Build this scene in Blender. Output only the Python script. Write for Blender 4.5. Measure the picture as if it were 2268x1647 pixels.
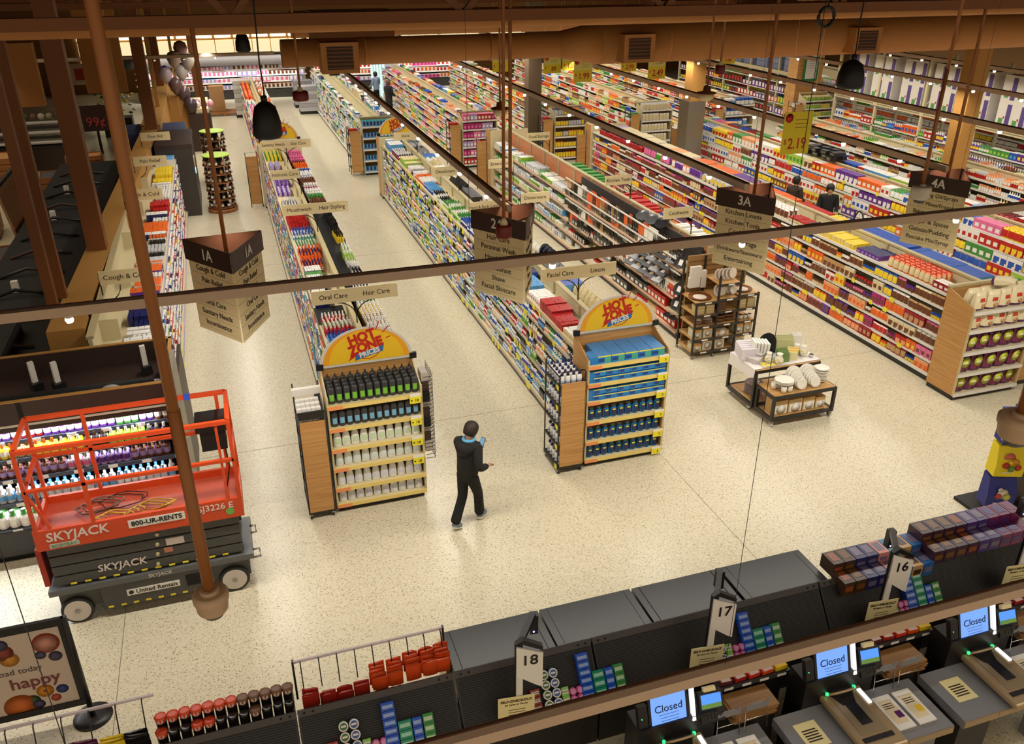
import bpy, bmesh, math, random
import numpy as np
from mathutils import Vector, Matrix, Euler
random.seed(7)
for o in list(bpy.data.objects): bpy.data.objects.remove(o)
SC = bpy.context.scene
COL = SC.collection
PI = math.pi

# ---------------------------------------------------------------- camera
W_, H_ = 2268, 1647
VY, VX, CH = (432, -114), (7450, -106), 7.5          # where the aisles and the shelf fronts vanish; eye height
_a = (VY[0]-W_/2, H_/2-VY[1]); _b = (VX[0]-W_/2, H_/2-VX[1])
FPX = math.sqrt(-(_a[0]*_b[0]+_a[1]*_b[1]))
_Y = Vector((_a[0], _a[1], FPX)).normalized(); _X = Vector((_b[0], _b[1], FPX)).normalized()
_Z = _X.cross(_Y)
if _Z.y < 0: _Z = -_Z
_Rt = Vector((_X.x, _Y.x, _Z.x)); _Up = Vector((_X.y, _Y.y, _Z.y)); _Fw = Vector((_X.z, _Y.z, _Z.z))
camd = bpy.data.cameras.new('camera'); camd.sensor_width = 36; camd.sensor_fit = 'HORIZONTAL'
camd.lens = FPX/W_*36; camd.clip_start = .05; camd.clip_end = 300
cam = bpy.data.objects.new('camera', camd); COL.objects.link(cam)
cam.matrix_world = Matrix(((_Rt.x, _Up.x, -_Fw.x, 0), (_Rt.y, _Up.y, -_Fw.y, 0), (_Rt.z, _Up.z, -_Fw.z, CH), (0, 0, 0, 1)))
SC.camera = cam
CAMP = Vector((0, 0, CH))
def seen(p, margin=60):
    d = Vector(p)-CAMP
    z = d.dot(_Fw)
    if z < .5: return None
    x = W_/2+FPX*d.dot(_Rt)/z; y = H_/2-FPX*d.dot(_Up)/z
    if x < -margin or x > W_+margin or y < -margin or y > H_+margin: return None
    return x, y, z

# ---------------------------------------------------------------- world, lights, exposure
w = bpy.data.worlds.new('World'); SC.world = w; w.use_nodes = True
w.node_tree.nodes['Background'].inputs[0].default_value = (.92, .74, .54, 1)
w.node_tree.nodes['Background'].inputs[1].default_value = .62
SC.view_settings.view_transform = 'Standard'; SC.view_settings.look = 'None'
SC.view_settings.gamma = 1; SC.view_settings.use_curve_mapping = False
SC.view_settings.exposure = 0.0
SC.cycles.max_bounces = 4; SC.cycles.diffuse_bounces = 2; SC.cycles.glossy_bounces = 2; SC.cycles.transmission_bounces = 2; SC.cycles.transparent_max_bounces = 4
SC.cycles.caustics_reflective = False; SC.cycles.caustics_refractive = False; SC.cycles.use_denoising = True; SC.cycles.adaptive_threshold = .1; SC.cycles.adaptive_min_samples = 16
WARM = (1, .93, .82)
def area(name, loc, sx, sy, power, col=WARM, rot=(0, 0, 0), spread=150):
    l = bpy.data.lights.new(name, 'AREA'); l.shape = 'RECTANGLE'; l.size = sx; l.size_y = sy; l.energy = power; l.color = col
    l.spread = math.radians(spread)
    o = bpy.data.objects.new(name, l); COL.objects.link(o); o.location = loc; o.rotation_euler = rot
    return o
RAILZ = 4.3
RAIL_X = [-.15+3.76*k for k in range(7)]
for k, x in enumerate(RAIL_X):                               # the track lamps over each aisle
    area('track_light', (x, 20.5, RAILZ-.08), .22, 18, 335)
    area('track_light', (x, 40, RAILZ-.08), .22, 17, 360)
area('track_light', (5.5, 8.8, RAILZ-.08), 17, .22, 330)
area('track_light', (4.2, 3.7, 2.95), 14, .2, 45)
area('track_light', (-6.5, 16, 4.6), 4, 14, 150, (1, .82, .58))     # lamps over the produce tables beyond the low wall
area('track_light', (-8.5, 30, 4.6), 8, 16, 220, (1, .82, .58))
for x in (27.5, 34): area('track_light', (x, 26, 5), .3, 36, 480)

# ---------------------------------------------------------------- materials
MATS = {}
def nt(name):
    m = bpy.data.materials.new(name); m.use_nodes = True
    return m, m.node_tree, m.node_tree.nodes['Principled BSDF']
def mat(name, col, rough=.5, metal=0, emit=None, estr=0, alpha=1, trans=0, noise=0, nscale=30, bump=0, coat=0):
    if name in MATS: return MATS[name]
    m, t, b = nt(name)
    b.inputs['Base Color'].default_value = (*col, 1); b.inputs['Roughness'].default_value = rough; b.inputs['Metallic'].default_value = metal
    if coat: b.inputs['Coat Weight'].default_value = coat
    if emit: m.cycles.emission_sampling = 'NONE'; b.inputs['Emission Color'].default_value = (*emit, 1); b.inputs['Emission Strength'].default_value = estr
    if alpha < 1: b.inputs['Alpha'].default_value = alpha
    if trans: b.inputs['Transmission Weight'].default_value = trans; b.inputs['IOR'].default_value = 1.1
    if noise or bump:
        tc = t.nodes.new('ShaderNodeTexCoord'); n = t.nodes.new('ShaderNodeTexNoise'); n.inputs['Scale'].default_value = nscale; n.inputs['Detail'].default_value = 4
        t.links.new(tc.outputs['Object'], n.inputs['Vector'])
        if noise:
            r = t.nodes.new('ShaderNodeMix'); r.data_type = 'RGBA'
            r.inputs[6].default_value = (*[c*(1-noise) for c in col], 1); r.inputs[7].default_value = (*[min(1, c*(1+noise)) for c in col], 1)
            t.links.new(n.outputs['Fac'], r.inputs[0]); t.links.new(r.outputs[2], b.inputs['Base Color'])
        if bump:
            bp = t.nodes.new('ShaderNodeBump'); bp.inputs['Strength'].default_value = bump; bp.inputs['Distance'].default_value = .01
            t.links.new(n.outputs['Fac'], bp.inputs['Height']); t.links.new(bp.outputs[0], b.inputs['Normal'])
    MATS[name] = m; return m
def srgb(r, g, b):
    f = lambda c: (c/255/12.92) if c <= 10 else ((c/255+.055)/1.055)**2.4
    return f(r), f(g), f(b)
def wood(name, c1, c2, scale=6, axis='Z'):
    m, t, b = nt(name); MATS[name] = m
    tc = t.nodes.new('ShaderNodeTexCoord'); mp = t.nodes.new('ShaderNodeMapping'); n = t.nodes.new('ShaderNodeTexNoise'); r = t.nodes.new('ShaderNodeValToRGB')
    mp.inputs['Scale'].default_value = {'Z': (scale*.25, scale*.25, scale*8), 'X': (scale*.2, scale*4, scale*4), 'Y': (scale*4, scale*.2, scale*4), 'V': (scale*5, scale*5, scale*.3)}[axis]
    n.inputs['Scale'].default_value = 1; n.inputs['Detail'].default_value = 5; n.inputs['Distortion'].default_value = .6
    r.color_ramp.elements[0].position = .3; r.color_ramp.elements[0].color = (*c1, 1); r.color_ramp.elements[1].position = .7; r.color_ramp.elements[1].color = (*c2, 1)
    t.links.new(tc.outputs['Object'], mp.inputs[0]); t.links.new(mp.outputs[0], n.inputs['Vector']); t.links.new(n.outputs['Fac'], r.inputs[0]); t.links.new(r.outputs[0], b.inputs['Base Color'])
    b.inputs['Roughness'].default_value = .45
    return m
def floor_mat():
    m, t, b = nt('terrazzo'); MATS['terrazzo'] = m
    N = t.nodes.new; L = t.links.new
    tc = N('ShaderNodeTexCoord')
    v1 = N('ShaderNodeTexVoronoi'); v1.inputs['Scale'].default_value = 56
    v2 = N('ShaderNodeTexVoronoi'); v2.inputs['Scale'].default_value = 95
    n1 = N('ShaderNodeTexNoise'); n1.inputs['Scale'].default_value = 26; n1.inputs['Detail'].default_value = 3
    n2 = N('ShaderNodeTexNoise'); n2.inputs['Scale'].default_value = .35; n2.inputs['Detail'].default_value = 3
    for n in (v1, v2, n1, n2): L(tc.outputs['Object'], n.inputs['Vector'])
    base = N('ShaderNodeValToRGB'); e = base.color_ramp.elements
    e[0].position = .25; e[0].color = (*srgb(208, 198, 168), 1); e[1].position = .75; e[1].color = (*srgb(227, 218, 192), 1)
    L(n1.outputs['Fac'], base.inputs[0])
    # per-cell chance of a dark chip
    s1 = N('ShaderNodeSeparateColor'); L(v1.outputs['Color'], s1.inputs[0])
    g1 = N('ShaderNodeMath'); g1.operation = 'GREATER_THAN'; g1.inputs[1].default_value = .80; L(s1.outputs[0], g1.inputs[0])
    d1 = N('ShaderNodeMath'); d1.operation = 'LESS_THAN'; d1.inputs[1].default_value = .44; L(v1.outputs['Distance'], d1.inputs[0])
    a1 = N('ShaderNodeMath'); a1.operation = 'MULTIPLY'; L(g1.outputs[0], a1.inputs[0]); L(d1.outputs[0], a1.inputs[1])
    s2 = N('ShaderNodeSeparateColor'); L(v2.outputs['Color'], s2.inputs[0])
    g2 = N('ShaderNodeMath'); g2.operation = 'GREATER_THAN'; g2.inputs[1].default_value = .8; L(s2.outputs[1], g2.inputs[0])
    d2 = N('ShaderNodeMath'); d2.operation = 'LESS_THAN'; d2.inputs[1].default_value = .4; L(v2.outputs['Distance'], d2.inputs[0])
    a2 = N('ShaderNodeMath'); a2.operation = 'MULTIPLY'; L(g2.outputs[0], a2.inputs[0]); L(d2.outputs[0], a2.inputs[1])
    m1 = N('ShaderNodeMix'); m1.data_type = 'RGBA'; m1.inputs[7].default_value = (*srgb(158, 140, 110), 1); L(a1.outputs[0], m1.inputs[0]); L(base.outputs[0], m1.inputs[6])
    m2 = N('ShaderNodeMix'); m2.data_type = 'RGBA'; m2.inputs[7].default_value = (*srgb(186, 170, 140), 1); L(a2.outputs[0], m2.inputs[0]); L(m1.outputs[2], m2.inputs[6])
    L(m2.outputs[2], b.inputs['Base Color'])
    rr = N('ShaderNodeMapRange'); rr.inputs['To Min'].default_value = .24; rr.inputs['To Max'].default_value = .3; L(n2.outputs['Fac'], rr.inputs[0]); L(rr.outputs[0], b.inputs['Roughness'])
    b.inputs['Specular IOR Level'].default_value = .35
    return m
def printed(name, rough):
    """Colours printed on packages, carried by the faces themselves."""
    m, t, b = nt(name); MATS[name] = m
    a = t.nodes.new('ShaderNodeAttribute'); a.attribute_name = 'Col'
    t.links.new(a.outputs['Color'], b.inputs['Base Color']); b.inputs['Roughness'].default_value = rough
    return m
PRINT = printed('printed_package', .38); floor_mat()
cream = mat('cream_metal', srgb(214, 200, 160), .45)
creamd = mat('cream_trim', srgb(196, 180, 136), .45)
signc = mat('cream_sign', srgb(230, 212, 164), .55)
white = mat('white_plastic', srgb(236, 232, 222), .4)
whitem = mat('white_metal', srgb(226, 222, 214), .4)
black = mat('black_plastic', srgb(22, 20, 19), .4)
blackm = mat('black_metal', srgb(34, 31, 28), .38)
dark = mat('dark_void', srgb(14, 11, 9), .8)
browns = mat('dark_brown_panel', srgb(58, 42, 36), .45)
brownsign = mat('brown_sign_band', srgb(52, 30, 24), .35)
copper = mat('copper_inner', srgb(150, 104, 84), .35)
ink = mat('brown_ink', srgb(52, 38, 28), .6)
steel = mat('steel', srgb(150, 146, 140), .28, .9)
steeld = mat('dark_steel', srgb(70, 68, 66), .4, .7)
chrome = mat('chrome', srgb(215, 215, 215), .15, 1)
orange = mat('lift_orange', srgb(214, 76, 34), .38, noise=.12, nscale=9)
deckm = mat('lift_deck', srgb(190, 82, 58), .55, noise=.1, nscale=14)
liftg = mat('lift_grey', srgb(74, 72, 70), .5, noise=.15, nscale=8)
tyre = mat('tyre', srgb(44, 44, 42), .7)
tan = mat('tan_paint', srgb(176, 128, 62), .6, noise=.06, nscale=5)
tanp = mat('brown_paint', srgb(122, 70, 24), .6)
roofb = mat('roof_brown', srgb(58, 30, 13), .8)
ductm = mat('duct_tan', srgb(186, 126, 66), .6)
railm = mat('rail_metal', srgb(196, 170, 146), .45); railt = mat('rail_top', srgb(84, 56, 40), .5)
polem = mat('pole_paint', srgb(150, 92, 42), .5)
yellow = mat('yellow_paper', srgb(238, 218, 40), .5); tagy = mat('yellow_tag', srgb(236, 222, 40), .5)
red = mat('red_ink', srgb(196, 36, 22), .5); blue = mat('blue_ink', srgb(38, 116, 182), .5)
peach = mat('price_strip', srgb(232, 206, 120), .5)
gold = mat('sign_yellow', srgb(240, 196, 36), .5); goldo = mat('sign_orange', srgb(238, 164, 30), .5); dome = mat('sign_rim', srgb(214, 208, 198), .5)
maple = wood('maple_veneer', srgb(176, 124, 66), srgb(206, 158, 96), 5)
oakx = wood('oak_board', srgb(176, 130, 74), srgb(206, 164, 104), 5, 'X')
crate = wood('crate_wood', srgb(140, 84, 40), srgb(178, 116, 60), 5, 'X')
board = wood('dark_board', srgb(104, 66, 32), srgb(134, 88, 46), 3, 'V')
lensm = mat('lamp_lens', (1, 1, 1), .4, emit=(1, .97, .92), estr=7)
skin = mat('skin', srgb(196, 146, 112), .55)

# ---------------------------------------------------------------- mesh helpers
class MB:
    """Collects simple solids and links them as one mesh."""
    def __init__(s): s.v = []; s.f = []; s.m = []; s.sm = []
    def add(s, vs, fs, mi=0, smooth=False):
        k = len(s.v); s.v += [tuple(v) for v in vs]; s.f += [tuple(i+k for i in f) for f in fs]; s.m += [mi]*len(fs); s.sm += [smooth]*len(fs); return s
    def box(s, x0, x1, y0, y1, z0, z1, mi=0):
        vs = [(x0, y0, z0), (x1, y0, z0), (x1, y1, z0), (x0, y1, z0), (x0, y0, z1), (x1, y0, z1), (x1, y1, z1), (x0, y1, z1)]
        return s.add(vs, [(0, 3, 2, 1), (4, 5, 6, 7), (0, 1, 5, 4), (1, 2, 6, 5), (2, 3, 7, 6), (3, 0, 4, 7)], mi)
    def bar(s, p, q, wd, ht=None, mi=0, up=(0, 0, 1)):
        p = Vector(p); q = Vector(q); ht = ht or wd; d = (q-p).normalized(); u = Vector(up)
        if abs(d.dot(u)) > .98: u = Vector((0, 1, 0))
        r = d.cross(u).normalized()*wd/2; t = r.cross(d).normalized()*ht/2
        vs = [p-r-t, p+r-t, p+r+t, p-r+t, q-r-t, q+r-t, q+r+t, q-r+t]
        return s.add(vs, [(0, 1, 2, 3), (7, 6, 5, 4), (0, 4, 5, 1), (1, 5, 6, 2), (2, 6, 7, 3), (3, 7, 4, 0)], mi)
    def tube(s, pts, r, n=8, mi=0, smooth=True):
        pts = [Vector(p) for p in pts]; rs = r if isinstance(r, (list, tuple)) else [r]*len(pts); vs = []; fs = []
        for i, p in enumerate(pts):
            d = (pts[min(i+1, len(pts)-1)]-pts[max(i-1, 0)]).normalized()
            u = Vector((0, 0, 1)) if abs(d.z) < .95 else Vector((1, 0, 0))
            a = d.cross(u).normalized(); b = d.cross(a).normalized()
            vs += [p+(a*math.cos(2*PI*k/n)+b*math.sin(2*PI*k/n))*rs[i] for k in range(n)]
        for i in range(len(pts)-1):
            fs += [(i*n+k, i*n+(k+1) % n, (i+1)*n+(k+1) % n, (i+1)*n+k) for k in range(n)]
        fs += [tuple(range(n-1, -1, -1)), tuple((len(pts)-1)*n+k for k in range(n))]
        return s.add(vs, fs, mi, smooth)
    def lathe(s, prof, n=12, c=(0, 0, 0), mi=0, smooth=True, axis='Z', mis=None):
        vs = []; fs = []; ms = []
        for r, z in prof:
            for k in range(n):
                a = 2*PI*k/n; x, y = r*math.cos(a), r*math.sin(a)
                vs.append({'Z': (c[0]+x, c[1]+y, c[2]+z), 'Y': (c[0]+x, c[1]+z, c[2]+y), 'X': (c[0]+z, c[1]+x, c[2]+y)}[axis])
        for i in range(len(prof)-1):
            for k in range(n):
                fs.append((i*n+k, i*n+(k+1) % n, (i+1)*n+(k+1) % n, (i+1)*n+k)); ms.append(mis[i] if mis else mi)
        fs += [tuple(range(n-1, -1, -1)), tuple((len(prof)-1)*n+k for k in range(n))]; ms += [ms[0], ms[-1]]
        if axis == 'Y': fs = [f[::-1] for f in fs]
        k0 = len(s.v); s.v += vs; s.f += [tuple(i+k0 for i in f) for f in fs]; s.m += ms; s.sm += [smooth]*(len(fs)-2)+[False]*2
        return s
    def prism(s, poly, y0, y1, mi=0):
        """poly in (x, z), pushed along y"""
        n = len(poly)
        vs = [(x, y0, z) for x, z in poly]+[(x, y1, z) for x, z in poly]
        fs = [tuple(range(n)), tuple(range(2*n-1, n-1, -1))]+[(i, n+i, n+(i+1) % n, (i+1) % n) for i in range(n)]
        return s.add(vs, fs, mi)
    def build(s, name, mats, parent=None, loc=None, rot=None):
        me = bpy.data.meshes.new(name); me.from_pydata(s.v, [], s.f)
        mats = mats if isinstance(mats, (list, tuple)) else [mats]
        for m in mats: me.materials.append(m)
        me.polygons.foreach_set('material_index', s.m); me.polygons.foreach_set('use_smooth', s.sm); me.update()
        o = bpy.data.objects.new(name, me); COL.objects.link(o)
        if parent: o.parent = parent
        if loc is not None: o.location = loc
        if rot is not None: o.rotation_euler = rot
        return o
def box(name, m, parent, x0, x1, y0, y1, z0, z1): return MB().box(x0, x1, y0, y1, z0, z1).build(name, m, parent)
def thing(name, label, cat, loc=(0, 0, 0), rz=0, group=None):
    o = bpy.data.objects.new(name, None); COL.objects.link(o); o.location = loc; o.rotation_euler = (0, 0, rz); o.empty_display_size = .1
    o['label'] = label; o['category'] = cat
    if group: o['group'] = group
    return o
def tag(o, label, cat, group=None):
    o['label'] = label; o['category'] = cat
    if group: o['group'] = group
    return o
def struct(o, label=None):
    o['kind'] = 'structure'
    if label: o['label'] = label
    return o
_O1 = ['', 'first', 'second', 'third', 'fourth', 'fifth', 'sixth', 'seventh', 'eighth', 'ninth', 'tenth', 'eleventh', 'twelfth', 'thirteenth', 'fourteenth', 'fifteenth', 'sixteenth', 'seventeenth', 'eighteenth', 'nineteenth']
_T1 = ['', '', 'twenty', 'thirty', 'forty', 'fifty', 'sixty', 'seventy', 'eighty', 'ninety']
def nth(n):
    if n < 20: return _O1[n]
    if n < 100: return (_T1[n//10][:-1]+'ieth') if n % 10 == 0 else _T1[n//10]+'-'+_O1[n % 10]
    return ['', 'hundred', 'two-hundred', 'three-hundred', 'four-hundred'][min(4, n//100)]+('th' if n % 100 == 0 else '-and-'+nth(n % 100))
def dup(root, loc=None, rz=None, label=None, group=None, parent=None):
    r = root.copy(); COL.objects.link(r); r.parent = parent
    if loc is not None: r.location = loc
    if rz is not None: r.rotation_euler = (0, 0, rz)
    if label: r['label'] = label
    if group: r['group'] = group
    for ch in root.children: dup(ch, parent=r)
    return r
TXT = {}
def text(body, size, m, parent, loc, rot=(PI/2, 0, 0), align='CENTER', name='lettering', ext=.0015, shear=0, sx=1, off=0):
    key = (body, size, m.name, ext, shear, off)
    if key not in TXT:
        c = bpy.data.curves.new(name, 'FONT'); c.body = body; c.size = size; c.align_x = align; c.align_y = 'CENTER'; c.extrude = ext; c.resolution_u = 3; c.shear = shear; c.offset = off
        o = bpy.data.objects.new(name, c); TXT[key] = bpy.data.meshes.new_from_object(o); bpy.data.objects.remove(o); TXT[key].materials.clear(); TXT[key].materials.append(m); TXT[key].name = name
    o = bpy.data.objects.new(name, TXT[key]); COL.objects.link(o); o.parent = parent; o.location = loc; o.rotation_euler = rot; o.scale = (sx, 1, 1)
    return o

# ================================================================ the setting
fl = MB().add([(-24, -1, 0), (40, -1, 0), (40, 62, 0), (-24, 62, 0)], [(0, 1, 2, 3)]).build('floor', MATS['terrazzo']); struct(fl, 'speckled beige terrazzo shop floor')
jm = mat('joint', srgb(120, 108, 92), .7)
for i, (a, b) in enumerate((((-24, 12.9), (40, 12.9)), ((-24, 22.4), (40, 22.4)), ((-24, 4.2), (40, 4.2)), ((6.15, -1), (6.15, 12.9)), ((-2.0, -1), (-2.0, 60)), ((14.2, -1), (14.2, 12.9)))):
    MB().bar((*a, .0008), (*b, .0008), .007, .0012).build('joint_line', jm, fl)
# roof deck with open-web joists
ceil_ = MB().box(-24, 40, 2, 62, 8.6, 8.7).build('ceiling', roofb); struct(ceil_, 'dark brown roof deck above the joists')
for y in [4.5+.75*k for k in range(26)]:
    MB().box(-24, 40, y-.06, y+.06, 8.52, 8.6).build('deck_rib', roofb, ceil_)
def joist(y, zb, zt, x0=-16, x1=34, step=1.25):
    t = thing('roof_joist', 'brown open web steel joist spanning the store %s' % joist.where.pop(0), 'joist', (0, y, 0), 0, 'open web roof joists')
    MB().bar((x0, 0, zb), (x1, 0, zb), .13, .12).build('bottom_chord', tanp, t)
    MB().bar((x0, 0, zt), (x1, 0, zt), .13, .12).build('top_chord', tanp, t)
    n = int((x1-x0)/step); 
    for i in range(n):
        xa = x0+i*step
        if -9 < xa < 16 or y > 15:
            if seen((xa+.6, y, zb+.3), 200):
                MB().bar((xa, 0, zb if i % 2 else zt), (xa+step, 0, zt if i % 2 else zb), .07).build('web_bar', tanp, t)
    return t
joist.where = ['nearest the balcony', 'just before the big duct', 'above the far end of the big duct', 'over the cross aisle', 'over the back shelves', 'near the back wall']
for y, zb in ((10.0, 6.83), (13.6, 6.95), (19.6, 6.5), (27, 6.3), (36, 6.2), (45, 6.2)): joist(y, zb, zb+1.5)
# girder pipe under the joists, and the second duct behind
tag(MB().tube([(-16, 12.6, 6.58), (36, 12.6, 6.58)], .1, 10).build('sprinkler_main', ductm), 'long tan pipe running under the joists across the store', 'pipe')
# ducts
def duct(y, z, segs, label, r0=None):
    t = thing('air_duct', label, 'duct', (segs[0][0], y, z))
    x00 = segs[0][0]
    for (xa, ra), (xb, rb) in zip(segs, segs[1:]):
        MB().lathe([(ra, xa-x00), (rb, xb-x00)], 24, axis='X').build('duct_section', ductm, t)
        if xb-xa > 2:
            for x in np.arange(xa+1.6, xb, 2.6): MB().lathe([(ra+.012, x-x00-.03), (ra+.012, x-x00+.03)], 24, axis='X').build('duct_seam', ductm, t)
    return t
d1 = duct(18, 5.68, [(1.3, .26), (7.0, .26), (7.9, .43), (30, .43)], 'big tan round duct with square vents crossing the whole store')
vg = mat('vent_grille', srgb(60, 40, 26), .6)
for x, r in ((2.35, .26), (8.6, .43), (14.4, .43), (20.2, .43)):
    p = MB().box(x-1.3-.36, x-1.3+.36, -r-.28, -r+.12, -.34, .22).build('vent_box', ductm, d1)
    q = MB().box(x-1.3-.25, x-1.3+.25, -r-.285, -r-.27, -.27, .15).build('vent_grille', vg, p)
    for k in range(6): MB().box(x-1.3-.25, x-1.3+.25, -r-.295, -r-.285, -.25+k*.07, -.225+k*.07).build('louvre', tanp, q)
duct(26, 5.62, [(2.2, .35), (34, .35)], 'tan round duct behind the big vented duct')
# square boxes of ductwork behind
tag(MB().box(2.3, 4.2, 21.4, 22.4, 5.35, 6.2).build('duct_box', tanp), 'dark brown sheet metal box above the left end of the duct', 'duct')
tag(MB().box(11.2, 13.4, 21.4, 22.4, 5.6, 6.3).build('duct_box', tanp), 'dark brown sheet metal box above the middle of the duct', 'duct')
# back wall with the lit cream frieze
bw = MB().box(-24, 40, 56, 56.2, 0, 8.6).build('wall_back', mat('back_wall', srgb(150, 104, 56), .7)); struct(bw, 'tan back wall of the store')
friez = mat('frieze_panel', srgb(240, 222, 160), .6, emit=(1, .84, .5), estr=.95)
for k in range(26):
    x = -7+k*1.05
    MB().box(x, x+1.0, 55.9, 56, 1.6, 2.72).build('frieze_panel', friez, bw)
for k in range(26):
    x = -7+k*1.05
    MB().box(x, x+.9, 55.86, 56, 2.84, 3.14).build('frieze_light', mat('frieze_lamp', (1, .9, .6), .6, emit=(1, .86, .5), estr=2.2), bw)
lw = MB().box(-20.2, -20, 2, 60, 0, 8.6).build('wall_left', mat('left_wall', srgb(92, 56, 30), .8)); struct(lw)
rw = MB().box(38, 38.2, 2, 60, 0, 8.6).build('wall_right', mat('right_wall', srgb(150, 112, 70), .8)); struct(rw)
# the low tan wall between the produce hall and aisle one, with the posts standing on it
kx0, kx1 = -2.95, -2.5
kw = MB().add([(kx0, 14.1, 0), (kx1, 14.1, 0), (kx1+.5, 31, 0), (kx0+.5, 31, 0), (kx0, 14.1, 2.25), (kx1, 14.1, 2.25), (kx1+.5, 31, 2.25), (kx0+.5, 31, 2.25)],
              [(0, 3, 2, 1), (4, 5, 6, 7), (0, 1, 5, 4), (1, 2, 6, 5), (2, 3, 7, 6), (3, 0, 4, 7)]).build('partition_wall', tan); struct(kw, 'low tan wall beside aisle one')
kw2 = MB().box(kx0-.03, kx1+.06, 13.55, 14.1, 1.0, 2.25).build('partition_wall_end', tan); struct(kw2)
for i, (x, y, sx, sy, m) in enumerate(((-2.62, 17.75, .34, .34, tanp), (-2.98, 14.5, .15, .15, tanp), (-2.93, 15.1, .15, .15, tanp), (-2.62, 26.6, .16, .16, tan), (-2.15, 30.6, .36, .36, tanp), (-2.1, 34.8, .14, .14, tan), (-2.2, 40.5, .3, .3, tanp), (-1.7, 44, .12, .12, tan))):
    zb = 2.25 if y < 31 else 0
    struct(MB().box(x-sx/2, x+sx/2, y-sy/2, y+sy/2, zb, 8.5).build('wall_post', m), 'brown post rising from the low wall')
struct(MB().box(-2.5, -1.9, 31, 42, 0, 2.3).build('partition_wall_far', tan))
# columns
def column(x, y, sx, m, zw=None, label='', zb=0):
    t = MB().box(x-sx/2, x+sx/2, y-sx/2, y+sx/2, zb, 8.5).build('column', m); struct(t, label)
    if zw: 
        MB().box(x-sx/2-.09, x+sx/2+.09, y-sx/2-.09, y+sx/2+.09, 0, zw).build('column_wrap', steel, t)
    MB().box(x-sx/2-.02, x+sx/2+.02, y-sx/2-.05, y-sx/2, zb, 8.5).build('column_flange', m, t)
    return t
column(19.4, 18.95, .42, tan, 1.95, 'tan column with steel wrap beside the paper towels')
column(15.35, 26.6, .46, tan, 2.9, 'tan column with tall steel wrap among the shelves')
column(11.85, 33.0, .5, mat('grey_column', srgb(110, 92, 72), .5), None, 'grey column beside the yellow price signs')
column(-.9, 49.6, .3, tanp, None, 'slim brown column far down aisle one')
# wood-faced column carrying the green framed notice
wc = struct(MB().box(24.2, 25.5, 33.2, 33.9, 0, 8.5).build('column', maple), 'maple faced column with the green framed notice')
t = thing('framed_notice', 'green framed white notice on the maple column', 'sign', (24.85, 33.19, 3.1))
MB().box(-.36, .36, -.04, 0, -.8, .85).build('frame', mat('green_frame', srgb(40, 130, 70), .5), t)
MB().box(-.27, .27, -.05, -.03, -.7, .76).build('notice', white, t)
MB().lathe([(.001, 0), (.13, .004), (.001, .008)], 12, (0, -.05, .5), axis='Y').build('leaf_emblem', mat('green_ink', srgb(60, 150, 80), .6), t)
for k in range(7): MB().box(-.16+.02*(k % 3), .16-.02*(k % 2), -.053, -.05, .28-k*.09, .295-k*.09).build('print_line', mat('grey_ink', srgb(150, 150, 146), .6), t)

# ================================================================ people
def grown(name, joints, bones, m, parent, sub=2, root=0):
    """One continuous surface grown round a chain of joints: joints = {key: (x, y, z, rx[, ry])}."""
    keys = list(joints); me = bpy.data.meshes.new(name); me.from_pydata([joints[k][:3] for k in keys], [(keys.index(a), keys.index(b)) for a, b in bones], []); me.update()
    o = bpy.data.objects.new(name, me); COL.objects.link(o)
    sk = o.modifiers.new('skin', 'SKIN'); sk.use_smooth_shade = True; ss = o.modifiers.new('sub', 'SUBSURF'); ss.levels = sub; ss.render_levels = sub
    for i, k in enumerate(keys):
        r = joints[k][3:]; d = me.skin_vertices[0].data[i]; d.radius = (r[0], r[1] if len(r) > 1 else r[0]); d.use_root = (i == root)
    dg = bpy.context.evaluated_depsgraph_get(); nm_ = bpy.data.meshes.new_from_object(o.evaluated_get(dg)); o.modifiers.clear(); o.data = nm_; nm_.materials.clear(); nm_.materials.append(m)
    for p in nm_.polygons: p.use_smooth = True
    o.parent = parent; return o
def hand(J, B, tagk, wrist, d, side, up=Vector((0, 0, 1)), curl=.5):
    """Palm and five bent fingers added to the body chain."""
    d = Vector(d).normalized(); w_ = Vector(wrist); s_ = d.cross(up).normalized()*side; dn = d.cross(s_).normalized()
    if dn.z > 0: dn = -dn
    pm = w_+d*.055; J[tagk+'p'] = (*pm, .034, .016); B.append((tagk+'w', tagk+'p'))
    for i, (off, ln) in enumerate(((-.027, .062), (-.009, .072), (.009, .068), (.026, .052))):
        a = pm+d*.035+s_*off; b = a+d*ln*.5+dn*ln*.3*curl*2; c = b+d*ln*.2+dn*ln*.5*curl*2
        J['%sf%da' % (tagk, i)] = (*a, .0095); J['%sf%db' % (tagk, i)] = (*b, .0088); J['%sf%dc' % (tagk, i)] = (*c, .0075); B += [(tagk+'p', '%sf%da' % (tagk, i)), ('%sf%da' % (tagk, i), '%sf%db' % (tagk, i)), ('%sf%db' % (tagk, i), '%sf%dc' % (tagk, i))]
    a = w_+d*.03-s_*.035; b = a+d*.035-s_*.012+dn*.012; J[tagk+'t'] = (*a, .012); J[tagk+'t2'] = (*b, .009); B += [(tagk+'w', tagk+'t'), (tagk+'t', tagk+'t2')]
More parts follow.
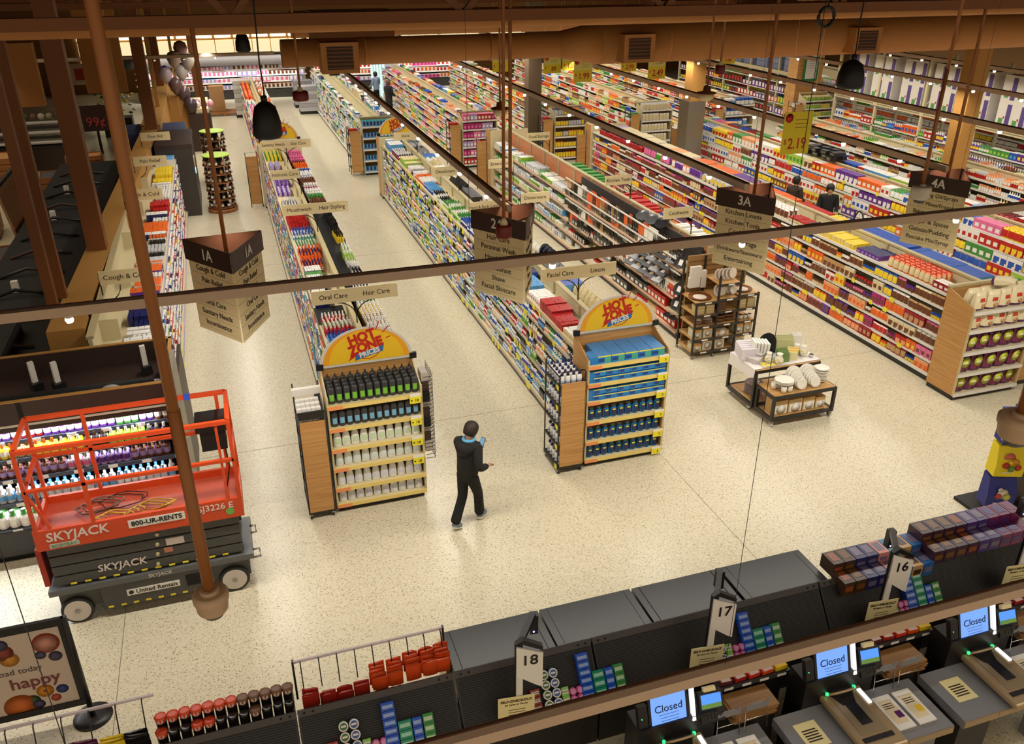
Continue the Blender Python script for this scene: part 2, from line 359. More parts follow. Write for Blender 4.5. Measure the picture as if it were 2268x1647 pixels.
def person(label, loc, rz, P, top, trousers, hairm, scale=1, hood=False, shirt=None, shoe=None, skinm=skin):
    t = thing('person', label, 'person', loc, rz); t.scale = (scale,)*3
    J = {'pel': (0, 0, .95, .07, .06), 'ch': (*P['chest'], .11, .08), 'nk': (*P['neck'], .055), 'hd1': (*P['head1'], .098, .11), 'hd2': (*P['head2'], .075, .085)}
    B = [('pel', 'ch'), ('ch', 'nk'), ('nk', 'hd1'), ('hd1', 'hd2')]
    for s_, k in ((-1, 'l'), (1, 'r')):
        sh, el, wr = P[k+'sh'], P[k+'el'], P[k+'wr']; J[k+'s'] = (*sh, .055); J[k+'e'] = (*el, .038); J[k+'w'] = (*wr, .025); B += [('ch', k+'s'), (k+'s', k+'e'), (k+'e', k+'w')]
        hp, kn, an, toe = P[k+'hp'], P[k+'kn'], P[k+'an'], P[k+'to']; J[k+'h'] = (*hp, .06); J[k+'k'] = (*kn, .055); J[k+'a'] = (*an, .036); J[k+'o'] = (*toe, .03); B += [('pel', k+'h'), (k+'h', k+'k'), (k+'k', k+'a'), (k+'a', k+'o')]
        hand(J, B, k, wr, P[k+'hd'], s_)
    grown('body', J, B, skinm, t)
    # face
    fc = Vector(P['head1']); fw = Vector(P.get('look', (0, 1, -.2))).normalized(); rt_ = fw.cross(Vector((0, 0, 1))).normalized(); up = rt_.cross(fw)
    nz = MB().lathe([(.014, -.012), (.011, .01), (.004, .03)], 8).build('nose', skinm, t); nz.location = fc+fw*.088-up*.02
    for s_ in (-1, 1):
        e = MB().lathe([(.001, -.008), (.009, 0), (.001, .008)], 8).build('eye', dark, t); e.location = fc+fw*.08+rt_*.032*s_+up*.015
        e = MB().lathe([(.006, -.03), (.014, 0), (.008, .03)], 8).build('ear', skinm, t); e.location = fc+rt_*.083*s_-up*.01
    mo = MB().box(-.024, .024, -.004, .004, -.004, .004).build('mouth', mat('lips', srgb(150, 84, 74), .5), t); mo.location = fc+fw*.083-up*.05; mo.rotation_euler = (0, 0, math.atan2(rt_.y, rt_.x))
    h0 = Vector(P['head1'])-fw*.022+up*.016; h1 = Vector(P['head2'])-fw*.018+up*.006; h2 = Vector(P['head1'])-fw*.045-up*.055
    hr = MB().lathe([(.05, -.125), (.09, -.11), (.108, -.05), (.112, .01), (.1, .06), (.07, .095), (.03, .112), (.004, .116)], 18).build('hair', hairm, t)
    hr.location = fc-fw*.03+up*.035; hr.rotation_euler = Matrix((rt_, fw, up)).transposed().to_euler(); hr.scale = (1, .98, 1)
    # clothes
    cx = P['chest']; nkp = P['neck']
    JJ = {'hem': (0, .0, P.get('hem', .84)-.03, .2, .165), 'wa': (0, .005, 1.05, .185, .15), 'ch': (cx[0], cx[1]-.005, cx[2], .195, .15), 'up': ((cx[0]+nkp[0])/2, (cx[1]+nkp[1])/2-.01, nkp[2]-.05, .13, .1), 'nk': (nkp[0], nkp[1]-.01, nkp[2]+.0, .07, .07)}
    BB = [('hem', 'wa'), ('wa', 'ch'), ('ch', 'up'), ('up', 'nk')]
    for k in 'lr':
        sh, el, wr = (Vector(P[k+x]) for x in ('sh', 'el', 'wr')); JJ[k+'s'] = (*sh, .082); JJ[k+'m'] = (*sh.lerp(el, .55), .074); JJ[k+'e'] = (*el, .068); JJ[k+'f'] = (*el.lerp(wr, .5), .06); JJ[k+'w'] = (*el.lerp(wr, .93), .045); BB += [('up', k+'s'), (k+'s', k+'m'), (k+'m', k+'e'), (k+'e', k+'f'), (k+'f', k+'w')]
    grown('jacket', JJ, BB, top, t)
    TT = {'wa': (0, 0, 1.0, .17, .14), 'pe': (0, 0, .9, .185, .155)}; TB = [('wa', 'pe')]
    for k in 'lr':
        hp, kn, an = (Vector(P[k+x]) for x in ('hp', 'kn', 'an')); TT[k+'h'] = (*(hp+Vector((0, 0, -.06))), .105); TT[k+'m'] = (*hp.lerp(kn, .6), .092); TT[k+'k'] = (*kn, .08); TT[k+'c'] = (*kn.lerp(an, .55), .08); TT[k+'a'] = (*(kn.lerp(an, 1.04)), .088); TB += [('pe', k+'h'), (k+'h', k+'m'), (k+'m', k+'k'), (k+'k', k+'c'), (k+'c', k+'a')]
    grown('trousers', TT, TB, trousers, t)
    for k in 'lr':
        an, to = Vector(P[k+'an']), Vector(P[k+'to']); dd = (to-an); dd.normalize(); heel = an-dd*.06+Vector((0, 0, -.045))
        s = grown('shoe', {'h': (*heel, .058, .05), 'm': (*(an+dd*.05+Vector((0, 0, -.03))), .062, .055), 't': (*(to+dd*.03+Vector((0, 0, -.008))), .058, .042)}, [('h', 'm'), ('m', 't')], shoe or black, t)
        so = grown('sole', {'h': (*(heel+Vector((0, 0, -.026))), .062, .022), 'm': (*(an+dd*.05+Vector((0, 0, -.062))), .064, .022), 't': (*(to+dd*.035+Vector((0, 0, -.03))), .06, .02)}, [('h', 'm'), ('m', 't')], white if shoe else black, t)
    if hood:
        n = Vector(P['neck'])
        pts = [Vector((.14*math.cos(a), .115*math.sin(a), -.02-.06*max(0, -math.sin(a)))) for a in np.linspace(-PI*1.18, PI*.18, 13)]
        H = {str(i): (*(n+p+Vector((0, -.02, -.01))), .07+.03*max(0, -math.sin(a)), .055+.03*max(0, -math.sin(a))) for i, (p, a) in enumerate(zip(pts, np.linspace(-PI*1.18, PI*.18, 13)))}
        grown('hood', H, [(str(i), str(i+1)) for i in range(12)], top, t, 1)
        grown('hood_back', {'a': (*(n+Vector((0, -.1, -.02))), .15, .075), 'b': (*(n+Vector((0, -.16, -.11))), .16, .07), 'c': (*(n+Vector((0, -.16, -.22))), .09, .05)}, [('a', 'b'), ('b', 'c')], top, t)
    if shirt:
        pts = [(.082*math.cos(a), .075*math.sin(a), .0) for a in np.linspace(0, 2*PI, 18)]
        o = MB().tube(pts, .026, 8).build('shirt_collar', shirt, t); o.location = Vector(P['neck'])+Vector((0, -.01, .02))
    return t
blkj = mat('jacket_black', srgb(28, 25, 23), .9, noise=.12, nscale=40); blkt = mat('trouser_black', srgb(22, 20, 19), .9); hairb = mat('hair_dark', srgb(40, 28, 20), .6, noise=.25, nscale=30)
shoeg = mat('shoe_grey', srgb(120, 130, 138), .7)
WALK = dict(chest=(0, .03, 1.32), neck=(0, .06, 1.47), head0=(0, .09, 1.53), head1=(0, .12, 1.6), head2=(0, .1, 1.66), look=(.05, .8, -.6),
            lsh=(-.18, .03, 1.41), lel=(-.24, .14, 1.17), lwr=(-.06, .34, 1.24), lhd=(.5, .6, .5), rsh=(.18, .02, 1.41), rel=(.29, -.1, 1.16), rwr=(.27, .15, 1.07), rhd=(-.1, 1, -.1),
            lhp=(-.09, 0, .9), lkn=(-.08, -.03, .5), lan=(-.06, -.27, .13), lto=(-.06, -.15, .05), rhp=(.09, 0, .9), rkn=(.08, .15, .5), ran=(.06, .2, .1), rto=(.06, .33, .08), hem=.86)
person('person walking in black hooded jacket and trousers, looking at a phone', (2.62, 9.83, 0), math.radians(-53), WALK, blkj, blkt, hairb, .94, True, mat('shirt_blue', srgb(96, 170, 214), .8), shoeg)
ph = thing('phone', 'black phone with lit blue screen held by the walking person', 'phone', (2.885, 9.985, 1.225), math.radians(-53)); b = MB().box(-.037, .037, -.005, .005, -.07, .08).build('phone_case', black, ph, rot=(-.5, 0, 0)); MB().box(-.033, .033, -.007, -.005, -.063, .073).build('phone_screen', mat('phone_screen', srgb(110, 160, 200), .3, emit=(.2, .42, .6), estr=.6), ph, rot=(-.5, 0, 0))
STAND = dict(chest=(0, .01, 1.34), neck=(0, .02, 1.5), head0=(0, .03, 1.55), head1=(0, .04, 1.63), head2=(0, .03, 1.7), look=(0, 1, -.25), lsh=(-.19, 0, 1.43), lel=(-.24, .03, 1.15), lwr=(-.2, .24, 1.05), lhd=(.2, 1, -.1), rsh=(.19, 0, 1.43), rel=(.24, .03, 1.15), rwr=(.2, .24, 1.05), rhd=(-.2, 1, -.1),
             lhp=(-.09, 0, .92), lkn=(-.1, .03, .5), lan=(-.1, 0, .09), lto=(-.11, .13, .05), rhp=(.09, 0, .92), rkn=(.1, .03, .5), ran=(.1, 0, .09), rto=(.11, .13, .05))
hair2 = mat('hair_black', srgb(18, 15, 14), .6, noise=.3, nscale=30)
person('dark haired person standing behind the orange boxes, further of two shoppers', (15.2, 20.2, 0), math.radians(-75), STAND, mat('coat_brown', srgb(60, 44, 36), .9), blkt, hair2)
person('person in black jacket behind the orange boxes, nearer of two shoppers', (15.47, 19.05, 0), math.radians(150), STAND, mat('coat_black', srgb(26, 25, 25), .9), blkt, hair2, 1.02)
person('distant person in long dark coat with purple scarf in the tea aisle', (7.9, 42.6, 0), math.radians(-60), dict(STAND, hem=.5), mat('coat_dark', srgb(28, 28, 30), .9), blkt, mat('hair_grey', srgb(84, 70, 60), .7), 1.05, shirt=mat('scarf_purple', srgb(140, 60, 130), .8))
person('distant person in pale blue shirt by the freezer doors', (8.0, 46.5, 0), math.radians(30), STAND, mat('shirt_pale', srgb(130, 150, 180), .8), blkt, hair2)

# ================================================================ packages: shapes (unit size, front towards -y), colour roles 0 body 1 cap 2 label 3 accent
def _lathe(prof, roles, n, sq=0):
    vs = []; fs = []; rl = []
    for r, z in prof:
        for k in range(n):
            a = 2*PI*(k+.5)/n; x, y = math.cos(a), math.sin(a)
            if sq: m_ = max(abs(x), abs(y)); x, y = x/m_*(sq)+x*(1-sq), y/m_*sq+y*(1-sq)
            vs.append((r*x, r*y, z))
    for i in range(len(prof)-1):
        for k in range(n):
            fs.append((i*n+k, i*n+(k+1) % n, (i+1)*n+(k+1) % n, (i+1)*n+k))
            y = -math.sin(2*PI*(k+1)/n)
            ro = roles[i]
            if ro == 2 and y < -.2: ro = 0
            rl.append(ro)
    fs.append(tuple((len(prof)-1)*n+k for k in range(n))); rl.append(roles[-1])
    return vs, fs, rl
def _box(front):
    """front: list of (x0,x1,z0,z1,role) cells on the front face, filled up to a grid"""
    xs = [-.5, -.3, .3, .5]; zs = [0, .22, .62, 1]
    vs = []; fs = []; rl = []
    for z in zs:
        for x in xs: vs.append((x, -.5, z))
    for j in range(3):
        for i in range(3):
            fs.append((j*4+i, j*4+i+1, (j+1)*4+i+1, (j+1)*4+i)); rl.append(front[2-j][i])
    k = len(vs); vs += [(-.5, .5, 0), (.5, .5, 0), (.5, .5, 1), (-.5, .5, 1)]
    fs += [(12, 13, 14, 15, k+2, k+3), (3, k+1, k+2, 15, 11, 7), (k, 0, 4, 8, 12, k+3), (k+1, k, k+3, k+2)]
    rl += [1, 0, 0, 0]
    return vs, fs, rl
def _bag(wt=.9, dt=.16):
    rings = [(.44, .36, 0), (.5, .5, .14), (.49, .46, .5), (.46, .3, .8), (wt/2, dt/2, .93), (wt/2, .02, 1)]
    vs = []; fs = []; rl = []
    pts = [(-1, -.55), (-.5, -1), (.5, -1), (1, -.55), (1, .55), (.5, 1), (-.5, 1), (-1, .55)]
    for a, b, z in rings: vs += [(a*x, b*y, z) for x, y in pts]
    rr = [3, 2, 2, 0, 1]
    for i in range(5):
        for k in range(8):
            fs.append((i*8+k, i*8+(k+1) % 8, (i+1)*8+(k+1) % 8, (i+1)*8+k)); rl.append(rr[i] if (k in (0, 1, 2) or rr[i] in (1, 3)) else 0)
    fs.append(tuple(40+k for k in range(8))); rl.append(1)
    return vs, fs, rl
def _lying(n=10):                       # a drum lying on its side, end towards the aisle
    vs = []; fs = []; rl = []
    for r, y in ((.34, -.5), (.5, -.499), (.5, .5)):
        for k in range(n):
            a = 2*PI*k/n; vs.append((r*math.cos(a), y, .5+r*math.sin(a)))
    for i in range(2):
        for k in range(n): fs.append((i*n+k, i*n+(k+1) % n, (i+1)*n+(k+1) % n, (i+1)*n+k)[::-1]); rl.append(3 if i == 0 else 0)
    fs.append(tuple(range(n))); rl.append(2)
    return vs, fs, rl
SHAPES = {
    'bottle': _lathe([(.42, 0), (.5, .05), (.5, .2), (.5, .52), (.44, .62), (.2, .72), (.22, .74), (.2, 1)], [0, 0, 2, 0, 0, 1, 1], 8),
    'slim': _lathe([(.46, 0), (.5, .12), (.5, .6), (.5, .72), (.42, .76), (.4, 1)], [0, 2, 0, 1, 1], 7),
    'flat': _lathe([(.4, 0), (.5, .06), (.5, .2), (.48, .55), (.34, .7), (.22, .76), (.22, 1)], [0, 3, 2, 0, 1, 1], 8, .5),
    'jar': _lathe([(.46, 0), (.5, .08), (.5, .66), (.46, .72), (.48, .74), (.48, 1)], [0, 2, 0, 1, 1], 8),
    'can': _lathe([(.5, 0), (.5, .08), (.5, .9), (.48, .94), (.46, 1)], [1, 2, 1, 1], 8),
    'box': _box([[0, 0, 0], [0, 2, 0], [3, 3, 3]]),
    'box2': _box([[3, 3, 3], [0, 2, 2], [0, 2, 0]]),
    'carton': _box([[0, 2, 0], [0, 2, 0], [0, 0, 0]]),
    'bag': _bag(), 'pouch': _bag(1, .1), 'drum': _lying(),
}
CN = {}
def colour(name, r, g, b): CN[name] = srgb(r, g, b)
for nm, *c in (('white', 238, 234, 226), ('cream', 224, 206, 160), ('red', 188, 34, 30), ('crimson', 150, 26, 40), ('orange', 232, 104, 34), ('peach', 236, 160, 110), ('yellow', 240, 206, 48), ('green', 66, 140, 58), ('lime', 160, 196, 70), ('teal', 34, 140, 140), ('blue', 36, 82, 176), ('sky', 92, 160, 214), ('navy', 30, 34, 92), ('purple', 98, 48, 140), ('lilac', 172, 150, 206), ('pink', 226, 112, 156), ('magenta', 168, 34, 110), ('brown', 108, 62, 36), ('tan', 190, 150, 100), ('black', 26, 24, 24), ('grey', 140, 140, 142), ('silver', 196, 196, 198), ('charcoal', 58, 58, 60)): colour(nm, *c)
def scheme(body, cap='white', label='white', accent=None): return body, cap, label, accent or body
MESHC = {}
def pack_mesh(shape, sch):
    k = (shape, sch)
    if k not in MESHC:
        vs, fs, rl = SHAPES[shape]
        me = bpy.data.meshes.new(shape); me.from_pydata(vs, [], fs); me.materials.append(PRINT)
        cols = [CN[c] for c in sch]; arr = []
        for f, r in zip(fs, rl): arr += [*cols[r], 1.0]*len(f)
        a = me.color_attributes.new('Col', 'FLOAT_COLOR', 'CORNER'); a.data.foreach_set('color', arr)
        MESHC[k] = me
    return MESHC[k]
GOODS = []          # every package on a shelf, decided first, built afterwards
def good(stem, shape, sch, pos, rz, size, label, cat, bulk):
    s = seen((pos[0], pos[1], pos[2]+size[2]/2))
    if not s: return
    GOODS.append((stem, shape, sch, pos, rz, size, label, cat, bulk, min(size[2], max(size[0], .03)*2)*FPX/s[2]))
LIMIT = 290; HIDDEN_ROWS = ('hair_product',)      # rows on the far face of a run, turned from the camera
def build_goods():
    by = {}
    for g in GOODS: by.setdefault(g[0], []).append(g)
    bulk = {}; same = {}; nm = {}
    for g in GOODS: same.setdefault(g[6], []).append(g)
    for lb, gs in same.items():
        along = 0 if gs[0][4] > -.5 and gs[0][4] < .5 else 1
        for i, g in enumerate(sorted(gs, key=lambda g: (round(g[3][1-along]*40), g[3][along])) if along == 0 else sorted(gs, key=lambda g: (round(g[3][1]*40), g[3][0]))):
            nm[id(g)] = lb if len(gs) == 1 else '%s, %s from %s' % (lb, nth(i+1), 'the left' if along == 0 else 'near end')
    for stem, gs in by.items():
        gs.sort(key=lambda g: -g[9])
        for g in gs[:LIMIT]:
            if g[9] < 5.5 or stem in HIDDEN_ROWS: bulk.setdefault(g[8], []).append(g); continue
            o = bpy.data.objects.new(stem, pack_mesh(g[1], g[2])); COL.objects.link(o)
            o.location = g[3]; o.rotation_euler = (0, 0, g[4]); o.scale = g[5]
            o['label'] = nm[id(g)]; o['category'] = g[7]; o['group'] = g[6]
        for g in gs[LIMIT:]: bulk.setdefault(g[8], []).append(g)
    for key, gs in bulk.items():
        V = []; F = []; C = []; n0 = 0
        for g in gs:
            vs, fs, rl = SHAPES[g[1]]; v = np.array(vs)*np.array(g[5]); c, s = math.cos(g[4]), math.sin(g[4])
            v = np.stack([v[:, 0]*c-v[:, 1]*s, v[:, 0]*s+v[:, 1]*c, v[:, 2]], 1)+np.array(g[3]); V.append(v)
            cols = [CN[x] for x in g[2]]
            for f, r in zip(fs, rl): F.append(tuple(i+n0 for i in f)); C += [*cols[r], 1.0]*len(f)
            n0 += len(vs)
        me = bpy.data.meshes.new('stacked_goods'); me.from_pydata(np.concatenate(V).tolist(), [], F); me.materials.append(PRINT)
        a = me.color_attributes.new('Col', 'FLOAT_COLOR', 'CORNER'); a.data.foreach_set('color', C)
        o = bpy.data.objects.new('stacked_goods', me); COL.objects.link(o); o['kind'] = 'stuff'; o['label'] = key; o['category'] = 'goods'
ORD = ['bottom shelf', 'second shelf', 'third shelf', 'fourth shelf', 'fifth shelf', 'sixth shelf', 'top shelf']
SHN = {'bottle': 'bottle', 'slim': 'can', 'flat': 'bottle', 'jar': 'jar', 'can': 'tin', 'box': 'box', 'box2': 'box', 'carton': 'carton', 'bag': 'bag', 'pouch': 'pouch', 'drum': 'drum'}
def fill(face, x, y0, y1, z, hmax, depth, kinds, pal, where, level, rows=1, gap=.004, dens=1.0, far=False):
    """Lays facings along a shelf. face 'L': shelf front at x looking to -x, running along y. face 'F': front at y=x looking to -y, running along x from y0 to y1."""
    p = y0
    rz = -PI/2 if face == 'L' else (PI/2 if face == 'R' else 0)
    while p < y1-.05:
        stem, shape, wr, hr, dr = random.choice(kinds); sch = random.choice(pal)
        wd = random.uniform(*wr); h = min(random.uniform(*hr), hmax*.96); d = random.uniform(*dr)
        nf = random.randint(2, 5)
        if random.random() > dens: p += wd*nf*.7; continue
        nm = SHN[shape]
        lb = '%s %s%s, %s, %s' % (sch[0], stem.replace('_', ' '), (' with %s top' % sch[1]) if sch[1] != sch[0] and shape not in ('bag', 'pouch', 'drum') else (' with %s print' % sch[2] if sch[2] != sch[0] else ''), ORD[level] if level < 7 else ORD[6], where)
        for i in range(nf):
            if p+wd > y1: break
            for r in range(max(1, min(rows, int(depth/d)))):
                jit = random.uniform(-.006, .006)
                off = .02+d/2+r*(d+gap)+jit
                if face == 'L': pos = (x+off, p+wd/2, z)
                elif face == 'R': pos = (x-off, p+wd/2, z)
                else: pos = (p+wd/2, x+off, z)
                good(stem, shape, sch, pos, rz+random.uniform(-.03, .03), (wd, d, h), lb, nm, 'more goods in rows, %s' % where)
            p += wd+gap
        p += .01
S = scheme
P_ORAL = [S('red', 'white', 'white'), S('orange', 'red', 'white'), S('blue', 'white', 'sky'), S('sky', 'navy', 'white'), S('teal', 'white', 'sky'), S('purple', 'white', 'lilac'), S('green', 'white', 'white'), S('white', 'blue', 'sky'), S('orange', 'white', 'purple'), S('navy', 'silver', 'sky'), S('white', 'red', 'red')]
P_HAIR = [S('white', 'white', 'green'), S('black', 'black', 'grey'), S('white', 'black', 'black'), S('yellow', 'black', 'yellow'), S('purple', 'white', 'lilac'), S('white', 'white', 'tan'), S('red', 'red', 'white'), S('sky', 'white', 'blue'), S('cream', 'white', 'tan'), S('charcoal', 'black', 'silver'), S('lilac', 'purple', 'white'), S('white', 'green', 'lime')]
P_SKIN = [S('white', 'white', 'blue'), S('white', 'blue', 'sky'), S('blue', 'white', 'white'), S('white', 'green', 'green'), S('sky', 'white', 'white'), S('white', 'tan', 'peach'), S('cream', 'white', 'tan'), S('navy', 'white', 'sky'), S('teal', 'white', 'white'), S('white', 'red', 'red'), S('lime', 'white', 'green'), S('charcoal', 'black', 'grey'), S('lilac', 'white', 'purple'), S('white', 'black', 'grey')]
P_BAKE = [S('brown', 'brown', 'cream'), S('red', 'red', 'peach'), S('crimson', 'red', 'brown'), S('white', 'white', 'brown'), S('orange', 'orange', 'yellow'), S('purple', 'purple', 'brown'), S('magenta', 'magenta', 'brown'), S('blue', 'blue', 'yellow'), S('peach', 'cream', 'orange'), S('cream', 'white', 'brown'), S('yellow', 'yellow', 'orange'), S('crimson', 'crimson', 'tan'), S('white', 'red', 'red'), S('pink', 'pink', 'brown'), S('tan', 'tan', 'brown')]
P_FOOD = [S('red', 'white', 'yellow'), S('orange', 'orange', 'white'), S('blue', 'blue', 'yellow'), S('yellow', 'yellow', 'red'), S('green', 'green', 'white'), S('white', 'white', 'red'), S('purple', 'purple', 'white'), S('peach', 'peach', 'white'), S('cream', 'cream', 'brown'), S('pink', 'pink', 'white'), S('sky', 'white', 'orange'), S('brown', 'brown', 'yellow'), S('red', 'black', 'white'), S('lime', 'white', 'green'), S('white', 'blue', 'blue')]
P_PANTRY = [S('red', 'silver', 'white'), S('orange', 'silver', 'red'), S('cream', 'silver', 'green'), S('tan', 'silver', 'white'), S('peach', 'peach', 'white'), S('lime', 'green', 'white'), S('brown', 'brown', 'tan'), S('white', 'white', 'blue'), S('orange', 'orange', 'yellow'), S('cream', 'cream', 'red')]
P_KITCH = [S('silver', 'grey', 'white'), S('black', 'black', 'grey'), S('charcoal', 'black', 'white'), S('white', 'white', 'silver'), S('red', 'red', 'white'), S('tan', 'tan', 'cream'), S('green', 'green', 'white'), S('grey', 'silver', 'white'), S('lime', 'white', 'white'), S('sky', 'white', 'white')]
P_PINK = [S('pink', 'pink', 'white'), S('magenta', 'pink', 'pink'), S('lilac', 'pink', 'white'), S('red', 'pink', 'white')]

# ================================================================ gondola shelving
LIPS = (.16, .40, .68, .95, 1.21, 1.50, 1.78)
def gondola(xc, half, y0, y1, spine, label, side='L', strip=whitem, lips=LIPS, top=None, depth=None, brown=False, uprights=True, panel=cream):
    """A run of back-to-back shelving from y0 to y1: kick base, spine panel, shelves with price strips, uprights."""
    t = thing('shelf_run', label, 'shelving', (xc, y0, 0))
    L = y1-y0
    box('kick_base', blackm, t, -half+.02, half-.02, 0, L, 0, .1)
    box('spine_panel', panel, t, -.025, .025, 0, L, .1, spine)
    box('spine_cap', creamd, t, -.045, .045, 0, L, spine, spine+.04)
    sides = (-1, 1) if side == 'B' else ((-1,) if side == 'L' else (1,))
    for s_ in (-1, 1):
        for i, z in enumerate(lips):
            if s_ not in sides and i not in (0, len(lips)-1): continue
            hw = half if i == 0 else half-.06
            a, b = sorted((s_*.025, s_*hw))
            sh = box('shelf', cream, t, a, b, 0, L, z-.03, z)
            e0, e1 = sorted((s_*hw, s_*(hw+.015)))
            st = box('price_strip', strip, sh, e0, e1, 0, L, z-.045, z+.012)
    if uprights:
        n = int(L/1.22)
        for k in range(n+1):
            box('upright', creamd, t, -.06, .06, k*1.22-.02, k*1.22+.02, .1, spine+.01)
    return t
def tags(t, x, y0, y1, zs, n, where, face=-1):
    for i in range(n):
        y = random.uniform(y0, y1); z = random.choice(zs)
        if not seen((x, y, z)): continue
        w_ = random.choice((.09, .1, .12, .2))
        o = MB().box(x-.004, x, y-w_/2, y+w_/2, z-.065, z+.03).build('sale_tag', tagy, t)
        o.parent = None; o.parent = t; o.matrix_parent_inverse = Matrix.Translation(t.location).inverted()
def cat_sign(x, y, z0, left, right, where):
    """Aisle topic sign: thin post, curved black brackets and one cream board for each side that has a name."""
    t = thing('topic_sign', 'cream sign reading %s above %s' % (' and '.join(s for s in (left, right) if s), where), 'sign', (x, y, z0), 0, 'topic signs standing on the shelving')
    MB().tube([(0, 0, 0), (0, 0, .6)], .011, 6).build('post', blackm, t)
    for nm, s_ in ((left, -1), (right, 1)):
        if not nm: continue
        a, b = sorted((0, s_*.69))
        bd = box('board', signc, t, a, b, -.012, .012, .42, .65)
        text(nm, .115 if len(nm) < 12 else .115*12/len(nm)+.01, ink, bd, (s_*.345, -.0135, .535), sx=.95)
        pts = [(s_*.3*(1-math.cos(a_)), 0, .14+.28*math.sin(a_)) for a_ in np.linspace(0, PI/2, 7)]
        MB().tube(pts, .01, 5).build('bracket', blackm, t)
    return t
KB = lambda stem, w=(.055, .075), h=(.16, .22): (stem, 'bottle', w, h, (.05, .07))
KF = lambda stem, w=(.06, .085), h=(.17, .24): (stem, 'flat', w, h, (.045, .06))
# -- gondola 1: oral care to the left, hair care to the right
G1X = 1.66
g1 = gondola(G1X, .62, 11.35, 28, 2.0, 'long shelf run with Oral Care and Hair Care signs', 'B', strip=mat('dark_strip', srgb(120, 104, 96), .5))
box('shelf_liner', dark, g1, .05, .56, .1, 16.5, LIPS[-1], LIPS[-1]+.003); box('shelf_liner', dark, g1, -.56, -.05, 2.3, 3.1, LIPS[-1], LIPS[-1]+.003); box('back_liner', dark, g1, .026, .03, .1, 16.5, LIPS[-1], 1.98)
W1L = 'Oral Care run'; W1R = 'Hair Care run'
for lv, z in enumerate(LIPS[:-1]):
    fill('L', G1X-.60, 11.5, 27.9, z, .24, .45, [('mouthwash_bottle', 'flat', (.07, .1), (.16, .24), (.06, .08)), ('toothbrush_pack', 'carton', (.05, .07), (.18, .24), (.02, .03)), ('dental_box', 'box', (.05, .1), (.08, .2), (.05, .08))], P_ORAL, W1L, lv)
for lv, z in enumerate(LIPS[:-1]): fill('R', G1X+.60, 11.5, 27.9, z, .24, .45, [('hair_product', 'flat', (.07, .1), (.16, .24), (.06, .08)), ('hair_product', 'slim', (.06, .07), (.18, .24), (.06, .07))], P_HAIR, 'far face of the Hair Care run', lv)
for a, b, pal, ks in ((11.55, 12.5, P_ORAL[2:4], [('toothbrush_pack', 'carton', (.045, .05), (.2, .22), (.03, .035))]), (12.5, 13.0, [S('sky', 'blue', 'white')], [KB('mouthwash_bottle')]), (13.05, 13.7, [S('red', 'white', 'red'), S('green', 'white', 'white')], [KB('mouthwash_bottle')]),
                      (14.4, 15.3, [S('teal', 'white', 'grey'), S('navy', 'grey', 'silver')], [('toothbrush_pack', 'carton', (.04, .05), (.14, .16), (.03, .04))]), (15.3, 16.3, [S('white', 'green', 'lime'), S('grey', 'white', 'teal')], [('toothbrush_pack', 'carton', (.04, .05), (.18, .2), (.03, .04))]),
                      (16.3, 17.6, [S('orange', 'orange', 'red'), S('orange', 'navy', 'white')], [KB('mouthwash_bottle')]), (17.7, 18.3, [S('white', 'green', 'white')], [KB('mouthwash_bottle')]), (18.4, 19.0, [S('white', 'blue', 'sky')], [KB('mouthwash_bottle')]), (19, 20.2, [S('red', 'red', 'crimson')], [KB('mouthwash_bottle')]), (20.2, 21.6, [S('grey', 'white', 'silver'), S('teal', 'charcoal', 'white')], [KB('mouthwash_bottle')]),
                      (22.4, 23.2, [S('lilac', 'white', 'purple')], [('care_pack', 'pouch', (.16, .2), (.1, .14), (.1, .12))]), (23.3, 24.3, [S('purple', 'purple', 'lilac')], [('care_pack', 'pouch', (.1, .14), (.1, .14), (.1, .12))]), (24.3, 25, [S('orange', 'orange', 'red')], [('care_pack', 'pouch', (.1, .12), (.1, .14), (.1, .12))]), (25.4, 26.4, [S('lilac', 'lilac', 'grey')], [('care_pack', 'pouch', (.3, .34), (.16, .2), (.14, .16))]), (26.6, 27.8, [S('yellow', 'teal', 'green'), S('lilac', 'purple', 'yellow')], [('care_pack', 'pouch', (.1, .14), (.16, .2), (.1, .12))])):
    fill('L', G1X-.54, a, b, LIPS[-1], .26, .46, ks, pal, W1L, 6, rows=7)
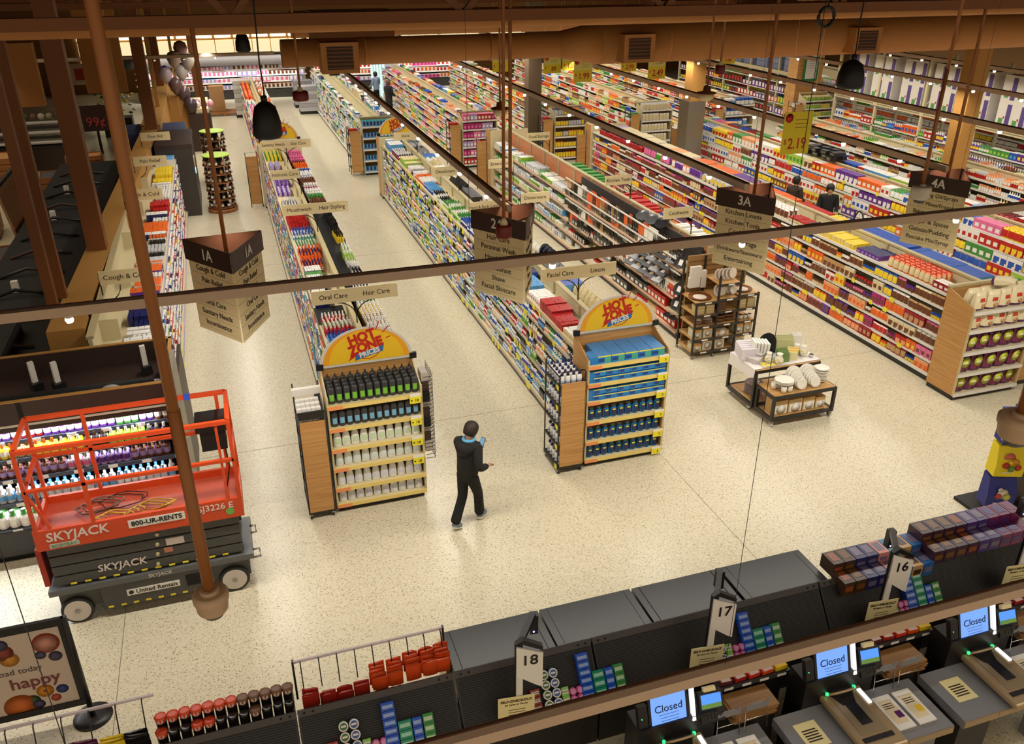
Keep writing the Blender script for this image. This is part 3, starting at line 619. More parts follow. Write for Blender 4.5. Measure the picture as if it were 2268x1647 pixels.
for a, b, pal, ks in ((11.5, 12.3, [S('purple', 'white', 'lilac'), S('purple', 'purple', 'white')], [KF('shampoo_bottle')]), (12.3, 13.2, [S('white', 'white', 'tan')], [KF('shampoo_bottle')]), (13.2, 14.1, [S('tan', 'white', 'cream'), S('yellow', 'white', 'tan')], [KF('shampoo_bottle')]), (14.1, 14.9, [S('white', 'white', 'white'), S('white', 'green', 'black')], [KF('shampoo_bottle')]),
                      (15.2, 16.3, [S('white', 'black', 'silver'), S('grey', 'white', 'grey')], [KF('shampoo_bottle')]), (16.4, 17.5, [S('lime', 'white', 'lime'), S('white', 'lime', 'white')], [KF('shampoo_bottle')]), (18, 18.7, [S('yellow', 'black', 'yellow')], [KF('shampoo_bottle')]), (18.8, 20.4, [S('black', 'black', 'charcoal')], [KF('shampoo_bottle')]), (20.5, 21.6, [S('white', 'green', 'lime'), S('white', 'brown', 'white')], [('hairspray_can', 'slim', (.055, .065), (.2, .24), (.055, .065))]), (21.6, 22.3, [S('green', 'white', 'white'), S('white', 'white', 'white')], [('hairspray_can', 'slim', (.055, .065), (.2, .24), (.055, .065))]),
                      (22.6, 23.6, [S('pink', 'white', 'white'), S('white', 'brown', 'peach')], [('hairspray_can', 'slim', (.055, .065), (.2, .24), (.055, .065))]), (23.6, 24.6, [S('sky', 'blue', 'lilac'), S('magenta', 'white', 'pink')], [('hairspray_can', 'slim', (.055, .065), (.2, .24), (.055, .065))]), (24.6, 25.4, [S('red', 'red', 'crimson'), S('red', 'orange', 'red')], [('hairspray_can', 'slim', (.055, .065), (.2, .24), (.055, .065))]), (25.4, 27.2, [S('white', 'black', 'white'), S('pink', 'pink', 'white')], [('hairspray_can', 'slim', (.055, .065), (.2, .24), (.055, .065))])):
    fill('R', G1X+.54, a, b, LIPS[-1], .26, .26 if 15 < a < 20.5 else .46, ks, pal, W1R, 6, rows=3 if 15 < a < 20.5 else 6)
tags(g1, G1X-.58, 11.6, 26, LIPS[1:], 110, 'g1')
cat_sign(G1X, 12.95, 2.0, 'Oral Care', 'Hair Care', 'the nearest end of the first run'); cat_sign(G1X, 18.2, 2.02, 'Mouthwash', 'Hair Styling', 'the middle of the first run')
cat_sign(G1X, 21.5, 2.02, 'Intimate Care', None, 'the far half of the first run'); cat_sign(G1X, 25.2, 2.02, 'Sanitary Needs', 'Skin Care', 'the far end of the first run')
# -- gondola 2: skin care to the left, linens to the right
G2X = 5.46
g2 = gondola(G2X, .64, 11.35, 28, 2.0, 'long shelf run with Facial Care and Linens signs', 'L', strip=mat('beige_strip', srgb(186, 168, 140), .5))
W2 = 'Facial Care run'
K2 = [KF('lotion_bottle'), KB('body_wash_bottle'), ('deodorant_stick', 'slim', (.05, .065), (.12, .16), (.035, .045)), ('skincare_box', 'box', (.05, .09), (.1, .2), (.05, .07)), KF('lotion_bottle', (.055, .075), (.14, .2))]
for lv, z in enumerate(LIPS[:-1]):
    fill('L', G2X-.62, 11.5, 27.9, z, .24, .45, K2, P_SKIN, W2, lv)
for a, b, pal, ks, rw in ((11.5, 12.1, [S('cream', 'white', 'tan'), S('white', 'white', 'red')], [('skincare_box', 'box', (.07, .08), (.1, .12), (.07, .08))], 5), (12.1, 12.6, [S('red', 'red', 'crimson')], [('skincare_box', 'box', (.045, .05), (.12, .13), (.05, .06))], 6), (12.6, 13.2, [S('red', 'red', 'white'), S('crimson', 'red', 'red')], [('skincare_box', 'box', (.09, .1), (.14, .2), (.09, .1))], 4), (13.2, 13.9, [S('white', 'white', 'red')], [('skincare_box', 'box', (.08, .09), (.1, .14), (.08, .09))], 4),
                          (13.9, 14.5, [S('sky', 'sky', 'blue'), S('blue', 'sky', 'white')], [('skincare_box', 'box', (.07, .08), (.12, .16), (.06, .07))], 5), (14.5, 15.1, [S('navy', 'green', 'navy'), S('blue', 'navy', 'sky')], [('skincare_box', 'box', (.1, .11), (.14, .2), (.1, .12))], 4), (15.2, 15.8, [S('orange', 'white', 'orange')], [KB('lotion_bottle', (.05, .06))], 6), (15.8, 16.6, [S('orange', 'orange', 'white'), S('peach', 'white', 'orange')], [KB('lotion_bottle', (.05, .06))], 6),
                          (16.9, 18.6, [S('white', 'blue', 'navy'), S('white', 'white', 'blue')], [KF('lotion_bottle')], 6), (18.6, 20.2, [S('white', 'green', 'lime'), S('lime', 'white', 'green')], [KF('lotion_bottle')], 6), (20.2, 21.2, [S('white', 'black', 'white'), S('green', 'white', 'white')], [KF('lotion_bottle')], 5), (21.3, 22.3, [S('white', 'sky', 'blue')], [('deodorant_stick', 'slim', (.06, .07), (.13, .16), (.04, .05))], 6), (22.3, 23.3, [S('white', 'orange', 'orange'), S('white', 'white', 'orange')], [('deodorant_stick', 'slim', (.06, .07), (.13, .16), (.04, .05))], 8),
                          (23.3, 24.4, [S('charcoal', 'grey', 'black'), S('red', 'white', 'white')], [('deodorant_stick', 'slim', (.06, .07), (.13, .16), (.04, .05))], 8), (24.5, 25.3, [S('lime', 'cream', 'green'), S('crimson', 'crimson', 'pink')], [('skincare_box', 'box', (.1, .14), (.14, .2), (.09, .12))], 4), (25.4, 26.6, [S('white', 'black', 'red'), S('navy', 'white', 'red')], [KB('body_wash_bottle')], 6), (26.8, 27.7, [S('navy', 'blue', 'purple'), S('sky', 'white', 'navy')], [('skincare_box', 'box', (.1, .14), (.16, .26), (.09, .12))], 4)):
    fill('L', G2X-.56, a, b, LIPS[-1], .3, .48, ks, pal, W2, 6, rows=rw)
tags(g2, G2X-.6, 11.6, 27.5, LIPS[1:], 110, 'g2'); tags(g2, G2X-.6, 18, 27.8, LIPS[2:], 120, 'g2'); tags(g2, G2X-.66, 11.6, 20, LIPS[:1], 10, 'g2')
cat_sign(G2X, 12.75, 2.02, 'Facial Care', 'Linens', 'the nearest end of the second run'); cat_sign(G2X, 17.2, 2.02, 'Hand & Body Lotion', None, 'the middle of the second run')
cat_sign(G2X, 20.6, 2.02, 'Deodorant', None, 'the far half of the second run'); cat_sign(G2X, 25.3, 2.02, 'Shave', None, 'the far end of the second run')
# -- gondola 3: kitchen things
G3X = 9.25
g3 = gondola(G3X, .64, 14.75, 28, 1.98, 'long shelf run with Cookware and Kitchen Tools signs', 'L', strip=mat('rose_strip', srgb(214, 172, 146), .5), lips=(.16, .48, .82, 1.16, 1.5), panel=mat('terracotta_back', srgb(206, 134, 92), .6))
W3 = 'Kitchen Tools run'
K3 = [('storage_tub', 'carton', (.1, .18), (.1, .16), (.1, .16)), ('glass_jar', 'jar', (.08, .12), (.12, .22), (.08, .12)), ('kitchen_box', 'box', (.12, .24), (.1, .22), (.1, .16))]
P3G = [S('lime', 'white', 'green'), S('green', 'green', 'white'), S('white', 'white', 'lime'), S('silver', 'silver', 'white'), S('sky', 'white', 'silver')]
P3K = [S('black', 'black', 'silver'), S('silver', 'silver', 'white'), S('charcoal', 'charcoal', 'white'), S('tan', 'tan', 'cream'), S('red', 'red', 'white'), S('white', 'white', 'grey')]
for lv, z in enumerate((.16, .48, .82, 1.16, 1.5)):
    fill('L', G3X-.6, 21.6, 27.9, z, .3, .45, K3, P3G, W3, lv+2 if lv == 4 else lv, rows=2 if lv < 4 else 4)
    fill('L', G3X-.6, 14.9, 21.4, z, .3, .45, K3, P3K if lv > 0 else P3K[1:5], W3, lv+2 if lv == 4 else lv, dens=.85 if lv < 3 else 0)
# hanging utensils along the near part of the kitchen run
UT = {}
def utensil(kind):
    b = MB()
    if kind == 'spatula': b.box(-.012, .012, -.006, .006, -.28, 0).box(-.035, .035, -.004, .004, -.36, -.26)
    elif kind == 'ladle': b.box(-.008, .008, -.005, .005, -.28, 0).lathe([(.04, -.36), (.045, -.33), (.03, -.28)], 7)
    elif kind == 'whisk': b.box(-.01, .01, -.008, .008, -.16, 0).lathe([(.008, -.34), (.035, -.3), (.03, -.22), (.008, -.15)], 6)
    elif kind == 'card': b.box(-.05, .05, -.004, .004, -.24, 0)
    elif kind == 'peeler': b.box(-.015, .015, -.006, .006, -.2, 0).box(-.03, .03, -.005, .005, -.22, -.2)
    return b
UTM = [('spatula', black, 'black'), ('spatula', mat('utensil_wood', srgb(196, 150, 96), .5), 'wooden'), ('ladle', steel, 'steel'), ('ladle', black, 'black'), ('whisk', steel, 'steel'), ('card', white, 'white'), ('card', mat('utensil_red', srgb(190, 40, 34), .5), 'red'), ('peeler', black, 'black'), ('peeler', steel, 'steel'), ('card', mat('utensil_orange', srgb(226, 100, 40), .5), 'orange')]
uc = {}
pegx = G3X-.2
MB().box(-.14, -.1, .1, 6.6, .9, 1.96).build('peg_panel', mat('peg_grey', srgb(58, 54, 52), .6), g3)
for row, z in enumerate((1.95, 1.67, 1.39, 1.11)):
    yy = 15.0+random.random()*.2
    MB().box(-.6, -.58, .1, 6.6, z-.005, z+.03).build('hook_rail', whitem, g3)
    while yy < 21.2:
        k, m, cn = random.choice(UTM); n = random.randint(2, 4)
        for i in range(n):
            for dpt in (0, 1):
                if uc.get(k, 0) > 170: continue
                key = (k, cn)
                if key not in UT:
                    UT[key] = utensil(k).build({'card': 'gadget_card', 'peeler': 'hand_peeler'}.get(k, k), m); o = UT[key]
                else:
                    o = UT[key].copy(); COL.objects.link(o)
                o.location = (G3X-.57+.12*dpt, yy, z); o.rotation_euler = (0, 0, -PI/2+random.uniform(-.2, .2))
                nm = {'card': 'carded kitchen gadget', 'peeler': 'hand peeler'}.get(k, 'kitchen '+k)
                lb = '%s %s hanging on the %s hook rail' % (cn, nm, ('top', 'second', 'third', 'lowest')[row]); uc[lb] = uc.get(lb, 0)+1
                tag(o, '%s, %s from near end' % (lb, nth(uc[lb])), 'utensil', lb); uc[k] = uc.get(k, 0)+1
            yy += .075
        yy += .02
# fanned baking pans and frying pans at the near end
panm = mat('pan_dark', srgb(58, 56, 58), .3, .5); pang = mat('pan_grey', srgb(120, 120, 122), .3, .6)
def pan_rect(m): return MB().box(-.17, .17, -.012, .012, 0, .24).box(-.15, .15, -.02, -.01, .02, .22)
for r in range(4):
    for c in range(5):
        y = 15.3+c*.34+r*.14; z = 1.62-r*.19-c*.01
        o = MB().box(-.16, .16, -.14, .14, 0, .035).build('baking_pan', panm if (r+c) % 3 else pang); o.location = (G3X-.52-r*.02, y, z); o.rotation_euler = (0, -.55, .25)
        card = MB().box(-.07, .07, -.05, .05, .035, .038).build('paper_label', [white, mat('label_cream', srgb(214, 190, 140), .5)][c % 2], o)
        tag(o, 'dark baking pan with paper label, %s from near end, %s row of the fan' % (nth(c+1), ('top', 'second', 'third', 'lowest')[r]), 'pan', 'baking pans fanned on the kitchen run row %d' % r)
for i, (y, z, m) in enumerate(((17.25, 1.98, pang), (16.9, 1.98, pang), (16.5, 2.0, panm))):
    o = MB().lathe([(.14, 0), (.17, .05), (.155, .05), (.13, .012)], 16).build('cake_tin', m); o.location = (G3X-.3+.05*i, y, z); o.rotation_euler = (.3, -.5, 0)
    tag(o, ('far', 'middle', 'near')[i]+' round grey cake tin on top of the kitchen run', 'tin', 'round cake tins')
for i, (y, z) in enumerate(((14.75, 1.72), (14.72, 1.15), (14.78, .8), (14.8, .45), (15.05, .42))):
    t = thing('frying_pan', 'black frying pan %s, near end of kitchen run' % ('hung highest', 'hung in the middle', 'hung lower', 'lying on the bottom shelf', 'lying behind on the bottom shelf')[i], 'pan', (G3X-.66, y, z)); t.rotation_euler = (0, -1.1 if i < 3 else 0, .3)
    MB().lathe([(.1, 0), (.14, .035), (.13, .035), (.095, .008)], 16).build('bowl', panm, t); MB().bar((.13, 0, .03), (.32, 0, .06), .03, .015).build('handle', black, t)
    if i < 3: MB().box(-.06, .06, -.05, .05, .01, .013).build('paper_sleeve', white, t)
# bright placemats, tea towels and slow stock lying behind the kitchen spine
for a, b, c, nm in ((15.1, 16.9, 'white', 'folded white napkin'), (18.1, 19.6, 'red', 'red coat hanger'), (21.3, 23.2, 'green', 'green chopping mat')):
    i = 0
    for y in np.arange(a, b, .13):
        o = MB().box(-.28, .28, 0, .1, 0, .05+.04*(i % 3)).build(nm.split()[-1]+'_stack', mat('lin_'+c, [1, .9, .8] and CN[c], .6)); o.location = (G3X+.36, y, 1.86-.1); i += 1
        tag(o, '%s stacked behind the kitchen run, %s from near end' % (nm, nth(i)), 'linen' if c == 'white' else 'kitchenware', nm+'s behind the kitchen run')
for a, lv in ((20.2, 0), (17.0, 0)): pass
cat_sign(G3X, 15.6, 1.98, 'Cookware', None, 'the near end of the kitchen run'); cat_sign(G3X, 18.6, 1.98, 'Kitchen Tools', None, 'the middle of the kitchen run'); cat_sign(G3X, 24.2, 1.98, 'Food Storage', None, 'the far half of the kitchen run')
# linens side of run two: wire frame, plate stacks
lin = [S('cream', 'cream', 'white'), S('white', 'white', 'cream'), S('grey', 'grey', 'white'), S('black', 'black', 'grey'), S('sky', 'blue', 'white')]
for lv, z in ((6, LIPS[-1]),):
    fill('R', G2X+.56, 11.6, 27.7, z, .26, .45, [('towel_pack', 'pouch', (.12, .2), (.12, .24), (.12, .2)), ('table_box', 'carton', (.14, .24), (.08, .2), (.12, .2))], lin, 'Linens side', 6, rows=2, dens=.8)
cat_sign(G2X+.75, 18.0, 1.9, None, 'Dinnerware', 'the Linens side of the second run')
cat_sign(7.2, 21.5, 1.9, 'Entertaining', None, 'the shelves before the kitchen run')
# -- gondola 4: baking
G4X = 12.93
g4 = gondola(G4X, .66, 11.35, 28, 1.98, 'long white lipped shelf run of baking mixes beside the corn chip endcap', 'L')
W4 = 'baking run'
K4 = [('cake_mix_box', 'box', (.12, .15), (.18, .22), (.05, .07)), ('cake_mix_box', 'box2', (.12, .15), (.17, .21), (.05, .07)), ('frosting_tub', 'jar', (.075, .09), (.1, .12), (.075, .09)), ('baking_pouch', 'pouch', (.1, .14), (.17, .21), (.05, .08)), ('flour_bag', 'bag', (.1, .14), (.17, .22), (.07, .1))]
for lv, z in enumerate(LIPS[:-1]):
    fill('L', G4X-.64, 11.5, 27.9, z, .25, .45, K4 if lv < 5 else K4[2:4], P_BAKE, W4, lv)
for a, b, pal, ks, rw in ((11.5, 11.9, [S('crimson', 'white', 'white')], [('cake_mix_box', 'box', (.12, .14), (.12, .14), (.1, .12))], 2), (11.9, 13.3, [S('red', 'red', 'tan'), S('orange', 'red', 'cream')], [('pretzel_bag', 'bag', (.13, .15), (.2, .24), (.1, .12))], 4), (13.4, 14.2, [S('purple', 'navy', 'lilac')], [('cake_mix_box', 'box', (.1, .12), (.08, .1), (.1, .12))], 4), (14.2, 15.4, [S('yellow', 'yellow', 'cream')], [('cake_mix_box', 'carton', (.07, .08), (.1, .12), (.1, .12))], 4), (15.5, 16.6, [S('red', 'black', 'white'), S('brown', 'red', 'cream')], [('spice_jar', 'jar', (.05, .06), (.1, .12), (.05, .06))], 6),
                          (16.6, 17.8, [S('white', 'white', 'brown'), S('cream', 'white', 'tan')], [('baking_pouch', 'pouch', (.14, .17), (.2, .24), (.1, .12))], 3), (17.8, 19.2, [S('purple', 'purple', 'white'), S('brown', 'purple', 'white')], [('baking_pouch', 'pouch', (.12, .14), (.16, .2), (.1, .12))], 3), (19.3, 20.6, [S('silver', 'white', 'yellow')], [('fruit_drum', 'drum', (.2, .22), (.2, .22), (.36, .4))], 1), (20.7, 22.4, [S('lilac', 'white', 'purple'), S('orange', 'yellow', 'white')], [('baking_pouch', 'pouch', (.14, .2), (.2, .26), (.1, .12))], 3), (22.5, 24.2, [S('white', 'sky', 'blue'), S('purple', 'white', 'pink'), S('lime', 'white', 'green')], [('baking_pouch', 'pouch', (.14, .2), (.2, .26), (.1, .12))], 3), (24.3, 27.6, [S('red', 'black', 'crimson'), S('crimson', 'black', 'red')], [('sauce_bottle', 'bottle', (.07, .08), (.22, .26), (.07, .08))], 6)):
    fill('L', G4X-.58, a, b, LIPS[-1], .3, .5, ks, pal, W4, 6, rows=rw)
for a, b, pal, hh in ((11.6, 13.4, [S('sky', 'blue', 'white', 'brown')], (.2, .22)), (13.5, 15.2, [S('blue', 'blue', 'white', 'brown')], (.2, .22)), (15.3, 16.3, [S('yellow', 'yellow', 'green')], (.12, .14)), (16.3, 17.6, [S('red', 'red', 'cream'), S('peach', 'red', 'white')], (.1, .16)), (17.6, 19.4, [S('peach', 'orange', 'yellow'), S('orange', 'orange', 'cream')], (.14, .2)), (19.5, 20.3, [S('lilac', 'purple', 'white')], (.16, .2)), (20.3, 22.5, [S('orange', 'orange', 'yellow'), S('peach', 'orange', 'white')], (.16, .2)), (22.6, 24.8, [S('white', 'cream', 'red'), S('cream', 'peach', 'white')], (.16, .2)), (24.8, 27.8, [S('lilac', 'lilac', 'white'), S('white', 'cream', 'green'), S('sky', 'lilac', 'white')], (.16, .22))):
    fill('R', G4X+.6, a, b, LIPS[-1]-.02, .3, .52, [('snack_box', 'box', (.13, .16), hh, (.05, .06))], pal, 'back of baking run', 6, rows=8)
tags(g4, G4X-.62, 12, 22, LIPS[1:5], 20, 'g4')
# -- gondolas 5, 6 and 7 further right
for gx, nm, where, pal, ks in ((16.65, 'long shelf run of cereal and snacks behind the baking run', 'left of cereal run', P_FOOD, [('cereal_box', 'box', (.15, .2), (.2, .26), (.06, .08)), ('cereal_box', 'box2', (.14, .2), (.2, .26), (.06, .08)), ('cracker_bag', 'bag', (.14, .2), (.2, .25), (.08, .1))]),
                               (20.4, 'long shelf run of jars and bottles before the paper towels', 'left of jar run', P_PANTRY, [('sauce_jar', 'jar', (.07, .09), (.13, .17), (.07, .09)), ('soup_can', 'can', (.07, .08), (.1, .12), (.07, .08)), ('oil_bottle', 'bottle', (.07, .09), (.2, .25), (.07, .09))])):
    g = gondola(gx, .66, 12.2, 28, 1.98, nm, 'L')
    for lv, z in enumerate(LIPS[:-1]): fill('L', gx-.64, 12.3, 27.9, z, .25, .45, ks, pal, where, lv)
    fill('L', gx-.58, 12.3, 27.9, LIPS[-1], .28, .5, ks, pal, where, 6, rows=4)
    fill('R', gx+.6, 12.3, 27.9, LIPS[-1], .28, .5, ks, pal, where.replace('left', 'right'), 6, rows=4)
    tags(g, gx-.62, 14, 26, LIPS[2:], 14, '')
# -- pallet racking with paper towels along the right
G7X = 24.2
rk = thing('pallet_rack', 'tall cream pallet rack holding packs of paper towels', 'racking', (G7X, 13, 0))
for k in range(8):
    y = k*2.4
    for dx in (-.5, .5): MB().box(dx-.05, dx+.05, y-.04, y+.04, 0, 4.2).build('rack_post', cream, rk)
    MB().bar((-.45, y, 2.5), (.45, y, 3.4), .05).build('brace', cream, rk); MB().bar((.45, y, 3.4), (-.45, y, 4.1), .05).build('brace', cream, rk)
    if k < 7:
        bm = MB().box(-.56, -.5, y, y+2.4, 2.2, 2.36).build('rack_beam', cream, rk)
        MB().box(-.565, -.56, y+.1, y+2.3, 2.25, 2.29).build('beam_slots', mat('slot_line', srgb(150, 138, 106), .6), bm)
        MB().box(-.5, .5, y, y+2.4, 2.3, 2.34).build('rack_deck', mat('deck_blue', srgb(40, 60, 120), .6), rk)
for lv, z in enumerate((.16, .6, 1.05, 1.5)):
    box('rack_shelf', whitem, rk, -.55, .5, 0, 16.8, z-.04, z)
    fill('L', G7X-.55, 13.1, 29.7, z, .42, .5, [('cleaner_bottle', 'bottle', (.09, .12), (.24, .32), (.08, .1)), ('spray_bottle', 'flat', (.09, .12), (.24, .32), (.07, .09)), ('cleaner_box', 'box', (.14, .2), (.2, .3), (.1, .14))], [S('blue', 'white', 'sky'), S('green', 'white', 'lime'), S('orange', 'white', 'blue'), S('white', 'red', 'orange'), S('purple', 'white', 'yellow'), S('green', 'green', 'white'), S('red', 'white', 'white'), S('white', 'blue', 'blue'), S('yellow', 'orange', 'red')], 'below paper towels', lv, rows=2)
# paper towel packs: two columns of rolls each, wrapped
ptw = mat('towel_wrap', srgb(224, 216, 204), .35); ptp = mat('towel_print', srgb(92, 74, 132), .4); ptg = mat('towel_sprig', srgb(90, 150, 80), .5); ptr = mat('towel_berry', srgb(190, 50, 50), .5)
def towel_pack(loc, i):
    t = thing('paper_towel_pack', 'first tall white purple panelled paper towel pack from the near end', 'paper towels', loc, 0, 'paper towel packs on the pallet rack'); t.scale = (1.1, 1.3, 1.3)
    MB().box(-.3, .3, -.42, .42, 0, 1.25).build('wrap', ptw, t)
    for j in range(2):
        for k in range(2):
            MB().box(-.306, -.3, -.4+.42*k, -.27+.42*k, .06+.62*j, .58+.62*j).build('purple_panel', ptp, t)
            s_ = MB().box(-.305, -.3, -.2+.42*k, -.08+.42*k, .1+.62*j, .24+.62*j).build('green_sprig', ptg, t)
            MB().box(-.306, -.3, -.24+.42*k, -.2+.42*k, .24+.62*j, .29+.62*j).build('red_berry', ptr, t)
    return t
i = 0
pt0 = None
for i, y in enumerate(np.arange(13.8, 29.5, 1.5)):
    if pt0 is None: pt0 = towel_pack((G7X-.15, y, 2.36), 0)
    else: dup(pt0, (G7X-.15+random.uniform(-.05, .05), y, 2.36), 0, '%s tall white purple panelled paper towel pack from the near end' % nth(i+1))
# water bottle packs further down the same rack
wb = mat('water_wrap', srgb(150, 160, 196), .12, .0, noise=.35, nscale=7)
for i, y in enumerate(np.arange(34.6, 46, 1.15)):
    t = thing('water_case_stack', '%s shrink wrapped stack of bottled water from the near end' % nth(i+1), 'water', (G7X-.1+1.8, y, 2.36), 0, 'stacks of bottled water on the rack')
    for k in range(4): MB().box(-.3, .3, -.45, .45, k*.26, k*.26+.245).build('water_case', wb, t)
rk2 = thing('pallet_rack', 'tall cream pallet rack holding bottled water past the maple column', 'racking', (26, 34, 0))
for k in range(6):
    y = k*2.4
    MB().box(-.55, -.45, y-.04, y+.04, 0, 4.2).build('rack_post', cream, rk2)
    if k < 5: MB().box(-.56, -.5, y, y+2.4, 2.2, 2.36).build('rack_beam', cream, rk2); MB().box(-.5, .5, y, y+2.4, 2.3, 2.34).build('rack_deck', whitem, rk2)
for lv, z in enumerate((.4, .9, 1.4, 1.85)):
    box('rack_shelf', whitem, rk2, -.55, .5, 0, 12, z-.04, z)
    fill('L', 25.45, 34.1, 45.8, z, .4, .5, [('soda_pack', 'carton', (.2, .3), (.14, .3), (.14, .2))], [S('red', 'red', 'white'), S('black', 'black', 'red'), S('orange', 'orange', 'yellow'), S('purple', 'purple', 'white'), S('green', 'green', 'yellow'), S('brown', 'black', 'yellow')], 'below bottled water', lv)
# ---------------- second bank beyond the cross aisle
def sidecap_panel(t, x, y, h=1.62): pass
B2 = [(5.4, P_SKIN, 'second shelf run beyond the cross aisle, vitamins and lotions', 'far vitamins run', [('vitamin_jar', 'jar', (.07, .1), (.12, .18), (.07, .09)), ('vitamin_box', 'box', (.08, .16), (.14, .24), (.06, .08))]),
      (9.2, P_FOOD, 'third shelf run beyond the cross aisle, tea and baby goods', 'far tea run', [('tea_box', 'box', (.1, .18), (.1, .2), (.08, .12)), ('tea_box', 'box2', (.12, .18), (.14, .22), (.08, .12))]),
      (12.9, P_PANTRY, 'fourth shelf run beyond the cross aisle, organic food', 'far organic run', [('pasta_box', 'box', (.1, .2), (.14, .24), (.06, .1)), ('organic_jar', 'jar', (.08, .1), (.14, .2), (.08, .1))]),
      (16.6, P_PANTRY, 'fifth shelf run beyond the cross aisle, sauces and tins', 'far sauce run', [('sauce_tin', 'can', (.09, .12), (.12, .2), (.09, .12)), ('pasta_box', 'box', (.12, .2), (.14, .24), (.06, .1))]),
      (20.4, P_PANTRY, 'sixth shelf run beyond the cross aisle, soups', 'far soup run', [('soup_tin', 'can', (.09, .12), (.12, .18), (.09, .12)), ('soup_box', 'box', (.12, .2), (.14, .24), (.06, .1))])]
for gx, pal, lab, where, ks in B2:
    g = gondola(gx, .64, 32.1, 48, 1.98, lab, 'L', uprights=False)
    for lv, z in enumerate(LIPS[:-1]): fill('L', gx-.62, 32.2, 47.8, z, .24, .45, ks, pal, where, lv)
    fill('L', gx-.56, 32.2, 47.8, LIPS[-1], .24, .48, ks, pal, where, 6, rows=2)
    fill('R', gx+.56, 32.2, 47.8, LIPS[-1], .24, .48, ks, pal, where+' back', 6, rows=2)
    tags(g, gx-.6, 32.5, 44, LIPS[1:], 40, '')
# ---------------- far end of the first aisle: run with bakery goods
g0 = gondola(1.7, .6, 31.5, 47, 1.7, 'first shelf run beyond the cross aisle', 'L', uprights=False, lips=(.16, .5, .85, 1.2, 1.5))
fill('L', 1.16, 31.6, 46.8, 1.5, .3, .5, [('towel_pack', 'pouch', (.2, .3), (.12, .24), (.14, .2))], [S('orange', 'yellow', 'red'), S('pink', 'pink', 'white'), S('white', 'white', 'teal'), S('peach', 'orange', 'white')], 'far first run', 6, rows=2)
fill('R', 2.24, 31.6, 46.8, 1.5, .3, .5, [('towel_pack', 'pouch', (.2, .3), (.12, .24), (.14, .2))], [S('white', 'white', 'green'), S('orange', 'teal', 'white'), S('red', 'white', 'white'), S('navy', 'white', 'red')], 'far first run', 6, rows=2)
for lv, z in enumerate((.16, .5, .85, 1.2)): fill('L', 1.12, 31.6, 46.8, z, .3, .5, [('dental_box', 'box', (.1, .16), (.1, .24), (.08, .1))], P_FOOD, 'far first run', lv)
# ---------------- cough and cold shelves against the low wall (looking to +x)
cc = thing('shelf_run', 'shelf run of cold remedies against the low tan wall', 'shelving', (-1.95, 13.2, 0))
CL = 17.0
box('kick_base', blackm, cc, -.5, .56, 0, CL, 0, .1); box('back_panel', cream, cc, -.42, -.36, 0, CL, .1, 2.2); box('spine_cap', creamd, cc, -.44, -.33, 0, CL, 2.2, 2.24)
lav = mat('lavender_strip', srgb(176, 168, 190), .5)
for i, z in enumerate(LIPS):
    sh = box('shelf', cream, cc, -.36, .5 if i else .58, 0, CL, z-.03, z); box('price_strip', lav, sh, .5 if i else .58, .515 if i else .595, 0, CL, z-.045, z+.015)
WC = 'Cough and Cold shelves'
PC = [S('orange', 'white', 'orange'), S('red', 'white', 'blue'), S('blue', 'white', 'white'), S('purple', 'white', 'orange'), S('white', 'white', 'blue'), S('navy', 'white', 'white'), S('yellow', 'navy', 'white'), S('pink', 'white', 'red'), S('silver', 'white', 'green')]
for lv, z in enumerate(LIPS[:-1]): fill('R', -1.4, 13.4, 30, z, .24, .45, [('remedy_box', 'box', (.06, .12), (.1, .2), (.05, .07)), ('remedy_bottle', 'jar', (.05, .07), (.1, .14), (.05, .07))], PC, WC, lv)
for a, b, pal in ((13.4, 14.2, [S('white', 'white', 'blue'), S('blue', 'white', 'sky')]), (14.3, 15.6, [S('navy', 'navy', 'white'), S('silver', 'white', 'sky')]), (15.7, 17.6, [S('white', 'orange', 'red'), S('purple', 'orange', 'white'), S('orange', 'white', 'orange')]), (17.7, 19.3, [S('black', 'black', 'white'), S('white', 'silver', 'grey')]), (19.4, 21.4, [S('navy', 'white', 'red'), S('orange', 'orange', 'white'), S('white', 'yellow', 'navy')]), (21.4, 22.6, [S('red', 'red', 'crimson')]), (22.8, 24.4, [S('white', 'white', 'silver')]), (24.4, 26.6, [S('yellow', 'yellow', 'navy'), S('navy', 'yellow', 'yellow')]), (27, 29.6, [S('white', 'sky', 'sky')])):
    fill('R', -1.46, a, b, LIPS[-1], .26, .5, [('remedy_box', 'box', (.08, .14), (.1, .2), (.08, .1)), ('remedy_bottle', 'jar', (.06, .07), (.1, .14), (.06, .07))], pal, WC, 6, rows=5)
o_ = len(GOODS)
for k in range(7): 
    o = MB().box(-.03, .26, -.012, .012, 0, .34).build('shelf_divider', cream, cc); o.location = (-.34, .9+k*2.5, 1.8)
for i in range(34):
    y = random.uniform(.3, CL-.4); z = random.choice(LIPS)
    if seen((-1.3, y+13.2, z)): MB().box(.6, .604, y-.05, y+.05, z-.05, z+.02).build('sale_tag', tagy, cc)
def flag_sign(y, nm, where):
    t = thing('topic_sign', 'cream flag sign reading %s %s' % (nm, where), 'sign', (-2.3, y, 2.22), 0, 'topic signs standing on the shelving')
    MB().tube([(0, 0, 0), (0, 0, .42)], .011, 6).build('post', blackm, t)
    b = box('board', signc, t, 0, .82, -.012, .012, .2, .44); text(nm, .12, ink, b, (.41, -.0135, .32))
    MB().tube([(.3*math.sin(a_), 0, -.12+.3*(1-math.cos(a_))) for a_ in np.linspace(0, PI/2, 6)], .01, 5).build('bracket', blackm, t)
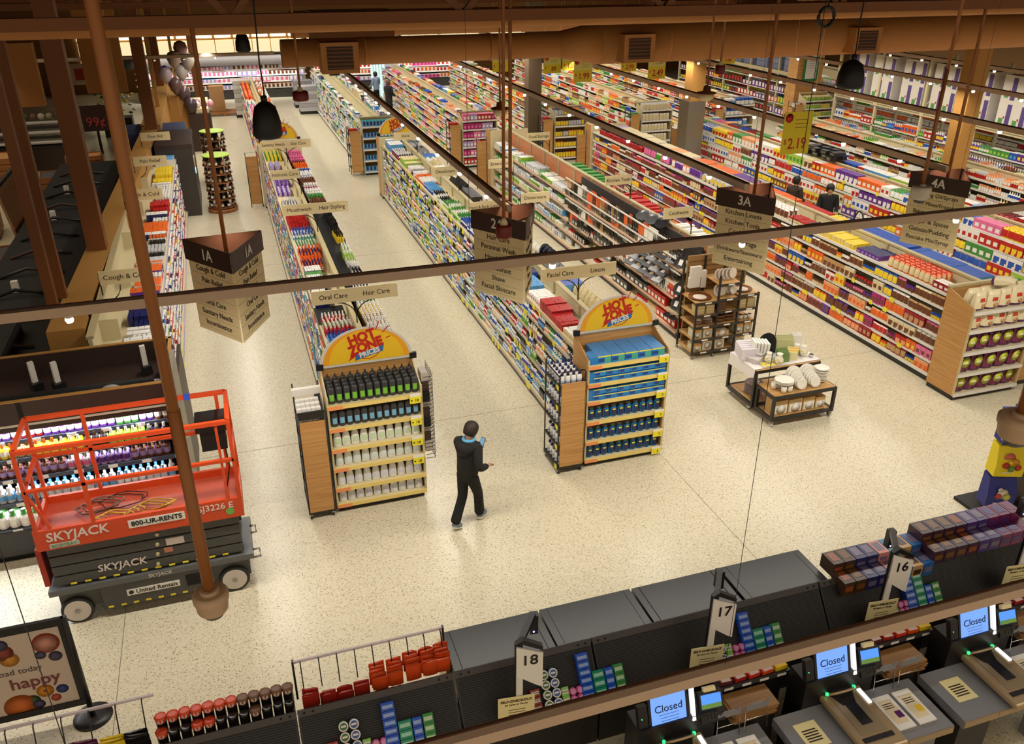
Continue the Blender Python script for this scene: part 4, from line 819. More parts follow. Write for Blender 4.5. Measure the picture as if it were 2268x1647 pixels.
flag_sign(15.0, 'Cough & Cold', 'nearest on the low wall shelves'); flag_sign(20.6, 'Cough & Cold', 'second on the low wall shelves'); flag_sign(24.2, 'Pain Relief', 'on the low wall shelves'); flag_sign(27.6, 'First Aid', 'at the far end of the low wall shelves')

# ================================================================ endcaps
ecwood = mat('ec_back', srgb(176, 124, 66), .5)
def endcap(x0, x1, yf, yb, zs, htop, label, side=cream, kick=.02, strip=peach, back=maple, split=None):
    t = thing('endcap_shelf', label, 'shelving', (x0, yf, 0)); Wd = x1-x0; D = yb-yf
    box('kick_base', blackm, t, .03, Wd-.03, .05, D, 0, .1)
    box('back_panel', back, t, .02, Wd-.02, D-.03, D, .1, htop)
    for xa in (0, Wd-.02):
        MB().prism([(0, 0)], 0, 0) if False else None
        b = MB(); vs = [(xa, .02, .1), (xa+.02, .02, .1), (xa+.02, D, .1), (xa, D, .1), (xa, .02, htop-.2), (xa+.02, .02, htop-.2), (xa+.02, D, htop), (xa, D, htop)]
        b.add(vs, [(0, 3, 2, 1), (4, 5, 6, 7), (0, 1, 5, 4), (1, 2, 6, 5), (2, 3, 7, 6), (3, 0, 4, 7)]); sp = b.build('side_panel', side, t)
        MB().bar((xa+.01, .015, .1), (xa+.01, .015, htop-.2), .03).build('edge_trim', creamd, sp)
    box('top_bar', creamd, t, 0, Wd, D-.05, D+.02, htop-.02, htop+.03)
    for i, z in enumerate(zs):
        sh = box('shelf', cream, t, .02, Wd-.02, 0, D-.03, z-.025, z)
        box('price_strip', strip, sh, 0, Wd, -.02, 0, z-.055, z+.005)
        if strip is peach: box('strip_end', mat('strip_orange', srgb(236, 150, 92), .5), sh, 0, Wd*.16, -.022, -.02, z-.06, z)
    return t
def hot_zone(x0, x1, y, z, where, n=24, h=.56):
    t = thing('promotional_sign', 'half round yellow HOT ZONE PRICES sign on %s' % where, 'sign', ((x0+x1)/2, y, z)); r = (x1-x0)/2
    arc = lambda rr, hh, zb: [(rr*math.cos(PI*k/n), zb+hh*math.sin(PI*k/n)) for k in range(n+1)]
    rim = MB().prism(arc(r, h, 0), -.012, .012).build('rim_board', dome, t)
    MB().prism(arc(r*.92, h*.88, .04), -.016, -.012).build('orange_field', goldo, rim); MB().prism(arc(r*.8, h*.85, .04), -.019, -.016).build('yellow_field', gold, rim)
    for s_ in (-1, 1): box('corner_clip', black, t, s_*r-.05, s_*r+.05, -.03, .02, -.02, .07)
    ring = MB(); pts = [(.02+.2*math.cos(a), -.021, .27+.2*math.sin(a)) for a in np.linspace(-2.6, .75, 16)]
    ring.tube(pts, .006, 5).build('red_ring', red, t)
    rt = lambda a: (PI/2, -a, 0)
    text('HOT', .2, red, t, (-.05, -.024, .41), rt(.26), sx=.92, off=.011); text('ZONE', .2, red, t, (0, -.024, .265), rt(.26), sx=.9, off=.011)
    ban = MB().add([(-.17, -.023, .06), (.24, -.023, .165), (.26, -.023, .265), (-.15, -.023, .16)], [(0, 1, 2, 3)]).build('blue_banner', blue, t)
    text('PRICES', .105, white, t, (.045, -.026, .165), rt(.25), sx=.95, off=.004)
    ry = MB()
    for a, l0, l1 in ((.35, .26, .33), (.75, .27, .4), (1.15, .26, .4), (1.5, .25, .33)):
        d = Vector((math.cos(a), 0, math.sin(a))); MB().bar(Vector((.05, -.022, .27))+d*l0, Vector((.05, -.022, .27))+d*l1, .006, .012).build('ray', red, t)
    MB().add([(-.27, -.022, .06), (-.2, -.022, .16), (-.13, -.022, .14)], [(0, 1, 2)]).build('flame', red, t)
    return t
# -- package prototypes with their own parts
def proto_pump(name, body, cap, pr, h, pear=False, lab=None, flatk=.72):
    prof = [(.042, 0), (.048, .012), (.048, h*.7), (.04, h*.8), (.016, h*.84)] if not pear else [(.054, 0), (.062, .015), (.058, h*.4), (.046, h*.7), (.03, h*.82), (.014, h*.86)]
    b = MB().lathe(prof, 12).build(name, body); b.scale = (1, flatk, 1)
    c = MB().lathe([(.018, h*.83), (.02, h*.88), (.008, h*.9), (.008, h*.96)], 8).build('pump', cap, b)
    MB().bar((0, .012, h*.97), (0, -.04, h*.97), .016, .014).build('nozzle', cap, c)
    if lab: 
        k = .0492 if not pear else .05
        vs = []; 
        for j, z in enumerate((h*.18, h*.5)):
            rr = k if not pear else (.0628 if j == 0 else .0572)
            vs += [(rr*math.sin(a), -rr*math.cos(a)-.0006, z) for a in np.linspace(-.7, .7, 6)]
        MB().add(vs, [(i, i+1, 7+i, 6+i) for i in range(5)]).build('label', lab, b)
    return b
def row(proto, n, x0, x1, y, z, label, cat, rows=1, dy=.09, first=[None]):
    out = []
    for r in range(rows):
        for i in range(n):
            x = x0+(x1-x0)*(i+.5)/n
            o = dup(proto, (x, y+r*dy, z), random.uniform(-.06, .06), '%s, %s from the left%s' % (label, nth(i+1), (', %s row' % nth(r+1)) if rows > 1 else ''), label); o['category'] = cat; out.append(o)
    return out
def kill(o):
    for c in list(o.children): kill(c)
    bpy.data.objects.remove(o)
# endcap one
Z1 = (.15, .43, .77, 1.09, 1.43, 1.79)
ec1 = endcap(.85, 2.20, 10.68, 11.28, Z1, 2.12, 'endcap shelf of pump bottles under the nearest HOT ZONE sign')
hot_zone(.85, 2.2, 11.2, 2.14, 'the endcap of pump bottles')
blk = mat('bottle_charcoal', srgb(58, 58, 58), .35); blk2 = mat('pump_charcoal', srgb(44, 44, 44), .4); wht = mat('bottle_white', srgb(240, 238, 230), .3)
lbg = mat('label_leaf', srgb(120, 190, 60), .5); lbb = mat('label_water', srgb(120, 176, 210), .5)
cg = mat('cap_green', srgb(60, 160, 60), .4); ct = mat('cap_teal', srgb(120, 190, 180), .4); cn = mat('cap_navy', srgb(38, 40, 96), .4)
pA = proto_pump('body_wash_pump_bottle', blk, blk2, 0, .3, lab=lbg); pB = proto_pump('body_wash_pump_bottle', blk, blk2, 0, .29, lab=lbb)
pC = [proto_pump('lotion_pump_bottle', wht, c, 0, .285, True, lab=mat('label_'+str(i), srgb(*lc), .5)) for i, (c, lc) in enumerate(((cg, (198, 220, 180)), (ct, (214, 226, 222)), (cn, (214, 214, 228))))]
row(pA, 12, .88, 2.17, 10.76, Z1[5], 'charcoal green label pump bottle, top endcap shelf', 'bottle', 4, .115)
row(pB, 12, .89, 2.16, 10.75, Z1[4], 'charcoal pump bottle with pale blue label', 'bottle')
row(pC[0], 10, .89, 2.16, 10.77, Z1[3], 'white pear shaped bottle with green pump', 'bottle'); row(pC[1], 10, .89, 2.16, 10.77, Z1[2], 'white pear shaped bottle with teal pump', 'bottle')
row(pC[2], 10, .89, 2.16, 10.77, Z1[1], 'white pear bottle with navy pump, second lowest shelf', 'bottle'); row(pC[2], 10, .89, 2.16, 10.77, Z1[0], 'white pear bottle with navy pump, lowest shelf', 'bottle')
for p in (pA, pB, *pC): kill(p)
for i, z in enumerate(Z1[2:]):
    tg = thing('price_tag', 'yellow price tag under the %s shelf of the pump bottle endcap' % ('third', 'fourth', 'fifth', 'top')[i], 'price tag', (2.1, 10.64, z-.07), 0, 'yellow tags on the pump bottle endcap')
    box('card', tagy, tg, -.09, .07, -.004, 0, -.06, .05); box('white_card', white, tg, -.09, .07, -.003, .001, .05, .1); text('18', .06, black, tg, (.01, -.006, -.01)); box('small_print', black, tg, -.075, -.05, -.005, -.004, -.02, .0)
# rolling side unit beside endcap one
def wheels(t, pts, r=.035):
    for x, y in pts:
        c = MB().lathe([(r, -.014), (r, .014)], 12, (x, y, r), axis='X').build('caster', black, t); MB().box(x-.02, x+.02, y-.02, y+.02, r, r*2+.02).build('caster_fork', chrome, c)
sc1 = thing('rolling_rack', 'maple fronted rolling side rack beside the pump bottle endcap', 'rack', (.43, 10.63, 0))
box('front_panel', maple, sc1, .02, .37, 0, .02, .12, 1.62); box('base', blackm, sc1, 0, .38, 0, .62, .08, .12); box('inner_back', blackm, sc1, .3, .37, .02, .6, .12, 1.75)
for x in (.01, .37):
    for y in (.01, .6): MB().tube([(x, y, .1), (x, y, 1.95 if y > .3 else 1.74)], .012, 6).build('frame_post', blackm, sc1)
for z in (.35, .75, 1.15, 1.5): box('tray', blackm, sc1, .0, .36, .02, .6, z-.02, z)
box('guard', blackm, sc1, 0, .38, .0, .02, 1.66, 1.78)
wheels(sc1, [(.03, .03), (.35, .03), (.03, .58), (.35, .58)])
bxw = mat('pack_white', srgb(240, 236, 228), .45); bxn = mat('pack_navy', srgb(40, 46, 110), .45)
for r in range(3):
    for c in range(5):
        o = MB().box(-.03, .03, -.03, .03, .1, .3, 0).box(-.0302, .0302, -.0302, .0302, 0, .1, 1).build('tall_carton', [bxw, bxn]); o.location = (.475+c*.065, 10.72+r*.14, 1.5); tag(o, 'tall white and navy carton, %s from left, %s row, rolling side rack' % (nth(c+1), nth(r+1)), 'carton', 'white and navy cartons in the side rack')
for k in range(2):
    o = box('flat_carton', bxw, None, -.2, .2, -.035, .035, 0, .05); o.location = (.62, 11.15, 1.8+k*.052); tag(o, ('lower', 'upper')[k]+' flat white carton lying on the cartons of the side rack', 'carton')
# wire accessory rack on the right of endcap one
wr = thing('wire_rack', 'black wire grid of hair accessories on the side of the pump bottle endcap', 'rack', (2.22, 10.9, 0))
for k in range(22): MB().bar((.02, -.12, .62+k*.065), (.16, -.12, .62+k*.065), .006).build('wire', blackm, wr); MB().bar((.16, -.12, .62+k*.065), (.16, .3, .62+k*.065), .006).build('wire', blackm, wr)
for k in range(6): MB().bar((.16, -.12+k*.084, .6), (.16, -.12+k*.084, 2.05), .006).build('wire', blackm, wr)
for k in range(9): 
    o = MB().box(-.05, .05, -.1, .12, -.1, .06).build('accessory_card', [dark, mat('acc_brown', srgb(70, 50, 42), .6), mat('acc_pale', srgb(190, 180, 170), .6)][k % 3 if k else 2]); o.location = (2.3, 10.95+.04*(k % 3), .8+k*.14); tag(o, '%s accessory card at height %d of the black wire rack' % (['pale', 'brown', 'dark'][k % 3], k+1), 'card', 'hair accessory cards in the wire rack'); o['label'] = '%s hair accessory card, %s from below in the black wire rack' % (['dark', 'brown', 'pale'][k % 3 if k else 2], nth(k+1))
# endcap two: toothpaste and mouthwash
Z2 = (.14, .47, .83, 1.19, 1.5, 1.81)
ec2 = endcap(4.79, 6.17, 10.68, 11.3, Z2, 2.1, 'endcap shelf of toothpaste and mouthwash under the second HOT ZONE sign', side=maple)
hot_zone(4.8, 6.16, 11.22, 2.12, 'the endcap of toothpaste')
tb = mat('tooth_blue', srgb(40, 130, 205), .35); tb2 = mat('tooth_teal', srgb(70, 170, 150), .4); tb3 = mat('tooth_navy', srgb(34, 66, 140), .4); ty = mat('tooth_yellow', srgb(226, 222, 70), .4)
def tooth_std(): 
    return MB().box(-.11, .11, -.017, .017, 0, .13, 0).box(0, .105, -.0175, -.016, .01, .1, 1).box(-.1, 0, -.0178, -.016, .03, .085, 2).box(-.11, .11, -.0177, -.016, .108, .13, 3)
tp = tooth_std().build('toothpaste_box', [tb, tb2, tb3, ty]); tpx = tooth_std(); lab = 'upright blue toothpaste box packed in rows on the toothpaste endcap top shelf'
for r in range(14):
    for c in range(5):
        o = dup(tp, (5.07+c*.228, 10.73+r*.036, Z2[5]), 0, lab, lab); tag(o, 'upright blue toothpaste box on top shelf, %s from left, %s row back' % (nth(c+1), nth(r+1)), 'toothpaste', lab)
for k in range(4):
    o = dup(tp, (4.83+k*.036, 10.82, Z2[5]), PI/2, None, None); tag(o, 'blue toothpaste box turned edge on, %s from left on the top shelf' % nth(k+1), 'toothpaste', 'toothpaste boxes turned edge on')
lying = MB().box(-.1, .1, -.09, .09, 0, .085, 0).box(-.1, .1, -.0905, -.09, .07, .085, 2).box(-.085, 0, -.091, -.09, .02, .06, 1).build('toothpaste_multipack', [tb, tb3, ty])
for zi, sh in ((4, 'second'), (3, 'third')):
    for c in range(6):
        for k in range(2):
            for r in range(2):
                lb = 'blue toothpaste pack lying in the %s shelf of the toothpaste endcap' % sh
                o = dup(lying, (5.0+c*.206, 10.79+r*.2, Z2[zi]+k*.105), 0, 'blue toothpaste pack, %s shelf, %s from left, %s layer, %s' % (sh, nth(c+1), ('lower', 'upper')[k], ('front', 'back')[r]), lb); o['category'] = 'toothpaste'
    for k in range(3):
        o = dup(tp, (4.83+k*.034, 10.82, Z2[zi]), PI/2); o.scale = (1, 1, 1.5); tag(o, 'blue toothpaste box edge on in the %s shelf corner, %s from left' % (sh, nth(k+1)), 'toothpaste', 'toothpaste boxes edge on in the %s shelf' % sh)
kill(tp); kill(lying)
mwb = mat('mouthwash_blue', srgb(22, 110, 170), .15); mwl = mat('mouthwash_label', srgb(32, 44, 96), .4); mwg = mat('hang_tag', srgb(160, 160, 158), .5)
mw = MB().lathe([(.045, 0), (.056, .02), (.056, .05), (.056, .13), (.05, .165), (.03, .19)], 12).build('mouthwash_bottle', mwb); mw.scale = (1, .72, 1)
MB().lathe([(.032, .188), (.034, .19), (.034, .222), (.03, .225)], 10).build('cap', mat('cap_grey', srgb(96, 100, 104), .4), mw)
MB().add([((.0575 if j < 2 else .053)*math.sin(a), -(.0575 if j < 2 else .053)*math.cos(a), z) for j, z in enumerate((.035, .12, .155)) for a in np.linspace(-.85, .85, 7)], [(j*7+i, j*7+i+1, j*7+8+i, j*7+7+i) for j in range(2) for i in range(6)]).build('label', mwl, mw)
MB().add([(.058*math.sin(a), -.058*math.cos(a)-.0008, z) for z in (.125, .15) for a in np.linspace(-.45, .45, 4)], [(i, i+1, 5+i, 4+i) for i in range(3)]).build('yellow_flash', ty, mw)
for zi, sh in ((2, 'upper'), (1, 'middle'), (0, 'lowest')): row(mw, 10, 4.84, 6.12, 10.76, Z2[zi], 'blue mouthwash bottle with navy label, %s mouthwash shelf' % sh, 'bottle', 1)
kill(mw)
for i, z in enumerate(Z2):
    tg = thing('price_tag', 'yellow price tag on the %s shelf of the toothpaste endcap' % ('lowest', 'second', 'third', 'fourth', 'fifth', 'top')[i], 'price tag', (6.05, 10.64, z-.05), 0, 'yellow tags on the toothpaste endcap')
    box('card', tagy, tg, -.08, .08, -.004, 0, -.05, .05); text('5', .06, black, tg, (.03, -.006, 0)); box('white_card', white, tg, -.08, .08, -.003, .001, .05, .09)
for i, z in enumerate(Z2+Z1[:1]):
    pass
sc2 = thing('rolling_rack', 'maple fronted rolling rack of white lotion bottles beside the toothpaste endcap', 'rack', (4.3, 10.62, 0))
box('front_panel', maple, sc2, .04, .44, 0, .02, .13, 1.6); box('base', blackm, sc2, 0, .44, 0, .62, .08, .13); box('inner_back', blackm, sc2, .4, .44, .02, .6, .13, 1.6)
for x in (.01, .43):
    for y in (.01, .61): MB().tube([(x, y, .1), (x, y, 1.76), (x+(.03 if x < .1 else -.03), y, 1.8)], .012, 6).build('frame_post', blackm, sc2)
MB().tube([(.04, .01, 1.8), (.4, .01, 1.8)], .012, 6).build('top_rail', blackm, sc2); MB().tube([(.01, .05, 1.72), (.01, .57, 1.72)], .012, 6).build('top_rail', blackm, sc2)
TR = (.14, .5, .86, 1.2, 1.55)
for z in TR: box('tray', blackm, sc2, 0, .42, .02, .6, z-.025, z); 
wheels(sc2, [(.03, .03), (.4, .03), (.03, .58), (.4, .58)], .04)
lt = MB().lathe([(.036, 0), (.042, .01), (.042, .13), (.03, .16)], 10).build('white_lotion_bottle', wht); lt.scale = (1, .8, 1)
MB().lathe([(.024, .158), (.026, .16), (.022, .2), (.01, .21)], 8).build('cap', cn, lt); MB().lathe([(.0425, .04), (.0425, .09)], 10).build('label', mat('lotion_label', srgb(180, 186, 206), .5), lt)
for li, z in enumerate(TR):
    for r in range(5 if li == 4 else 5):
        for c in range(4 if li == 4 else 1):
            lb = 'white lotion bottle with navy cap in the %s tray of the rolling rack' % ('lowest', 'second', 'third', 'fourth', 'top')[li]
            o = dup(lt, (4.37+c*.095, 10.7+r*.11, z), 0, 'white lotion bottle with navy cap, %s tray, %s from front%s' % (('lowest', 'second', 'third', 'fourth', 'top')[li], nth(r+1), ', %s column' % nth(c+1) if li == 4 else ''), lb); o['category'] = 'bottle'
    MB().box(-.006, -.002, .02, .11, z-.06, z+.02).build('sale_tag', tagy, sc2)
kill(lt)
# endcap four: snack bags
Z4 = (.14, .54, .97, 1.4, 1.76)
ec4 = endcap(12.13, 13.62, 10.62, 11.3, Z4, 2.02, 'endcap shelf of snack bags with maple side panel near the chocolate boxes', side=maple, strip=whitem)
def chip(name, c0, c1, c2, c3):
    b = MB(); vs, fs, rl = _bag(.96, .1); vs = [(x*.27, y*.17, z*.36) for x, y, z in vs]
    b.add(vs, fs); o = None
    b.m = list(rl); o = b.build(name, [c0, c1, c2, c3]); return o
bc = mat('chip_cream', srgb(232, 218, 180), .3); bp = mat('chip_purple', srgb(92, 40, 100), .35); bo = mat('chip_print', srgb(226, 160, 110), .4); bg = mat('popcorn_green', srgb(206, 214, 70), .35); bm_ = mat('popcorn_magenta', srgb(120, 40, 80), .35); bred = mat('chip_red', srgb(200, 60, 40), .4)
c1 = chip('chip_bag', bc, bc, bc, bp); c2 = chip('popcorn_bag', bp, bm_, bm_, bp); MB().lathe([(.001, 0), (.105, .004), (.001, .008)], 14, (0, -.092, .2), axis='Y').build('green_seal', bg, c2)
for c, (pr, ms) in ((c1, (bred, bo)), (c2, (mat('pop_white', srgb(240, 240, 190), .4), bm_))):
    MB().add([(-.06, -.083 if c is c1 else -.0935, .17), (.06, -.083 if c is c1 else -.0935, .17), (.05, -.076 if c is c1 else -.0935, .24 if c is c1 else .21), (-.05, -.076 if c is c1 else -.0935, .24 if c is c1 else .21)], [(0, 1, 2, 3)]).build('print_title', pr, c); MB().lathe([(.001, 0), (.045, .003), (.001, .006)], 10, (.03, -.09, .1 if c is c1 else .08), axis='Y').build('print_chip', ms, c)
def bagrow(p, n, z, lb, rows=1):
    for r in range(rows):
        for i in range(n):
            o = dup(p, (12.3+i*.285, 10.75+r*.17, z), random.uniform(-.12, .12), '%s, %s from the left%s' % (lb, nth(i+1), ', %s row' % nth(r+1) if rows > 1 else ''), lb); o['category'] = 'bag'; o.rotation_euler = (random.uniform(-.06, .1), 0, random.uniform(-.1, .1))
bagrow(c1, 5, Z4[4], 'cream chip bag, top shelf of snack endcap', 2); bagrow(c1, 5, Z4[3], 'cream chip bag, fourth shelf of snack endcap')
for i in range(3): bagrow(c2, 5, Z4[i], 'green popcorn bag, %s shelf of snack endcap' % ('lowest', 'second', 'third')[i])
o = dup(c1, (12.75, 10.95, Z4[4]+.42), .4); o.rotation_euler = (1.35, 0, .5); tag(o, 'cream chip bag lying flat over the bags of the snack endcap', 'bag')
kill(c1); kill(c2)
t = thing('endcap_shelf', 'maple panelled end of a display standing right of the snack endcap', 'shelving', (13.75, 10.75, 0)); box('side_panel', maple, t, 0, .5, 0, .5, .1, 1.9); box('kick_base', blackm, t, 0, .5, .02, .5, 0, .1)
# far-end caps of the first bank (their backs and maple cheeks) and near-end caps of the second bank
def far_cap(xc, half, y, label, rackm=True):
    t = thing('endcap_shelf', label, 'shelving', (xc, y, 0))
    box('back_panel', cream, t, -half, half, 0, .05, .08, 2.02); box('maple_cheek', maple, t, -half, -half+.03, .05, .6, .1, 1.98); box('kick_base', blackm, t, -half, half, .05, .6, 0, .1)
    if rackm:
        box('side_rack_panel', maple, t, -half-.42, -half-.06, .3, .33, .1, 1.62); MB().tube([(-half-.42, .3, 0), (-half-.42, .3, 1.75), (-half-.06, .3, 1.75), (-half-.06, .3, 0)], .014, 6).build('rack_frame', blackm, t)
    return t
far_cap(1.66, .66, 28.02, 'far end of the Oral Care run with maple side rack'); t_ = far_cap(5.46, .66, 28.02, 'far end of the Facial Care run', False)
far_cap(9.25, .66, 28.02, 'far end of the kitchen run with maple side rack'); far_cap(12.93, .66, 28.02, 'far end of the baking run with maple side rack'); far_cap(16.65, .66, 28.02, 'far end of the cereal run with maple side rack')
hot_zone(1.1, 2.3, 28.5, 2.05, 'the far end of the Oral Care run'); hot_zone(4.85, 6.1, 28.4, 2.02, 'the far end of the Facial Care run')
def near_cap(x0, x1, kinds, label, where, n=6, sidep=True):
    y = 31.5
    t = endcap(x0, x1, y, y+.55, [.14+k*(1.75-.14)/(n-1) for k in range(n)], 1.98, label, side=cream, strip=whitem)
    for k in range(n):
        z = .14+k*(1.75-.14)/(n-1); kd, pal, hh = kinds[k % len(kinds)] if len(kinds) > 1 else kinds[0]
        fill('F', y, x0+.04, x1-.04, z, .28, .5, [kd], pal, where, min(k, 6) if k < n-1 else 6, rows=1 if k < n-1 else 3)
    if sidep:
        s = thing('rolling_rack', 'maple rolling side rack left of %s' % where, 'rack', (x0-.5, y, 0))
        box('front_panel', maple, s, .04, .42, 0, .02, .12, 1.62); box('inner_back', blackm, s, .38, .42, .02, .5, .12, 1.6)
        MB().tube([(0, .01, .08), (0, .01, 1.72), (0, .5, 1.72), (0, .5, .08)], .014, 6).build('rack_frame', blackm, s)
        for z in (.3, .7, 1.1, 1.5): box('tray', blackm, s, 0, .4, .02, .5, z-.02, z)
        fill('F', y+.05, x0-.48, x0-.08, 1.5, .24, .4, [('tea_box', 'box', (.08, .1), (.14, .2), (.06, .08))], [S('red', 'red', 'white'), S('green', 'green', 'white'), S('white', 'black', 'grey')], 'rack by '+where, 6, rows=3)
    return t
near_cap(4.8, 6.1, [(('tissue_pack', 'carton', (.1, .14), (.16, .2), (.1, .14)), [S('teal', 'sky', 'white'), S('sky', 'teal', 'navy')], 0)], 'endcap of blue packs facing the cross aisle', 'blue far endcap', 5)
near_cap(8.55, 9.9, [(('tea_box', 'box', (.12, .14), (.2, .24), (.08, .1)), P_PINK, 0)], 'endcap of pink boxes facing the cross aisle', 'pink far endcap', 6)
near_cap(12.25, 13.6, [(('soda_can', 'can', (.1, .11), (.2, .22), (.1, .11)), [S('navy', 'orange', 'yellow'), S('navy', 'navy', 'silver'), S('red', 'navy', 'yellow')], 0)], 'endcap of navy and orange cans facing the cross aisle', 'can far endcap', 5)
near_cap(15.95, 17.3, [(('cookie_bag', 'bag', (.13, .15), (.24, .28), (.08, .1)), [S('white', 'white', 'cream', 'white')], 0)], 'endcap of white bags facing the cross aisle', 'white far endcap', 5)
near_cap(19.75, 21.1, [(('coffee_tub', 'jar', (.2, .22), (.24, .26), (.16, .18)), [S('blue', 'blue', 'white'), S('purple', 'magenta', 'peach'), S('lilac', 'white', 'sky')], 0)], 'endcap of blue and purple tubs facing the cross aisle', 'tub far endcap', 5)
near_cap(23.6, 25.0, [(('olive_jar', 'jar', (.1, .11), (.16, .18), (.1, .11)), [S('lime', 'cream', 'yellow'), S('green', 'cream', 'lime')], 0)], 'endcap of green jars below the framed notice', 'green jar endcap', 6)
for x, nm in ((5.4, None),): pass
cat_sign(5.4, 36.5, 2.0, 'Vitamins', 'First Aid', 'the vitamins run beyond the cross aisle') if False else None

# ================================================================ crockery rack and crockery table
slat = mat('slat_board', srgb(150, 112, 62), .55); potb = mat('pot_brown', srgb(122, 70, 34), .3); potw = mat('pot_white', srgb(232, 222, 206), .25); kraft = mat('kraft_box', srgb(206, 140, 50), .6)
RX, RY = 8.42, 13.72
rk3 = thing('crockery_rack', 'black framed oak shelf rack of brown rimmed crockery below the 3A sign', 'rack', (RX, RY, 0))
box('slat_panel', slat, rk3, .12, 1.5, .66, .7, .1, 1.98)
for k in range(16): box('slat', mat('slat_dark', srgb(92, 66, 36), .6), rk3, .12, 1.5, .654, .66, .2+k*.11, .215+k*.11)
for x, zt in ((.02, 1.22), (.5, 1.75), (.98, 1.75), (1.42, 1.3)):
    for y in (.02, .64): box('post', blackm, rk3, x-.018, x+.018, y-.018, y+.018, .08, zt if y < .3 else max(zt, 1.98))
LV = {0: (.14, .42, .7, .95, 1.22), 1: (.14, .42, .7, .98, 1.24, 1.56), 2: (.14, .42, .7, .98, 1.28)}
for b_, (xa, xb) in enumerate(((.02, .5), (.5, .98), (.98, 1.42))):
    for z in LV[b_]:
        sh = box('shelf', oakx, rk3, xa, xb, .02, .64, z-.02, z); box('tag_rail', steeld, sh, xa, xb, -.005, .02, z-.04, z+.005); box('tag_card', white, sh, xa+.18, xa+.32, -.008, -.005, z-.03, z)
for x, y in ((.02, .02), (.5, .02), (1.42, .02), (.02, .64), (1.42, .64)):
    MB().lathe([(.035, -.015), (.035, .015)], 10, (x, y, .035), axis='X').build('caster', steel, rk3)
def crock(name, prof, m, loc, label, cat, rot=(0, 0, 0), group=None, mis=None, n=14):
    o = MB().lathe(prof, n, mis=mis).build(name, m); o.location = loc; o.rotation_euler = rot; tag(o, label, cat, group); return o
PL = lambda r: [(r*.5, 0), (r*.6, .004), (r, .025), (r*.97, .03), (r*.6, .012), (.001, .012)]
BW = lambda r, h: [(r*.5, 0), (r*.85, h*.4), (r, h), (r*.94, h), (r*.75, h*.4), (.001, h*.15)]
crock('serving_platter', PL(.23), [potb, potw], (RX+.24, RY+.3, 1.225), 'wide brown rimmed platter on the low left top of the crockery rack', 'platter', mis=[0, 0, 0, 0, 1], n=24)
crock('serving_platter', PL(.21), [potb, potw], (RX+1.2, RY+.3, 1.285), 'shallow brown rimmed bowl on the right top of the crockery rack', 'platter', mis=[0, 0, 0, 0, 1], n=24)
for i in range(5):
    crock('standing_plate', PL(.13 if i < 3 else .1), [potb, potw], (RX+(.56+.045*i if i < 3 else .72+.05*i), RY+.2+.05*(i % 2), 1.25+.13 if i < 3 else 1.25+.1), '%s plate standing in the holder on the rack' % ('first large brown rimmed', 'second large brown rimmed', 'third large brown rimmed', 'first small brown rimmed', 'second small brown rimmed')[i], 'plate', (PI/2-.2, 0, .2), mis=[0, 0, 0, 1, 1])
for i in range(5):
    crock('standing_plate', PL(.12), [potb, potw], (RX+.55+.085*i, RY+.25, 1.69), '%s plate in the top row of the crockery rack' % ('first', 'second', 'third', 'fourth', 'fifth')[i], 'plate', (PI/2-.2, 0, .35), mis=[0, 0, 0, 1, 1])
for i in range(4): crock('basket_bowl', BW(.15-.02*(i // 2), .09), mat('basket_brown', srgb(116, 72, 36), .7), (RX+.64+.2*(i // 2), RY+.18, .71+.07*(i % 2)), '%s brown bowl in the middle bay of the rack' % ('lower large', 'upper large', 'lower small', 'upper small')[i], 'bowl')
for i in range(6): crock('stacked_bowl', BW(.08 if i < 3 else .11, .04), [potb, potw], (RX+(.15 if i < 3 else .36), RY+.14, .71+.035*(i % 3)), '%s bowl of the %s stack in the left bay' % (('lowest', 'middle', 'uppermost')[i % 3], 'small' if i < 3 else 'wide'), 'bowl', mis=[0, 0, 1, 1, 1])
for i in range(4): crock('coffee_mug', [(.035, 0), (.042, .02), (.042, .09), (.036, .09), (.034, .02)], [potw, potb], (RX+1.04+.1*i, RY+.12, .71), '%s mug in the right bay of the rack' % ('first', 'second', 'third', 'fourth')[i], 'mug', mis=[0, 0, 1, 1])
for bay, (x, z) in enumerate(((.14, .96), (.36, .96), (.62, .99), (1.08, .99), (1.3, .99))):
    for k in range(3):
        o = box('plate_pack', mat('plate_pack', srgb(196, 176, 126), .6) if bay != 2 else mat('pack_dark', srgb(96, 62, 40), .6), None, -.09, .09, -.1, .1, 0, .055); o.location = (RX+x, RY+.15, z+.06*k); tag(o, 'wrapped plate pack, %s in the %s stack of the rack' % (('bottom', 'middle', 'top')[k], ('first', 'second', 'third', 'fourth', 'fifth')[bay]), 'plates')
for i, (x, z, w_, h_) in enumerate(((.13, .43, .17, .19), (.36, .43, .2, .24), (.7, .43, .3, .1), (1.08, .43, .18, .22), (1.3, .43, .17, .22), (.15, .15, .18, .16), (.38, .15, .22, .26), (.66, .15, .22, .26), (1.12, .15, .24, .25))):
    t = thing('crockery_box', 'kraft box with pictured crockery, %s from the left on the %s row' % (('first', 'second', 'third', 'fourth', 'fifth', 'first', 'second', 'third', 'fourth')[i], 'upper' if i < 5 else 'lowest'), 'box', (RX+x, RY+.15, z))
    box('carton', mat('box_white', srgb(206, 196, 168), .6), t, -w_/2, w_/2, -.1, .14, 0, h_); box('orange_band', kraft, t, -w_/2-.001, w_/2+.001, -.102, -.1, h_*.72, h_); MB().lathe([(.001, 0), (w_*.36, .003), (.001, .006)], 14, (0, -.104, h_*.38), axis='Y').build('plate_print', potw, t)
